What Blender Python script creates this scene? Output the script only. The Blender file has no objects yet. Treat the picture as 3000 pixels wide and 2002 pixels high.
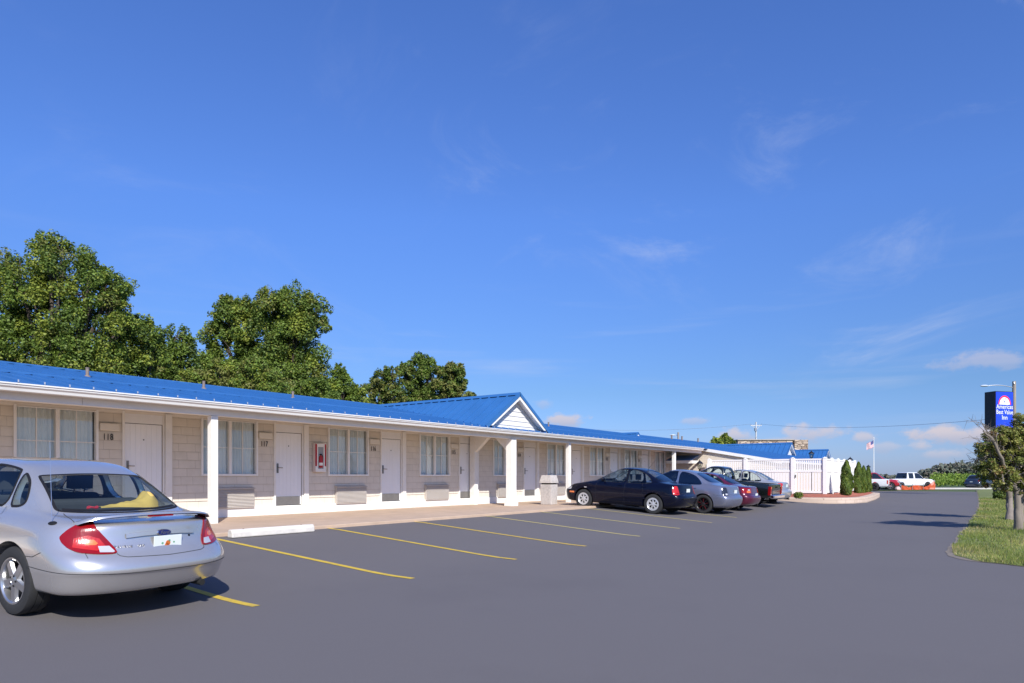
import bpy, bmesh, math, random
import numpy as np
from mathutils import Vector, Matrix, noise
from mathutils.bvhtree import BVHTree

random.seed(7)
rng = np.random.default_rng(7)
R = math.radians
scene = bpy.context.scene
COL = scene.collection

# ------------------------------------------------------------------ survey of the photograph
# world: X runs along the motel (away), Y towards the motel wall, Z up; camera above the origin
FPX, VX, HZ, CX = 2000.0, 2935.0, 1397.0, 1500.0
ALPHA = math.atan((VX - CX) / FPX)
CA, SA = math.cos(ALPHA), math.sin(ALPHA)
CAMZ = 1.40


def sm(a, b, x):
    t = min(1.0, max(0.0, (x - a) / (b - a)))
    return t * t * (3 - 2 * t)


def ground_z(u, t):
    t = min(t, 11.5)
    z = 0.0 if t < 6.6 else 0.0667 * (t - 6.6) ** 2 / 1.6 if t < 7.4 else 0.0667 * (t - 7.0)
    return z * (1 - sm(48, 66, u))


def P(px, py, Z):
    """point seen at photo pixel (px, py) at depth Z"""
    X = (px - CX) / FPX * Z
    return Vector((Z * CA + X * SA, Z * SA - X * CA, CAMZ + (HZ - py) / FPX * Z))


def G(px, py, lift=0.0):
    """point of the ground seen at photo pixel (px, py)"""
    Z = 2.0
    for _ in range(60):
        p = P(px, py, Z)
        Z = FPX * (CAMZ - ground_z(p.x, p.y) - lift) / (py - HZ)
    p = P(px, py, Z)
    p.z = ground_z(p.x, p.y) + lift
    return p


def WU(px, D):
    """u of the point seen at column px in the vertical plane t = D"""
    return D / math.tan(ALPHA - math.atan((px - CX) / FPX))


# ------------------------------------------------------------------ materials
def mat(name, col, rough=0.6, metal=0.0, spec=0.5, var=0.0, vscale=3.0, bump=0.0, bscale=40.0, coat=0.0, rvar=0.0,
        grime=0.0, gscale=0.8, gcol=None, stretch=(1, 1, 1)):
    m = bpy.data.materials.new(name)
    m.use_nodes = True
    nt = m.node_tree
    b = nt.nodes['Principled BSDF']
    b.inputs['Base Color'].default_value = (*col, 1)
    b.inputs['Roughness'].default_value = rough
    b.inputs['Metallic'].default_value = metal
    b.inputs['Specular IOR Level'].default_value = spec
    b.inputs['Coat Weight'].default_value = coat
    b.inputs['Coat Roughness'].default_value = 0.04
    if var or bump or rvar or grime:
        tc = nt.nodes.new('ShaderNodeTexCoord')
        mp = nt.nodes.new('ShaderNodeMapping')
        mp.inputs['Scale'].default_value = stretch
        nt.links.new(tc.outputs['Object'], mp.inputs['Vector'])
        last = None
        if var or rvar:
            n = nt.nodes.new('ShaderNodeTexNoise')
            n.inputs['Scale'].default_value = vscale
            n.inputs['Detail'].default_value = 6
            n.inputs['Roughness'].default_value = 0.65
            nt.links.new(mp.outputs[0], n.inputs['Vector'])
        if var:
            mr = nt.nodes.new('ShaderNodeMapRange')
            mr.inputs['From Min'].default_value = 0.25
            mr.inputs['From Max'].default_value = 0.75
            mr.inputs['To Min'].default_value = 1 - var
            mr.inputs['To Max'].default_value = 1 + var
            nt.links.new(n.outputs['Fac'], mr.inputs['Value'])
            mx = nt.nodes.new('ShaderNodeMix')
            mx.data_type = 'RGBA'
            mx.blend_type = 'MULTIPLY'
            mx.inputs['Factor'].default_value = 1
            mx.inputs['A'].default_value = (*col, 1)
            nt.links.new(mr.outputs[0], mx.inputs['B'])
            last = mx.outputs['Result']
        if grime:
            n2 = nt.nodes.new('ShaderNodeTexNoise')
            n2.inputs['Scale'].default_value = gscale
            n2.inputs['Detail'].default_value = 8
            n2.inputs['Roughness'].default_value = 0.7
            nt.links.new(mp.outputs[0], n2.inputs['Vector'])
            mr2 = nt.nodes.new('ShaderNodeMapRange')
            mr2.inputs['From Min'].default_value = 0.5
            mr2.inputs['From Max'].default_value = 0.72
            mr2.inputs['To Max'].default_value = grime
            nt.links.new(n2.outputs['Fac'], mr2.inputs['Value'])
            mx2 = nt.nodes.new('ShaderNodeMix')
            mx2.data_type = 'RGBA'
            mx2.inputs['A'].default_value = (*col, 1)
            if last:
                nt.links.new(last, mx2.inputs['A'])
            g = gcol or tuple(c * 0.45 for c in col)
            mx2.inputs['B'].default_value = (*g, 1)
            nt.links.new(mr2.outputs[0], mx2.inputs['Factor'])
            last = mx2.outputs['Result']
        if last:
            nt.links.new(last, b.inputs['Base Color'])
        if rvar:
            mr = nt.nodes.new('ShaderNodeMapRange')
            mr.inputs['To Min'].default_value = max(0.02, rough - rvar)
            mr.inputs['To Max'].default_value = min(1, rough + rvar)
            nt.links.new(n.outputs['Fac'], mr.inputs['Value'])
            nt.links.new(mr.outputs[0], b.inputs['Roughness'])
        if bump:
            n3 = nt.nodes.new('ShaderNodeTexNoise')
            n3.inputs['Scale'].default_value = bscale
            n3.inputs['Detail'].default_value = 4
            nt.links.new(mp.outputs[0], n3.inputs['Vector'])
            bp = nt.nodes.new('ShaderNodeBump')
            bp.inputs['Strength'].default_value = bump
            bp.inputs['Distance'].default_value = 0.01
            nt.links.new(n3.outputs['Fac'], bp.inputs['Height'])
            nt.links.new(bp.outputs[0], b.inputs['Normal'])
    return m


def glass_mat(name, tint, refl=(0.9, 0.95, 1), ior=1.5, rough=0.0, boost=0.0):
    m = bpy.data.materials.new(name)
    m.use_nodes = True
    nt = m.node_tree
    nt.nodes.clear()
    out = nt.nodes.new('ShaderNodeOutputMaterial')
    tr = nt.nodes.new('ShaderNodeBsdfTransparent')
    tr.inputs['Color'].default_value = (*tint, 1)
    gl = nt.nodes.new('ShaderNodeBsdfGlossy')
    gl.inputs['Color'].default_value = (*refl, 1)
    gl.inputs['Roughness'].default_value = rough
    # Schlick reflectance, the same from either side of the thin pane
    ge = nt.nodes.new('ShaderNodeNewGeometry')
    dt = nt.nodes.new('ShaderNodeVectorMath')
    dt.operation = 'DOT_PRODUCT'
    nt.links.new(ge.outputs['Normal'], dt.inputs[0])
    nt.links.new(ge.outputs['Incoming'], dt.inputs[1])

    def mth(op, a_, b_=None):
        n_ = nt.nodes.new('ShaderNodeMath')
        n_.operation = op
        for k_, v_ in enumerate((a_, b_)):
            if v_ is None:
                continue
            if isinstance(v_, (int, float)):
                n_.inputs[k_].default_value = v_
            else:
                nt.links.new(v_, n_.inputs[k_])
        return n_.outputs[0]
    f0 = 2 * ((ior - 1) / (ior + 1)) ** 2
    pw = mth('POWER', mth('SUBTRACT', 1.0, mth('ABSOLUTE', dt.outputs['Value'])), 5.0)
    ad = nt.nodes.new('ShaderNodeMath')
    ad.operation = 'ADD'
    ad.use_clamp = True
    ad.inputs[1].default_value = f0 + boost
    nt.links.new(mth('MULTIPLY', pw, 1 - f0), ad.inputs[0])
    mx = nt.nodes.new('ShaderNodeMixShader')
    nt.links.new(ad.outputs[0], mx.inputs[0])
    nt.links.new(tr.outputs[0], mx.inputs[1])
    nt.links.new(gl.outputs[0], mx.inputs[2])
    nt.links.new(mx.outputs[0], out.inputs[0])
    return m


# ------------------------------------------------------------------ mesh builder
class MB:
    def __init__(self):
        self.v, self.f, self.m, self.mi = [], [], [], 0

    def add(self, verts, faces, mi=None):
        o = len(self.v)
        self.v.extend(tuple(p) for p in verts)
        k = self.mi if mi is None else mi
        for f in faces:
            self.f.append([i + o for i in f])
            self.m.append(k)
        return self

    def box(self, x0, x1, y0, y1, z0, z1, mi=None, M=None):
        vs = [(x0, y0, z0), (x1, y0, z0), (x1, y1, z0), (x0, y1, z0), (x0, y0, z1), (x1, y0, z1), (x1, y1, z1), (x0, y1, z1)]
        if M is not None:
            vs = [M @ Vector(p) for p in vs]
        return self.add(vs, [(0, 3, 2, 1), (4, 5, 6, 7), (0, 1, 5, 4), (1, 2, 6, 5), (2, 3, 7, 6), (3, 0, 4, 7)], mi)

    def bar(self, a, b, w, h, mi=None, up=(0, 0, 1)):
        a, b = Vector(a), Vector(b)
        d = (b - a).normalized()
        s = d.cross(Vector(up))
        if s.length < 1e-5:
            s = d.cross(Vector((1, 0, 0)))
        s.normalize()
        n = s.cross(d).normalized()
        vs = []
        for p in (a, b):
            for i, j in ((-1, -1), (1, -1), (1, 1), (-1, 1)):
                vs.append(p + s * (i * w / 2) + n * (j * h / 2))
        return self.add(vs, [(0, 1, 2, 3), (7, 6, 5, 4), (0, 4, 5, 1), (1, 5, 6, 2), (2, 6, 7, 3), (3, 7, 4, 0)], mi)

    def tube(self, pts, r, n=8, mi=None, cap=True):
        pts = [Vector(p) for p in pts]
        rs = r if isinstance(r, (list, tuple)) else [r] * len(pts)
        vs, fs = [], []
        ref = None
        for i, p in enumerate(pts):
            d = (pts[min(i + 1, len(pts) - 1)] - pts[max(i - 1, 0)]).normalized()
            if ref is None:
                ref = d.orthogonal().normalized()
            ref = (ref - d * ref.dot(d))
            if ref.length < 1e-6:
                ref = d.orthogonal()
            ref.normalize()
            b = d.cross(ref)
            for k in range(n):
                a = 2 * math.pi * k / n
                vs.append(p + (ref * math.cos(a) + b * math.sin(a)) * rs[i])
        for i in range(len(pts) - 1):
            for k in range(n):
                fs.append((i * n + k, i * n + (k + 1) % n, (i + 1) * n + (k + 1) % n, (i + 1) * n + k))
        if cap:
            fs.append(tuple(reversed(range(n))))
            fs.append(tuple(range((len(pts) - 1) * n, len(pts) * n)))
        return self.add(vs, fs, mi)

    def prism(self, poly, a, b, axis='y', mi=None, M=None):
        """poly in the two remaining axes; extruded from a to b along axis"""
        n = len(poly)

        def pt(p, q):
            if axis == 'x':
                return Vector((q, p[0], p[1]))
            if axis == 'y':
                return Vector((p[0], q, p[1]))
            return Vector((p[0], p[1], q))
        vs = [pt(p, a) for p in poly] + [pt(p, b) for p in poly]
        if M is not None:
            vs = [M @ p for p in vs]
        fs = [tuple(range(n)), tuple(reversed(range(n, 2 * n)))]
        for i in range(n):
            j = (i + 1) % n
            fs.append((i, i + n, j + n, j))
        return self.add(vs, fs, mi)

    def lathe(self, prof, n=24, M=None, mi=None, closed=False):
        """prof: (radius, height) along local z"""
        vs, fs = [], []
        for r, h in prof:
            for k in range(n):
                a = 2 * math.pi * k / n
                p = Vector((r * math.cos(a), r * math.sin(a), h))
                vs.append(M @ p if M is not None else p)
        m = len(prof)
        for i in range(m if closed else m - 1):
            for k in range(n):
                i2 = (i + 1) % m
                fs.append((i * n + k, i * n + (k + 1) % n, i2 * n + (k + 1) % n, i2 * n + k))
        return self.add(vs, fs, mi)

    def disc(self, r, h, n=24, M=None, mi=None):
        vs = [Vector((r * math.cos(2 * math.pi * k / n), r * math.sin(2 * math.pi * k / n), h)) for k in range(n)]
        if M is not None:
            vs = [M @ p for p in vs]
        return self.add(vs, [tuple(range(n))], mi)

    def mesh(self, name, mats):
        me = bpy.data.meshes.new(name)
        me.from_pydata(self.v, [], self.f)
        for m in (mats if isinstance(mats, (list, tuple)) else [mats]):
            me.materials.append(m)
        me.polygons.foreach_set('material_index', self.m)
        me.validate()
        me.update()
        return me

    def build(self, name, mats, parent=None, smooth=False, bevel=0.0, seg=2, fix=True, loc=None):
        me = self.mesh(name, mats)
        if fix or bevel:
            bm = bmesh.new()
            bm.from_mesh(me)
            if fix:
                bmesh.ops.recalc_face_normals(bm, faces=bm.faces)
            bm.to_mesh(me)
            bm.free()
        o = bpy.data.objects.new(name, me)
        COL.objects.link(o)
        if parent is not None:
            o.parent = parent
            if loc is None and parent.get('world_offset'):
                o.location = -Vector(parent['world_offset'])
        if loc is not None:
            o.location = loc
        if smooth:
            smooth_by_angle(o, 40 if smooth is True else smooth)
        if bevel:
            md = o.modifiers.new('bevel', 'BEVEL')
            md.width = bevel
            md.segments = seg
            md.limit_method = 'ANGLE'
            md.angle_limit = R(40)
            md.harden_normals = False
        return o


def smooth_by_angle(o, deg=40):
    me = o.data
    me.polygons.foreach_set('use_smooth', [True] * len(me.polygons))
    bm = bmesh.new()
    bm.from_mesh(me)
    lim = R(deg)
    for e in bm.edges:
        if len(e.link_faces) == 2 and e.calc_face_angle(0) > lim:
            e.smooth = False
    bm.to_mesh(me)
    bm.free()


def tag(o, label=None, cat=None, group=None, kind=None):
    if label:
        o['label'] = label
    if cat:
        o['category'] = cat
    if group:
        o['group'] = group
    if kind:
        o['kind'] = kind
    return o


def thing(name, label, cat, loc=(0, 0, 0), rz=0.0, group=None, world=False):
    o = bpy.data.objects.new(name, None)
    o.empty_display_size = 0.2
    COL.objects.link(o)
    o.location = loc
    o.rotation_euler = (0, 0, rz)
    if world:
        o['world_offset'] = [float(c) for c in loc]
    return tag(o, label, cat, group)


def sub_empty(name, parent, loc=(0, 0, 0), rot=(0, 0, 0)):
    o = bpy.data.objects.new(name, None)
    o.empty_display_size = 0.1
    COL.objects.link(o)
    o.parent = parent
    o.location = loc
    o.rotation_euler = rot
    return o


def text_mesh(s, size, extrude=0.004, shear=0.0, spacing=1.0, align='CENTER'):
    c = bpy.data.curves.new('lettering', 'FONT')
    c.body = s
    c.size = size
    c.extrude = extrude
    c.shear = shear
    c.space_character = spacing
    c.align_x = align
    c.align_y = 'CENTER'
    o = bpy.data.objects.new('lettering', c)
    COL.objects.link(o)
    dg = bpy.context.evaluated_depsgraph_get()
    me = bpy.data.meshes.new_from_object(o.evaluated_get(dg))
    bpy.data.objects.remove(o)
    bpy.data.curves.remove(c)
    return me


def text_obj(name, s, size, M, m, parent=None, **k):
    me = text_mesh(s, size, **k)
    me.transform(M)
    me.materials.clear()
    me.materials.append(m)
    o = bpy.data.objects.new(name, me)
    COL.objects.link(o)
    if parent is not None:
        o.parent = parent
        if parent.get('world_offset'):
            o.location = -Vector(parent['world_offset'])
    return o


# text frame facing -Y (towards the lot): x -> -X?  seen from -Y, +X is to the right
def face_minus_y(x, y, z):
    return Matrix.Translation((x, y, z)) @ Matrix.Rotation(R(90), 4, 'X')


WHITE = mat('white_paint', (0.84, 0.81, 0.755), 0.45, var=0.04, vscale=5, grime=0.2, gscale=1.9, gcol=(.52, .48, .42))
WHITE2 = mat('white_vinyl', (0.85, 0.83, 0.79), 0.4, var=0.03)
DARK = mat('dark_plastic', (0.012, 0.012, 0.014), 0.6, spec=0.2)
RUBBER = mat('tyre_rubber', (0.022, 0.022, 0.023), 0.85, var=0.2, vscale=20)
CHROME = mat('chrome', (0.75, 0.76, 0.78), 0.12, metal=1.0)
GALV = mat('galvanised_metal', (0.45, 0.46, 0.48), 0.4, metal=0.8, var=0.1)
BLACKMETAL = mat('black_metal', (0.012, 0.012, 0.014), 0.4)
# ------------------------------------------------------------------ camera, sun, sky
cam_d = bpy.data.cameras.new('camera')
cam_d.sensor_width = 36.0
cam_d.lens = 24.0
cam_d.shift_y = (HZ - 1001.0) / 3000.0
cam_d.clip_start = 0.1
cam_d.clip_end = 6000
cam = bpy.data.objects.new('camera', cam_d)
COL.objects.link(cam)
cam.location = (0, 0, CAMZ)
cam.rotation_euler = (R(90), 0, ALPHA - R(90))
scene.camera = cam

SUN_AZ = math.atan2(-1.0, -0.74)      # direction towards the sun, in the XY plane
SUN_EL = R(36.5)
sd = Vector((math.cos(SUN_AZ) * math.cos(SUN_EL), math.sin(SUN_AZ) * math.cos(SUN_EL), math.sin(SUN_EL)))
sun_d = bpy.data.lights.new('sun', 'SUN')
sun_d.energy = 4.9
sun_d.angle = R(0.5)
sun_d.color = (0.985, 0.96, 0.90)
sun = bpy.data.objects.new('sun', sun_d)
COL.objects.link(sun)
sun.rotation_euler = sd.to_track_quat('Z', 'Y').to_euler()

world = bpy.data.worlds.new('World')
scene.world = world
world.use_nodes = True


def build_world():
    nt = world.node_tree
    N, L = nt.nodes, nt.links
    bg = N['Background']
    sky = N.new('ShaderNodeTexSky')
    sky.sky_type = 'NISHITA'
    sky.sun_disc = False
    sky.sun_elevation = SUN_EL
    sky.sun_rotation = math.pi / 2 - SUN_AZ
    sky.air_density = 1.0
    sky.dust_density = 0.4
    sky.ozone_density = 3.2
    sky.altitude = 200
    tc = N.new('ShaderNodeTexCoord')
    sep = N.new('ShaderNodeSeparateXYZ')
    L.new(tc.outputs['Generated'], sep.inputs[0])

    def math_node(op, a, b=None, clamp=False):
        n = N.new('ShaderNodeMath')
        n.operation = op
        n.use_clamp = clamp
        for i, v in enumerate((a, b)):
            if v is None:
                continue
            if isinstance(v, (int, float)):
                n.inputs[i].default_value = v
            else:
                L.new(v, n.inputs[i])
        return n.outputs[0]

    def maprange(v, a, b, c=0.0, d=1.0, smooth=True):
        n = N.new('ShaderNodeMapRange')
        n.interpolation_type = 'SMOOTHSTEP' if smooth else 'LINEAR'
        n.inputs['From Min'].default_value = a
        n.inputs['From Max'].default_value = b
        n.inputs['To Min'].default_value = c
        n.inputs['To Max'].default_value = d
        L.new(v, n.inputs['Value'])
        return n.outputs[0]

    # gentle grade of the clear sky towards the violet blue of the photograph
    hs = N.new('ShaderNodeMix')
    hs.data_type = 'RGBA'
    hs.blend_type = 'MULTIPLY'
    hs.inputs['Factor'].default_value = 1
    L.new(sky.outputs[0], hs.inputs['A'])
    ramp = N.new('ShaderNodeValToRGB')
    L.new(sep.outputs['Z'], ramp.inputs['Fac'])
    els = ramp.color_ramp.elements
    for k, (p, c) in enumerate(SKY_GRADE):
        e = els[k] if k < 2 else els.new(p)
        e.position = p
        e.color = (*c, 1)
    L.new(ramp.outputs['Color'], hs.inputs['B'])
    base = hs.outputs['Result']

    # azimuth / elevation about the middle of the picture
    az = math_node('ARCTAN2', sep.outputs['Y'], sep.outputs['X'])
    el = math_node('ARCSINE', sep.outputs['Z'])
    comb = N.new('ShaderNodeCombineXYZ')
    L.new(az, comb.inputs[0])
    L.new(el, comb.inputs[1])

    def noise_of(scale, loc=(0, 0, 0), sc=(1, 1, 1), rot=0.0, detail=8, rough=0.6, dist=0.0):
        mp = N.new('ShaderNodeMapping')
        mp.inputs['Location'].default_value = loc
        mp.inputs['Scale'].default_value = sc
        mp.inputs['Rotation'].default_value = (0, 0, rot)
        L.new(comb.outputs[0], mp.inputs['Vector'])
        n = N.new('ShaderNodeTexNoise')
        n.inputs['Scale'].default_value = scale
        n.inputs['Detail'].default_value = detail
        n.inputs['Roughness'].default_value = rough
        n.inputs['Distortion'].default_value = dist
        L.new(mp.outputs[0], n.inputs['Vector'])
        return n.outputs['Fac']

    def mix(a, col, fac):
        m = N.new('ShaderNodeMix')
        m.data_type = 'RGBA'
        L.new(fac, m.inputs['Factor'])
        L.new(a, m.inputs['A'])
        m.inputs['B'].default_value = (*col, 1)
        return m.outputs['Result']

    # thin cirrus veils
    c1 = maprange(noise_of(5.0, (3.1, 1.7, 0), (0.7, 1.3, 1), 0.6, 9, 0.66, 0.9), 0.5, 0.85, 0, 0.42)
    c2 = maprange(noise_of(2.0, (8.3, 2.2, 4), (1, 1.3, 1), 0, 4, 0.5), 0.40, 0.60)
    cir = math_node('MULTIPLY', math_node('MULTIPLY', c1, c2), maprange(az, 0.35, 0.85, 1.5, 0.35))
    out = mix(base, CIRRUS, cir)
    # pale streaks lower down
    s1 = maprange(noise_of(3.0, (1.2, 7.7, 2), (0.8, 9, 1), 0.03, 7, 0.55, 0.2), 0.52, 0.8, 0, 0.28)
    s2 = maprange(el, 0.02, 0.12)
    s3 = maprange(el, 0.16, 0.34, 1, 0)
    out = mix(out, CIRRUS, math_node('MULTIPLY', s1, math_node('MULTIPLY', s2, s3)))
    # small fair weather cumulus low over the horizon
    dn = noise_of(26, (0.4, 0.9, 1.5), (1, 1.5, 1), 0, 8, 0.6)
    dnc = math_node('SUBTRACT', dn, 0.5)
    for px, py, rx, ry, st in CUMULUS:
        d = P(px, py, 1.0) - Vector((0, 0, CAMZ))
        d.normalize()
        a0, e0 = math.atan2(d.y, d.x), math.asin(d.z)
        dx = math_node('DIVIDE', math_node('SUBTRACT', az, a0), rx)
        dy = math_node('DIVIDE', math_node('SUBTRACT', el, e0), ry)
        r2 = math_node('SQRT', math_node('ADD', math_node('MULTIPLY', dx, dx), math_node('MULTIPLY', dy, dy)))
        q = math_node('ADD', r2, math_node('MULTIPLY', dnc, 3.2))
        a = maprange(q, 0.35, 1.15, st, 0)
        # shaded base
        low = maprange(dy, -0.9, 0.5)
        m = N.new('ShaderNodeMix')
        m.data_type = 'RGBA'
        L.new(low, m.inputs['Factor'])
        m.inputs['A'].default_value = (*CLOUD_LOW, 1)
        m.inputs['B'].default_value = (*CLOUD_TOP, 1)
        mm = N.new('ShaderNodeMix')
        mm.data_type = 'RGBA'
        L.new(a, mm.inputs['Factor'])
        L.new(out, mm.inputs['A'])
        L.new(m.outputs['Result'], mm.inputs['B'])
        out = mm.outputs['Result']
    L.new(out, bg.inputs['Color'])
    bg.inputs['Strength'].default_value = SKY_STRENGTH


SKY_STRENGTH = 0.095
SKY_GRADE = [(0.0, (0.50, 0.62, 1.14)), (0.12, (0.52, 0.69, 1.0)), (0.35, (0.72, 1.00, 1.60)), (1.0, (0.85, 1.18, 2.0))]
CIRRUS = (5.2, 5.8, 7.4)
CLOUD_TOP = (5.9, 5.4, 5.9)
CLOUD_LOW = (4.0, 4.3, 5.6)
CUMULUS = [(1655, 1232, .030, .012, .85), (2155, 1276, .026, .010, .8), (2385, 1272, .036, .015, .75), (2790, 1272, .044, .014, .95),
           (2890, 1268, .03, .012, .8), (2880, 1058, .046, .013, .42), (2535, 1284, .018, .008, .7), (2700, 1308, .013, .008, .7),
           (2040, 1232, .022, .007, .4), (1590, 1183, .016, .008, .3), (2760, 1330, .03, .008, .5), (2600, 1310, .02, .008, .4), (2250, 1300, .04, .008, .4)]
build_world()

scene.view_settings.view_transform = 'Standard'
scene.view_settings.look = 'None'
scene.view_settings.exposure = 0.28
scene.view_settings.gamma = 1.0
world.cycles.sampling_method = 'MANUAL'
world.cycles.sample_map_resolution = 512
scene.cycles.use_denoising = True
scene.cycles.max_bounces = 8
scene.cycles.transparent_max_bounces = 24
scene.cycles.diffuse_bounces = 3
scene.cycles.glossy_bounces = 3
scene.cycles.caustics_reflective = False
scene.cycles.caustics_refractive = False

# ------------------------------------------------------------------ motel materials
ROOFBLUE = mat('blue_roof_metal', (0.033, 0.138, 0.355), 0.40, metal=0.0, spec=0.5, var=0.10, vscale=1.2, grime=0.2, gscale=0.7,
               gcol=(0.036, 0.14, 0.32))
SOFFIT = mat('cream_soffit', (0.80, 0.74, 0.65), 0.6, var=0.03)
GUTTERW = mat('gutter_white', (0.80, 0.78, 0.74), 0.35, var=0.05, vscale=2, grime=0.15, gscale=1.3)
BEAMW = mat('beam_white', (0.80, 0.78, 0.75), 0.5, var=0.05, vscale=2)
KICK = mat('kick_plate_metal', (0.22, 0.21, 0.20), 0.5, metal=0.5, var=0.12, vscale=6)
BRASS = mat('door_hardware', (0.25, 0.22, 0.2), 0.3, metal=1.0)
PANE = glass_mat('window_glass', (0.95, 0.98, 0.97), (0.95, 0.98, 1), 1.5, 0.01, 0.04)
CURTAIN = mat('curtain_fabric', (0.76, 0.80, 0.79), 0.9, var=0.08, vscale=3)
ROOMDARK = mat('room_dark', (0.03, 0.035, 0.035), 0.9)
ACM = mat('air_conditioner_grille', (0.50, 0.455, 0.41), 0.55, var=0.05)
NUM = mat('black_numbers', (0.012, 0.012, 0.012), 0.5)
WALK = mat('tan_concrete', (0.50, 0.36, 0.255), 0.85, var=0.14, vscale=2.0, grime=0.35, gscale=0.7, gcol=(0.38, 0.27, 0.19), bump=0.25, bscale=60)


def brick_mat(name, c1, c2, joint_tone, bw, rh, msize=0.006, rough=0.75, axis='X', bump=0.6, offset=0.5):
    m = bpy.data.materials.new(name)
    m.use_nodes = True
    nt = m.node_tree
    N, L = nt.nodes, nt.links
    b = N['Principled BSDF']
    b.inputs['Roughness'].default_value = rough
    tc = N.new('ShaderNodeTexCoord')
    sep = N.new('ShaderNodeSeparateXYZ')
    cb = N.new('ShaderNodeCombineXYZ')
    L.new(tc.outputs['Object'], sep.inputs[0])
    L.new(sep.outputs[axis], cb.inputs[0])
    L.new(sep.outputs['Z'], cb.inputs[1])
    br = N.new('ShaderNodeTexBrick')
    br.offset = offset
    br.offset_frequency = 2
    br.squash = 0.7
    br.squash_frequency = 3
    br.inputs['Color1'].default_value = (*c1, 1)
    br.inputs['Color2'].default_value = (*c2, 1)
    br.inputs['Mortar'].default_value = (*joint_tone, 1)
    br.inputs['Scale'].default_value = 1
    br.inputs['Mortar Size'].default_value = msize
    br.inputs['Mortar Smooth'].default_value = 0.2
    br.inputs['Bias'].default_value = 0
    br.inputs['Brick Width'].default_value = bw
    br.inputs['Row Height'].default_value = rh
    L.new(cb.outputs[0], br.inputs['Vector'])
    n = N.new('ShaderNodeTexNoise')
    n.inputs['Scale'].default_value = 4
    n.inputs['Detail'].default_value = 8
    L.new(tc.outputs['Object'], n.inputs['Vector'])
    mr = N.new('ShaderNodeMapRange')
    mr.inputs['To Min'].default_value = 0.88
    mr.inputs['To Max'].default_value = 1.1
    L.new(n.outputs['Fac'], mr.inputs['Value'])
    mx = N.new('ShaderNodeMix')
    mx.data_type = 'RGBA'
    mx.blend_type = 'MULTIPLY'
    mx.inputs['Factor'].default_value = 1
    L.new(br.outputs['Color'], mx.inputs['A'])
    L.new(mr.outputs[0], mx.inputs['B'])
    L.new(mx.outputs['Result'], b.inputs['Base Color'])
    bp = N.new('ShaderNodeBump')
    bp.inputs['Strength'].default_value = bump
    bp.inputs['Distance'].default_value = 0.012
    bp.invert = True
    L.new(br.outputs['Fac'], bp.inputs['Height'])
    L.new(bp.outputs[0], b.inputs['Normal'])
    return m


SHAKE = brick_mat('beige_shake_siding', (0.70, 0.635, 0.535), (0.73, 0.66, 0.56), (0.52, 0.465, 0.385), 0.42, 0.2, 0.004, bump=0.35)  # darker joint tone: shade of the shingle gaps put into the colour
CLAP = mat('cream_clapboard', (0.66, 0.57, 0.46), 0.6, var=0.04, vscale=3)
GABLE = mat('gable_siding', (0.74, 0.71, 0.68), 0.6, var=0.04, vscale=3)

# ------------------------------------------------------------------ motel building
DW, ZW, ZB = 16.0, 0.37, 0.61          # wall plane, walkway height, top of the white base band
UEND = 38.6
motel = thing('motel_building', 'long single storey motel with blue metal roof, white doors and beige shingle walls', 'motel', (16.0, 16.0, ZW), world=True)

doors_px = [363, 805.5, 1116, 1345.5, 1534, 1673.6, 1786, 1878.7]
DU = [WU(p, DW) for p in doors_px]
DU = [DU[0] - 3.87] + DU
NUMS = ['119', '118', '117', '116', '115', '114', '113', '112', '111']
LASTWIN = (WU(1919, DW), WU(1947, DW))
U0 = -4.0

# wall behind everything (rooms in the dark behind the panes)
openings = []
for u in DU:
    openings.append((u - 0.05, u + 0.91, ZB, 2.86))
wins = [(u - 2.075, u - 0.585) for u in DU] + [(LASTWIN[0], LASTWIN[0] + 1.49)]
ZS, ZH = 1.46, 2.815


def lap_rect(mb, u0, u1, z0, z1, t, course=0.2, lip=0.016):
    z = z0 - (z0 % course)
    while z < z1 - 1e-4:
        a, b = max(z, z0), min(z + course, z1)
        fa = (a - z) / course
        fb = (b - z) / course
        mb.add([(u0, t - lip * (1 - fa), a), (u1, t - lip * (1 - fa), a), (u1, t - lip * (1 - fb), b), (u0, t - lip * (1 - fb), b),
                (u0, t, a), (u1, t, a)], [(0, 1, 2, 3), (4, 5, 1, 0)])
        z += course


mb = MB()
ZT = 2.87
cuts = sorted([(a - 0.04, b + 0.04, ZS - 0.04, ZH + 0.04) for a, b in wins] + openings)
cur = U0
for a, b, z0, z1 in cuts:
    if a > cur:
        lap_rect(mb, cur, a, ZB, ZT, DW)
    if z0 <= ZB + 0.05:
        mb.build('wall', SHAKE, motel, fix=False)       # a door opening: the next stretch of wall is a piece of its own
        mb = MB()
    else:
        lap_rect(mb, a, b, ZB, z0, DW)
    if z1 < ZT - 0.05:
        lap_rect(mb, a, b, z1, ZT, DW)
    cur = b
if cur < UEND:
    lap_rect(mb, cur, UEND, ZB, ZT, DW)
mb.build('wall', SHAKE, motel, fix=False)
mb = MB()
mb.box(U0, UEND, DW + 0.30, DW + 0.36, ZW, 2.9)
mb.box(U0, UEND, 27.6, 27.8, ZW, 2.9)
mb.box(U0, U0 + 0.1, DW + 0.37, 27.59, ZW, 2.9)
mb.build('inner_wall', ROOMDARK, motel)
mb = MB()
mb.box(U0, UEND, DW - 0.06, DW + 0.25, ZW - 0.1, ZB)
mb.build('base_band', WHITE, motel, bevel=0.012)
mb = MB()
mb.box(U0, UEND, DW - 0.035, DW - 0.002, 2.825, 2.885)
mb.build('header_board', SOFFIT, motel)
mb = MB()
mb.box(U0, UEND, 14.2, DW + 0.3, 2.888, 2.93)
mb.box(U0, UEND, 13.90, 14.05, 2.885, 2.91)
mb.build('soffit', SOFFIT, motel)
mb = MB()
x = U0
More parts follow.
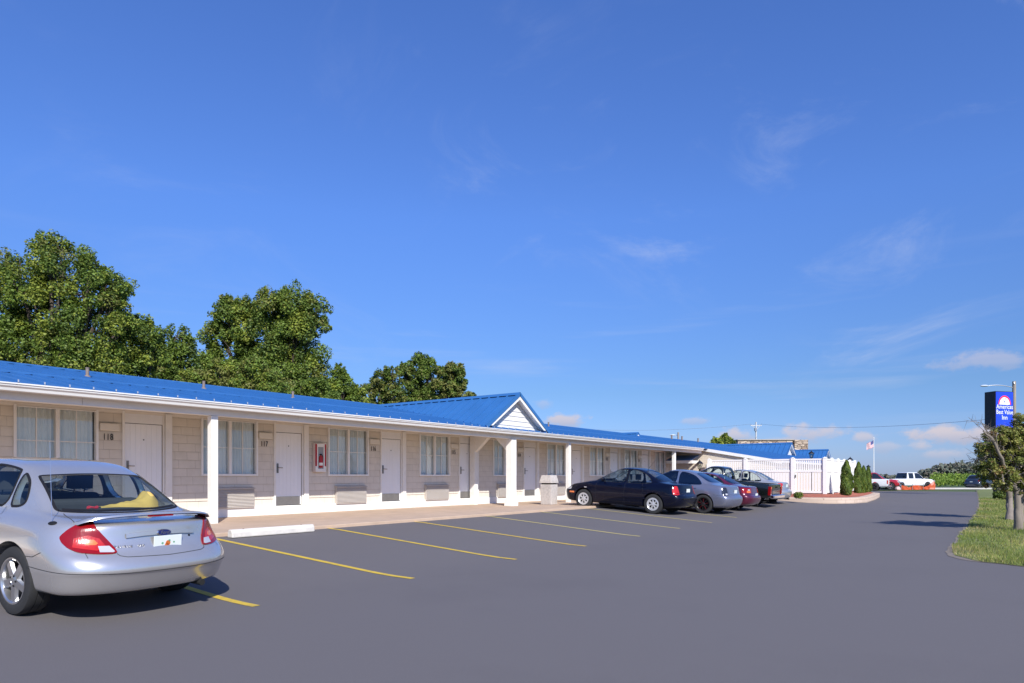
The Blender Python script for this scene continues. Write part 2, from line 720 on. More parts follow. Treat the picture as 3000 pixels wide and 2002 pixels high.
while x < UEND - 0.3:
    x2 = min(x + 4.86, UEND - 0.3)
    mb.box(x + 0.002, x2 - 0.002, 14.05, 14.2, 2.74, 3.02)
    x = x2
mb.build('porch_beam', BEAMW, motel, bevel=0.006)
# gutter
prof = [(13.88, 3.0), (13.88, 2.872), (13.81, 2.868), (13.792, 2.88), (13.776, 2.925), (13.745, 2.955), (13.738, 2.985), (13.722, 2.99), (13.722, 3.012),
        (13.742, 3.012), (13.752, 2.995), (13.80, 2.89), (13.862, 2.89), (13.862, 3.0)]
mb = MB()
mb.prism(prof, U0, UEND - 0.75, 'x')
mb.build('gutter', GUTTERW, motel, fix=True)
mb = MB()
mb.box(U0, UEND - 0.75, 13.885, 13.90, 2.87, 3.03)
mb.build('fascia_board', GUTTERW, motel)

SL = 0.18
TE, TR = 13.78, 21.4


def roof_z(t):
    return 3.03 + (t - TE) * SL


def roof_sheet(mb, u0, u1, te=TE, tr=TR, ribs=True, first=None, gap=None):
    """standing seam sheet from the eave te to the ridge tr and down the other side"""
    th = 0.03
    zr = roof_z(tr)
    tb = 2 * tr - te
    mb.add([(u0, te, roof_z(te)), (u1, te, roof_z(te)), (u1, tr, zr), (u0, tr, zr), (u0, te, roof_z(te) - th), (u1, te, roof_z(te) - th),
            (u1, tr, zr - th), (u0, tr, zr - th), (u0, tb, roof_z(te)), (u1, tb, roof_z(te)), (u0, tb, roof_z(te) - th), (u1, tb, roof_z(te) - th)],
           [(0, 1, 2, 3), (4, 7, 6, 5), (0, 4, 5, 1), (3, 2, 9, 8), (7, 10, 11, 6), (8, 9, 11, 10), (0, 3, 7, 4), (1, 5, 6, 2), (3, 8, 10, 7), (2, 6, 11, 9)], 0)
    u = first if first is not None else u0 + 0.2
    while u < u1 - 0.02:
        for ta, tb2 in ((te - 0.004, 16.6), (16.64, tr - 0.14)):
            if ta >= tb2:
                continue
            za, zb = roof_z(ta) + 0.001, roof_z(tb2) + 0.001
            h = 0.038
            w = 0.014
            mb.add([(u - w, ta, za), (u + w, ta, za), (u + w * .7, ta, za + h), (u - w * .7, ta, za + h),
                    (u - w, tb2, zb), (u + w, tb2, zb), (u + w * .7, tb2, zb + h), (u - w * .7, tb2, zb + h)],
                   [(0, 1, 2, 3), (7, 6, 5, 4), (0, 3, 7, 4), (3, 2, 6, 7), (2, 1, 5, 6)], 0)
        u += 0.40
    # lap flashing at the porch line and the ridge cap
    for ta, tb2, h in ((16.55, 16.66, 0.05), (tr - 0.2, tr, 0.052)):
        if ta > te:
            mb.add([(u0, ta, roof_z(ta) + h - 0.012), (u1, ta, roof_z(ta) + h - 0.012), (u1, tb2, roof_z(tb2) + h), (u0, tb2, roof_z(tb2) + h),
                    (u0, ta, roof_z(ta) + 0.018), (u1, ta, roof_z(ta) + 0.018)], [(0, 1, 2, 3), (4, 5, 1, 0)], 0)
    zc = roof_z(tr) + 0.052
    mb.add([(u0, tr, zc), (u1, tr, zc), (u1, tr + 0.2, zc - 0.036), (u0, tr + 0.2, zc - 0.036)], [(0, 1, 2, 3)], 0)


mb = MB()
roof_sheet(mb, U0 - 0.4, UEND)
main_roof = mb.build('roof', ROOFBLUE, motel, fix=False)
# bright clips where each seam ends above the gutter
mb = MB()
u = U0 - 0.2
while u < UEND - 0.8:
    mb.box(u - 0.009, u + 0.009, TE - 0.016, TE + 0.012, 3.032, 3.074)
    u += 0.40
o = mb.build('roof_clip', mat('bright_clip', (.50, .52, .56), .4, metal=.3), main_roof)
tag(o, kind='stuff')
PIPE = mat('vent_pipe', (0.22, 0.17, 0.14), 0.8, var=0.2, vscale=10)
for px, py, Dp in ((256, 1092, 18.4), (597, 1128, 18.8), (858, 1161, 19.2), (1607, 1246, 19.0), (1968, 1289, 19.0)):
    u = WU(px, Dp)
    if u > UEND:
        continue
    mb = MB()
    z = roof_z(Dp)
    mb.lathe([(0.08, z - 0.02), (0.07, z + 0.03), (0.04, z + 0.05), (0.04, z + 0.22), (0.045, z + 0.22), (0.045, z + 0.24), (0.02, z + 0.24)], 12, Matrix.Translation((u, Dp, 0)))
    mb.build('vent_pipe', PIPE, motel, smooth=True)


# ------------------------------------------------------------------ gable dormer
def gable(parent, uc, tf, half=1.93, slope=0.66, zr=4.33, tback=None, off=0):
    tback = tback or TE + (zr - 3.03) / SL
    th = 0.035

    def dmax(t):
        return min(half, (zr - roof_z(t)) / slope + 0.0)
    root = None
    for s in (-1, 1):
        mb = MB()
        n = 14
        ts = [tf + (tback - tf) * i / n for i in range(n + 1)]
        vs, fs = [], []
        for t in ts:
            d = dmax(t)
            vs += [(uc, t, zr), (uc + s * d, t, zr - slope * d), (uc, t, zr - th), (uc + s * d, t, zr - slope * d - th)]
        for i in range(n):
            a, b = 4 * i, 4 * i + 4
            fs += [(a, a + 1, b + 1, b), (a + 2, b + 2, b + 3, a + 3), (a + 1, a + 3, b + 3, b + 1)]
        fs.append((0, 2, 3, 1))
        mb.add(vs, fs)
        t = tf + 0.03
        while t < tback - 0.25:
            d = dmax(t + 0.02)
            nrm = Vector((s * slope, 0, 1)).normalized()
            a = Vector((uc + s * 0.07, t, zr - slope * 0.07)) + nrm * 0.012
            b = Vector((uc + s * (d - 0.01), t, zr - slope * (d - 0.01))) + nrm * 0.012
            mb.bar(a, b, 0.034, 0.075, up=nrm)
            t += 0.40
        # ridge cap half
        mb.add([(uc, tf - 0.01, zr + 0.05), (uc + s * 0.16, tf - 0.01, zr + 0.045 - slope * 0.16), (uc + s * 0.16, tback - 0.2, zr + 0.045 - slope * 0.16), (uc, tback, zr + 0.05)],
               [(0, 1, 2, 3)])
        # rake edge
        mb.bar((uc + s * 0.0, tf - 0.012, zr - 0.02), (uc + s * half, tf - 0.012, zr - 0.02 - slope * half), 0.02, 0.11, up=(0, 0, 1))
        mb.build('gable_roof', ROOFBLUE, parent)
        mb = MB()
        dz = 0.115
        a, b = 0.0, half - 0.2
        pts = [(uc + s * a, zr - 0.075), (uc + s * b, zr - 0.075 - slope * b), (uc + s * (b - 0.17), zr - 0.075 - slope * b), (uc + s * a, zr - 0.075 - dz * 1.2)]
        mb.prism(pts, tf + 0.004, tf + 0.04, 'y')
        mb.build('rake_trim', WHITE, parent)
        mb = MB()
        pts = [(uc + s * a, zr - 0.09), (uc + s * b, zr - 0.09 - slope * b), (uc + s * b, zr - 0.115 - slope * b), (uc + s * a, zr - 0.115)]
        mb.prism(pts, tf + 0.045, tf + 0.30, 'y')
        mb.build('gable_soffit', BEAMW, parent)
    mb = MB()
    z = roof_z(tf + 0.28) - 0.05
    tt = tf + 0.28
    zt = zr - 0.12
    while z < zt - 0.02:
        z2 = min(z + 0.17, zt)
        d1, d2 = (zt - z) / slope, max(0.0, (zt - z2) / slope)
        mb.add([(uc - d1, tt - 0.022, z), (uc + d1, tt - 0.022, z), (uc + d2, tt, z2), (uc - d2, tt, z2), (uc - d1, tt, z), (uc + d1, tt, z)], [(0, 1, 2, 3), (4, 5, 1, 0)])
        z = z2
    mb.build('gable_siding', GABLE, parent)


GU = WU(1516.6, 13.9)
gable(motel, GU, 13.8)


# ------------------------------------------------------------------ windows, doors and fittings
def window(parent, u0, u1):
    t = DW - 0.03
    f = MB()
    w = 0.05
    f.box(u0 - 0.04, u0 + 0.01, t - 0.02, DW + 0.06, ZS - 0.04, ZH + 0.04)
    f.box(u1 - 0.01, u1 + 0.04, t - 0.02, DW + 0.06, ZS - 0.04, ZH + 0.04)
    f.box(u0 + 0.01, u1 - 0.01, t - 0.02, DW + 0.06, ZS - 0.04, ZS + 0.01)
    f.box(u0 + 0.01, u1 - 0.01, t - 0.02, DW + 0.06, ZH - 0.01, ZH + 0.008)
    c = (u0 + u1) / 2
    f.box(c - 0.035, c + 0.035, t - 0.005, DW + 0.05, ZS + 0.01, ZH - 0.01)
    fr = f.build('window', WHITE2, parent, bevel=0.004)
    m = MB()
    zm = (ZS + ZH) / 2
    for a, b in ((u0, c), (c, u1)):
        q = (a + b) / 2
        m.box(q - 0.009, q + 0.009, DW + 0.012, DW + 0.03, ZS + 0.01, ZH - 0.01)
    m.box(u0 + 0.012, u1 - 0.012, DW + 0.0115, DW + 0.0305, zm - 0.009, zm + 0.009)
    m.build('muntin', WHITE2, fr, loc=(0, 0, 0))
    p = MB()
    for pa, pb in ((u0 + 0.01, c - 0.036), (c + 0.036, u1 - 0.01)):
        p.add([(pa, DW + .036, ZS + .01), (pb, DW + .036, ZS + .01), (pb, DW + .036, ZH - .01), (pa, DW + .036, ZH - .01)], [(0, 1, 2, 3)])
    p.build('pane', PANE, fr, loc=(0, 0, 0))
    k = MB()
    n = 150
    vs, fs = [], []
    ph = random.uniform(0, 6)
    gap = random.choice((0.0, 0.0, 0.012))
    for i in range(n + 1):
        s = i / n
        uu = u0 + 0.01 + (u1 - u0 - 0.02) * s
        amp = 0.022 + 0.010 * math.sin(s * 11 + ph)
        tt = DW + 0.085 + amp * math.sin(s * 2 * math.pi * 15.5 + 1.6 * math.sin(s * 9 + ph)) + 0.006 * math.sin(s * 210)
        vs += [(uu, tt * 1.0 + 0.012, ZH + 0.02), (uu, tt, ZS - 0.03)]
    for i in range(n):
        fs.append((2 * i, 2 * i + 1, 2 * i + 3, 2 * i + 2))
    k.add(vs, fs)
    k.build('curtain', CURTAIN, fr, smooth=80, fix=False, loc=(0, 0, 0))
    return fr


for a, b in wins:
    window(motel, a, b if (a, b) != wins[-1] else a + 1.35)


def grooved(mb, u0, u1, z0, z1, t, n, vertical=True, g=0.006):
    """boards with thin grooves between them"""
    for i in range(n):
        if vertical:
            a, b = u0 + (u1 - u0) * i / n, u0 + (u1 - u0) * (i + 1) / n
            mb.add([(a + g * .3, t, z0), (b - g * .3, t, z0), (b - g * .3, t, z1), (a + g * .3, t, z1), (b, t + g, z0), (b, t + g, z1), (a, t + g, z0), (a, t + g, z1)],
                   [(0, 1, 2, 3), (1, 4, 5, 2), (6, 0, 3, 7)])
        else:
            a, b = z0 + (z1 - z0) * i / n, z0 + (z1 - z0) * (i + 1) / n
            mb.add([(u0, t - g, a), (u1, t - g, a), (u1, t, b), (u0, t, b), (u0, t, a), (u1, t, a)], [(0, 1, 2, 3), (4, 5, 1, 0)])


DOORW = mat('white_door_paint', (0.86, 0.86, 0.86), 0.42, var=0.05, vscale=2.5, stretch=(1, 1, 0.3))
GAP = mat('door_gap', (0.02, 0.02, 0.02), 0.8)
for k, u in enumerate(DU):
    d = MB()
    grooved(d, u + 0.012, u + 0.848, ZB + 0.02, 2.60, DW - 0.005, 7, True, 0.005)
    dr = d.build('door', DOORW, motel, fix=False)
    h = MB()
    h.box(u + 0.05, u + 0.10, DW - 0.022, DW - 0.008, 1.50, 1.76)
    h.tube([(u + 0.075, DW - 0.02, 1.645), (u + 0.075, DW - 0.065, 1.645), (u + 0.085, DW - 0.075, 1.645), (u + 0.20, DW - 0.072, 1.642)], 0.010, 8)
    h.build('handle', BRASS, dr, bevel=0.003, loc=(0, 0, 0))
    kp = MB()
    kp.box(u + 0.02, u + 0.80, DW - 0.014, DW - 0.0085, ZB + 0.025, ZB + 0.25)
    kp.build('kick_plate', KICK, dr, loc=(0, 0, 0))
    pe = MB()
    pe.lathe([(0.0, -0.012), (0.011, -0.012), (0.014, -0.004), (0.014, 0)], 10, Matrix.Translation((u + 0.43, DW - 0.006, 2.245)) @ Matrix.Rotation(R(-90), 4, 'X'))
    pe.build('peephole', NUM, dr, loc=(0, 0, 0))
    f = MB()
    f.box(u - 0.05, u + 0.004, DW - 0.045, DW + 0.05, ZB - 0.01, 2.87)
    f.box(u + 0.91, u + 1.06, DW - 0.075, DW + 0.05, ZB - 0.01, 2.87)
    f.box(u + 0.862, u + 0.905, DW - 0.03, DW + 0.05, ZB - 0.01, 2.87)
    f.build('door_frame', WHITE, motel, bevel=0.004)
    g = MB()
    g.box(u + 0.0045, u + 0.861, DW + 0.003, DW + 0.012, ZB + 0.001, 2.612)
    g.build('door_gap_backing', GAP, motel)  # near-black backing: shade of the slit round the door put into its colour
    tp = MB()
    grooved(tp, u + 0.0045, u + 0.8615, 2.613, 2.87, DW - 0.012, 3, False, 0.012)
    tp.build('over_door_panel', DOORW, motel, fix=False)
    # light box and room number beside the door
    lt = MB()
    lt.box(u - 0.53, u - 0.13, DW - 0.09, DW - 0.018, 2.41, 2.57)
    ltb = lt.build('wall_light', mat('light_box', (0.74, 0.68, 0.58), 0.4) if k == 0 else bpy.data.materials['light_box'], motel, bevel=0.015)
    text_obj('room_number', NUMS[k], 0.20, face_minus_y(u - 0.345, DW - 0.026, 2.27) @ Matrix.Diagonal((.66, 1, 1, 1)), NUM, motel, extrude=0.005, spacing=1.15)
    # through the wall air conditioner
    ac = MB()
    a, b, z0, z1, tt = u - 1.856, u - 0.70, 0.60, 1.12, DW - 0.13
    ac.box(a, b, tt + 0.02, DW, z0, z1)
    for i in range(13):
        zz = z0 + 0.03 + i * 0.037
        ac.add([(a + 0.02, tt + 0.018, zz), (b - 0.02, tt + 0.018, zz), (b - 0.02, tt, zz + 0.008), (a + 0.02, tt, zz + 0.008), (b - 0.02, tt + 0.018, zz + 0.026), (a + 0.02, tt + 0.018, zz + 0.026)],
               [(0, 1, 2, 3), (3, 2, 4, 5)])
    ac.add([(a - 0.01, tt - 0.015, z1 - 0.02), (b + 0.01, tt - 0.015, z1 - 0.02), (b + 0.01, DW, z1 + 0.02), (a - 0.01, DW, z1 + 0.02), (a - 0.01, tt - 0.015, z1 - 0.04), (b + 0.01, tt - 0.015, z1 - 0.04),
            (b + 0.01, DW, z1), (a - 0.01, DW, z1)], [(0, 1, 2, 3), (4, 5, 1, 0), (5, 6, 2, 1), (7, 4, 0, 3), (4, 7, 6, 5)])
    ac.build('air_conditioner', ACM, motel, fix=False)

# porch posts
for k, (px, wd) in enumerate(((625, 0.16), (1666.5, 0.16), (1975.5, 0.16))):
    u = WU(px, 14.1)
    p = MB()
    p.box(u - wd / 2, u + wd / 2, 14.04, 14.04 + wd, ZW - 0.05, 2.735)
    p.build('post', WHITE, motel, bevel=0.008)
u = WU(1499, 14.1)
p = MB()
p.box(u - 0.14, u + 0.14, 13.99, 14.25, ZW + 0.24, 2.735)
p.box(u - 0.185, u + 0.185, 13.945, 14.295, ZW - 0.05, ZW + 0.24)
bp = p.build('post', WHITE, motel, bevel=0.008)
q = MB()
q.prism([(14.24, 2.30), (14.24, 2.885), (14.85, 2.885), (14.70, 2.735)], u - 0.1, u + 0.1, 'x')
q.build('knee_brace', WHITE, bp, loc=(0, 0, 0))
p = MB()
p.box(u - 0.1, u + 0.1, 15.70, 15.93, ZW - 0.02, 2.885)
bp = p.build('pilaster', WHITE, motel, bevel=0.006)
q = MB()
q.prism([(15.70, 2.30), (15.70, 2.885), (15.05, 2.885), (15.2, 2.735)], u - 0.09, u + 0.09, 'x')
q.build('knee_brace', WHITE, bp, loc=(0, 0, 0))
p = MB()
p.box(u - 0.12, u + 0.12, 14.21, 15.95, 2.886, 2.887)
q = MB()
q.box(UEND - 0.22, UEND, DW - 0.04, DW + 0.25, ZB - 0.01, 2.88)
q.build('corner_board', WHITE, motel, bevel=0.004)
for px, a in ((1985, 0),):
    pass

# ------------------------------------------------------------------ fire extinguisher cabinet hanging on the wall
u0, u1 = WU(921.7, DW - 0.12), WU(953, DW - 0.12)
fc = thing('fire_extinguisher_cabinet', 'red and white fire extinguisher cabinet hanging on the shingle wall beside window 116', 'fire cabinet',
           ((u0 + u1) / 2, DW - 0.02, 1.53), world=True)
RED = mat('signal_red', (0.42, 0.015, 0.02), 0.4)
m = MB()
m.box(u0, u1, DW - 0.14, DW - 0.02, 1.53, 2.35)
m.build('case', mat('pale_cabinet', (.72, .62, .60), .4), fc, bevel=0.006)
m = MB()
t = DW - 0.142
m.box(u0 + 0.012, u0 + 0.09, t - 0.02, t, 1.54, 2.34)
m.box(u1 - 0.09, u1 - 0.012, t - 0.02, t, 1.54, 2.34)
m.box(u0 + 0.09, u1 - 0.09, t - 0.02, t, 1.54, 1.63)
m.box(u0 + 0.09, u1 - 0.09, t - 0.02, t, 2.25, 2.34)
dr = m.build('door_frame', WHITE2, fc, bevel=0.002)
m = MB()
for s in (u0 + 0.004, u1 - 0.052):
    m.box(s, s + 0.048, t - 0.022, t - 0.0205 + 0.018, 1.70, 2.332)
m.build('red_band', RED, fc)
m = MB()
m.box(u0 + 0.091, u1 - 0.091, t - 0.002, t - 0.0004, 1.631, 2.249)
m.build('cabinet_back', mat('cabinet_grey', (0.32, 0.34, 0.36), 0.5), fc)
ex = MB()
uc = (u0 + u1) / 2
M = Matrix.Translation((uc, t - 0.01, 0))
ex.lathe([(0.0, 1.66), (0.055, 1.66), (0.06, 1.68), (0.06, 1.94), (0.045, 1.985), (0.02, 2.0), (0.02, 2.03), (0.0, 2.03)], 16, M, 0)
ex.box(uc - 0.035, uc + 0.035, t - 0.03, t, 2.02, 2.05, 1)
ex.tube([(uc + 0.03, t - 0.02, 2.03), (uc + 0.062, t - 0.025, 1.98), (uc + 0.06, t - 0.03, 1.80)], 0.009, 6, 1)
ex.lathe([(0.061, 1.72), (0.0612, 1.80)], 16, M, 2)
e = ex.build('fire_extinguisher', [RED, DARK, WHITE2], fc, smooth=True)

# ------------------------------------------------------------------ office wing beyond
office = thing('office_building', 'cream sided office wing with blue gabled roofs behind the white fence', 'office building', (55, 20, 0.3), world=True)
m = MB()
TX = 9.75
UO = UEND + 0.06
roof_sheet(m, UO, 62, te=TX, first=UO + 0.3)
roof_sheet(m, 62.01, 86, first=62.3)
m.build('roof', ROOFBLUE, office, fix=False)
m = MB()
# gable end wall facing the motel walk, lapped boards under the rake
z = 0.3
while z < 4.2:
    z2 = z + 0.115
    tmin = max(TX + 0.35, TE + (z2 + 0.1 - 3.03) / SL)
    if tmin < 16.0:
        m.add([(UO + 0.10 - 0.012, tmin, z), (UO + 0.10 - 0.012, 21, z), (UO + 0.10, 21, z2), (UO + 0.10, tmin, z2), (UO + 0.10, tmin, z), (UO + 0.10, 21, z)], [(3, 2, 1, 0), (0, 1, 5, 4)])
    z = z2
m.box(UO + 0.10, 61.7, TX + 0.35, TX + 0.5, 0.2, roof_z(TX + 0.35) - 0.06)
m.box(61.55, 61.69, TX + 0.51, 16, 0.2, 2.3)
m.box(61.7, 85.7, 15.9, 16.05, 0.2, 2.95)
m.box(UO + 0.10, 85.7, 32.3, 32.45, 0.2, 2.3)
m.box(85.55, 85.69, 16.06, 32.29, 0.2, 2.35)
m.build('wall', CLAP, office)
m = MB()
m.bar((UO - 0.02, TX - 0.02, roof_z(TX) - 0.11), (UO - 0.02, 14.0, roof_z(14.0) - 0.11), 0.05, 0.17)
m.build('rake_trim', WHITE, office)
m = MB()
m.add([(UO - 0.04, TX, roof_z(TX) - 0.2), (UO + 0.09, TX, roof_z(TX) - 0.2), (UO + 0.09, 21, roof_z(21) - 0.2), (UO - 0.04, 21, roof_z(21) - 0.2)], [(0, 1, 2, 3)])
m.build('rake_soffit', SOFFIT, office)
m = MB()
m.box(UO, 62, TX - 0.1, TX - 0.01, roof_z(TX) - 0.14, roof_z(TX) - 0.035)
m.build('gutter', GUTTERW, office, bevel=0.01)
gable(office, WU(2320, 14.8), 14.8, half=1.75)
gable(office, WU(2427, 15.2), 15.2, half=1.7)
gable(office, WU(1866, 19.6), 19.5, half=0.6, zr=4.30, tback=21.3)
for px, Dp in ((1968, 20.5), (1998, 20.5), (2045, 20.5)):
    u = WU(px, Dp)
    z = roof_z(Dp)
    m = MB()
    m.lathe([(0.06, z - 0.02), (0.06, z + 0.3), (0.075, z + 0.3), (0.075, z + 0.34), (0.0, z + 0.36)], 10, Matrix.Translation((u, Dp, 0)))
    m.build('vent_pipe', PIPE, office, smooth=True)
# little lean-to porch at the end of the walk
m = MB()
m.add([(UO - 1.1, 14.35, 2.36), (UO - 1.1, 15.9, 2.36), (UO + 0.09, 15.9, 2.66), (UO + 0.09, 14.35, 2.66), (UO - 1.1, 14.35, 2.33), (UO - 1.1, 15.9, 2.33), (UO + 0.09, 15.9, 2.63), (UO + 0.09, 14.35, 2.63)],
      [(0, 3, 2, 1), (4, 5, 6, 7), (0, 1, 5, 4), (0, 4, 7, 3), (1, 2, 6, 5)])
lr = m.build('porch_roof', ROOFBLUE, office)
m = MB()
m.box(UO - 1.12, UO - 1.08, 14.33, 15.92, 2.16, 2.325)
m.box(UO - 1.07, UO + 0.08, 14.34, 14.37, 2.16, 2.325)
m.build('porch_fascia', WHITE, office)
m = MB()
m.box(UO + 0.04, UO + 0.085, 13.0, 13.9, 0.35, 2.15)
m.build('door', DOORW, office, bevel=0.005)
# ------------------------------------------------------------------ ground, lot, walk, beds
_gz0 = ground_z


def ground_z(u, t):
    return _gz0(u, t) + 0.14 * sm(24, 36, u) * (1 - sm(50, 68, u)) * sm(2, 6, t)


ASPHALT = mat('asphalt', (0.136, 0.123, 0.122), 0.8, spec=0.3, var=0.10, vscale=70, bump=0.35, bscale=140, grime=0.6, gscale=0.3, gcol=(0.117, 0.106, 0.106))
YELLOW = mat('yellow_line_paint', (0.62, 0.42, 0.04), 0.7, var=0.12, vscale=6, grime=0.75, gscale=9.0, gcol=(0.30, 0.24, 0.10))
PALEY = mat('faded_line_paint', (0.55, 0.45, 0.14), 0.7, var=0.12, vscale=6, grime=0.7, gscale=6.0, gcol=(0.2, 0.18, 0.12))
FIELD = mat('field_grass', (0.07, 0.10, 0.025), 0.9, var=0.3, vscale=0.05)
GRASSG = mat('verge_soil_grass', (0.15, 0.175, 0.045), 0.95, var=0.35, vscale=1.2, grime=0.6, gscale=0.9, gcol=(0.25, 0.20, 0.09))


def sheet(name, us, ts, zf, m, kind='structure', parent=None):
    vs, fs = [], []
    for u in us:
        for t in ts:
            vs.append((u, t, zf(u, t)))
    n = len(ts)
    for i in range(len(us) - 1):
        for j in range(n - 1):
            a = i * n + j
            fs.append((a, a + n, a + n + 1, a + 1))
    me = bpy.data.meshes.new(name)
    me.from_pydata(vs, [], fs)
    me.materials.append(m)
    me.polygons.foreach_set('use_smooth', [True] * len(me.polygons))
    o = bpy.data.objects.new(name, me)
    COL.objects.link(o)
    tag(o, kind=kind)
    return o


rngf = lambda a, b, s: [a + (b - a) * i / max(1, round((b - a) / s)) for i in range(max(1, round((b - a) / s)) + 1)]
ts = rngf(-60, -6, 6) + rngf(-5, 5.5, 1.5) + rngf(6, 12.4, .4) + rngf(13, 30, 2)
lot = sheet('parking_lot', rngf(-40, 76, 2), ts, ground_z, ASPHALT)
sheet('field', [-3000, -400, -60, 0, 60, 120, 400, 3000], [-3000, -400, -60, 0, 60, 120, 400, 3000], lambda u, t: -0.06, FIELD)


def stripe(pa, pb, w, m):
    """painted bay line from the ground point seen at pa to the one at pb"""
    a, b = G(*pa), G(*pb)
    d = (b - a)
    d.z = 0
    d.normalize()
    s = Vector((-d.y, d.x, 0)) * w / 2
    n = 14
    vs, fs = [], []
    L = (b - a).length
    for i in range(n + 1):
        p = a + (b - a) * i / n
        for q in (p + s, p - s):
            vs.append((q.x, q.y, ground_z(q.x, q.y) + .005))
    for i in range(n):
        fs.append((2 * i, 2 * i + 1, 2 * i + 3, 2 * i + 2))
    me = bpy.data.meshes.new('parking_line')
    me.from_pydata(vs, [], fs)
    me.materials.append(m)
    o = bpy.data.objects.new('parking_line', me)
    COL.objects.link(o)
    return tag(o, kind='structure')


for pa, pb, m in (((500, 1708), (751, 1777), YELLOW), ((600, 1575), (1210, 1696), YELLOW), ((928, 1546), (1512, 1640), YELLOW), ((1178, 1527), (1717, 1601), YELLOW),
                  ((1381, 1511), (1875, 1572), PALEY), ((1532, 1498.5), (1992, 1549), PALEY), ((1650, 1488), (2086, 1532), PALEY), ((1768, 1482), (2158, 1517), PALEY)):
    stripe(pa, pb, .10, m)

# walkway
mb = MB()
us = rngf(-6, 38.6, 1.2)
edge = [11.62 + .025 * noise.noise(Vector((u * .9, 0, 0))) for u in us]
vs, fs = [], []
for u, e in zip(us, edge):
    zg = ground_z(u, 11.5) - .05
    vs += [(u, e, zg), (u, e + .005, ZW - .012), (u, e + .02, ZW), (u, 15.98, ZW + .005)]
for i in range(len(us) - 1):
    for j in range(3):
        a = 4 * i + j
        fs.append((a, a + 4, a + 5, a + 1))
mb.add(vs, fs)
mb.add([(38.6, 11.62, 0), (38.6, 15.98, 0), (38.6, 15.98, ZW), (38.6, 11.62, ZW)], [(0, 1, 2, 3)])
o = mb.build('walkway', WALK, None, fix=False)
tag(o, kind='structure')
JOINT = mat('walk_joint', (0.16, 0.11, 0.08), 0.9)
# wheel stop
u0, u1 = WU(673, 11.35), WU(915, 11.35)
zc = ground_z(8, 11.35)
ws = thing('wheel_stop', 'white concrete wheel stop lying across the empty bay by the walkway', 'wheel stop', ((u0 + u1) / 2, 11.35, zc))
hl = (u1 - u0) / 2
mb = MB()
mb.prism([(-.085, 0), (.085, 0), (.078, .09), (.05, .15), (-.05, .15), (-.078, .09)], -hl, hl, 'x')
mb.build('stop_block', mat('worn_white_concrete', (.66, .61, .54), .8, var=.1, vscale=5, grime=.5, gscale=4, gcol=(.45, .42, .40), bump=.4, bscale=30), ws, bevel=.02)
mb = MB()
for x in (-hl * .7, hl * .7):
    mb.lathe([(.016, .14), (.016, .156), (0, .158)], 10, Matrix.Translation((x, 0, 0)))
mb.build('anchor_pin', mat('rusty_steel', (.2, .09, .04), .8, var=.3, vscale=30), ws)

# concrete litter bin
bz = ZW + .003
tb = thing('litter_bin', 'square concrete litter bin with a sloped lid on the walkway beside the porch post', 'litter bin', (21.3, 13.6, bz), world=False)
CONC = mat('pebble_concrete', (.50, .45, .41), .9, var=.22, vscale=14, bump=.6, bscale=70, grime=.3, gscale=3)
mb = MB()


def frus(mb, a0, a1, z0, z1, mi=0):
    vs = [(-a0, -a0, z0), (a0, -a0, z0), (a0, a0, z0), (-a0, a0, z0), (-a1, -a1, z1), (a1, -a1, z1), (a1, a1, z1), (-a1, a1, z1)]
    mb.add(vs, [(0, 3, 2, 1), (4, 5, 6, 7), (0, 1, 5, 4), (1, 2, 6, 5), (2, 3, 7, 6), (3, 0, 4, 7)], mi)


frus(mb, .225, .235, 0, .74)
mb.build('bin_body', CONC, tb, bevel=.015)
mb = MB()
frus(mb, .20, .20, .741, .79)
mb.build('bin_gap_block', DARK, tb)  # dark block: shade of the gap under the lid put into its colour
mb = MB()
frus(mb, .262, .255, .791, .86)
frus(mb, .254, .205, .861, 1.08)
mb.build('bin_lid', CONC, tb, bevel=.012)

# planting bed with a block kerb
KERBM = brick_mat('kerb_block', (.50, .38, .29), (.56, .43, .34), (.28, .20, .15), .4, .15, .006, .85, 'X', .4)
MULCH = mat('red_mulch', (.36, .105, .060), .95, var=.4, vscale=5, bump=1.0, bscale=18)
kp = [Vector((a, b, 0)) for a, b in ((34.4, 13.5), (34.4, 9.0), (34.45, 7.3), (34.75, 6.3), (35.6, 5.65), (37.5, 5.4), (42.2, 5.65), (47.3, 6.1), (48.9, 6.7), (49.4, 8.1), (49.3, 12.1), (49.2, 18.0))]
BEDZ = .40


def bed_z(u, t):
    return BEDZ + .10 * sm(0.3, 1.5, min(u - 35.6, t - 5.9))


outer = [Vector((p.x, p.y, 0)) for p in kp]
mb = MB()


def offset_line(line, d):
    out = []
    for i, p in enumerate(line):
        a = line[max(i - 1, 0)]
        b = line[min(i + 1, len(line) - 1)]
        t = (b - a).normalized()
        out.append(p + Vector((-t.y, t.x, 0)) * d)
    return out


inner = offset_line(outer, .34)
lip = offset_line(outer, .02)
vs, fs = [], []
for a, l, b in zip(outer, lip, inner):
    vs += [(a.x, a.y, ground_z(a.x, a.y) - .05), (a.x, a.y, BEDZ - .03), (l.x, l.y, BEDZ), (b.x, b.y, BEDZ + .01), (b.x, b.y, BEDZ - .2)]
for i in range(len(outer) - 1):
    for j in range(4):
        a = 5 * i + j
        fs.append((a, a + 5, a + 6, a + 1))
mb.add(vs, fs)
ko = mb.build('kerb', KERBM, None, smooth=50)
tag(ko, kind='structure')
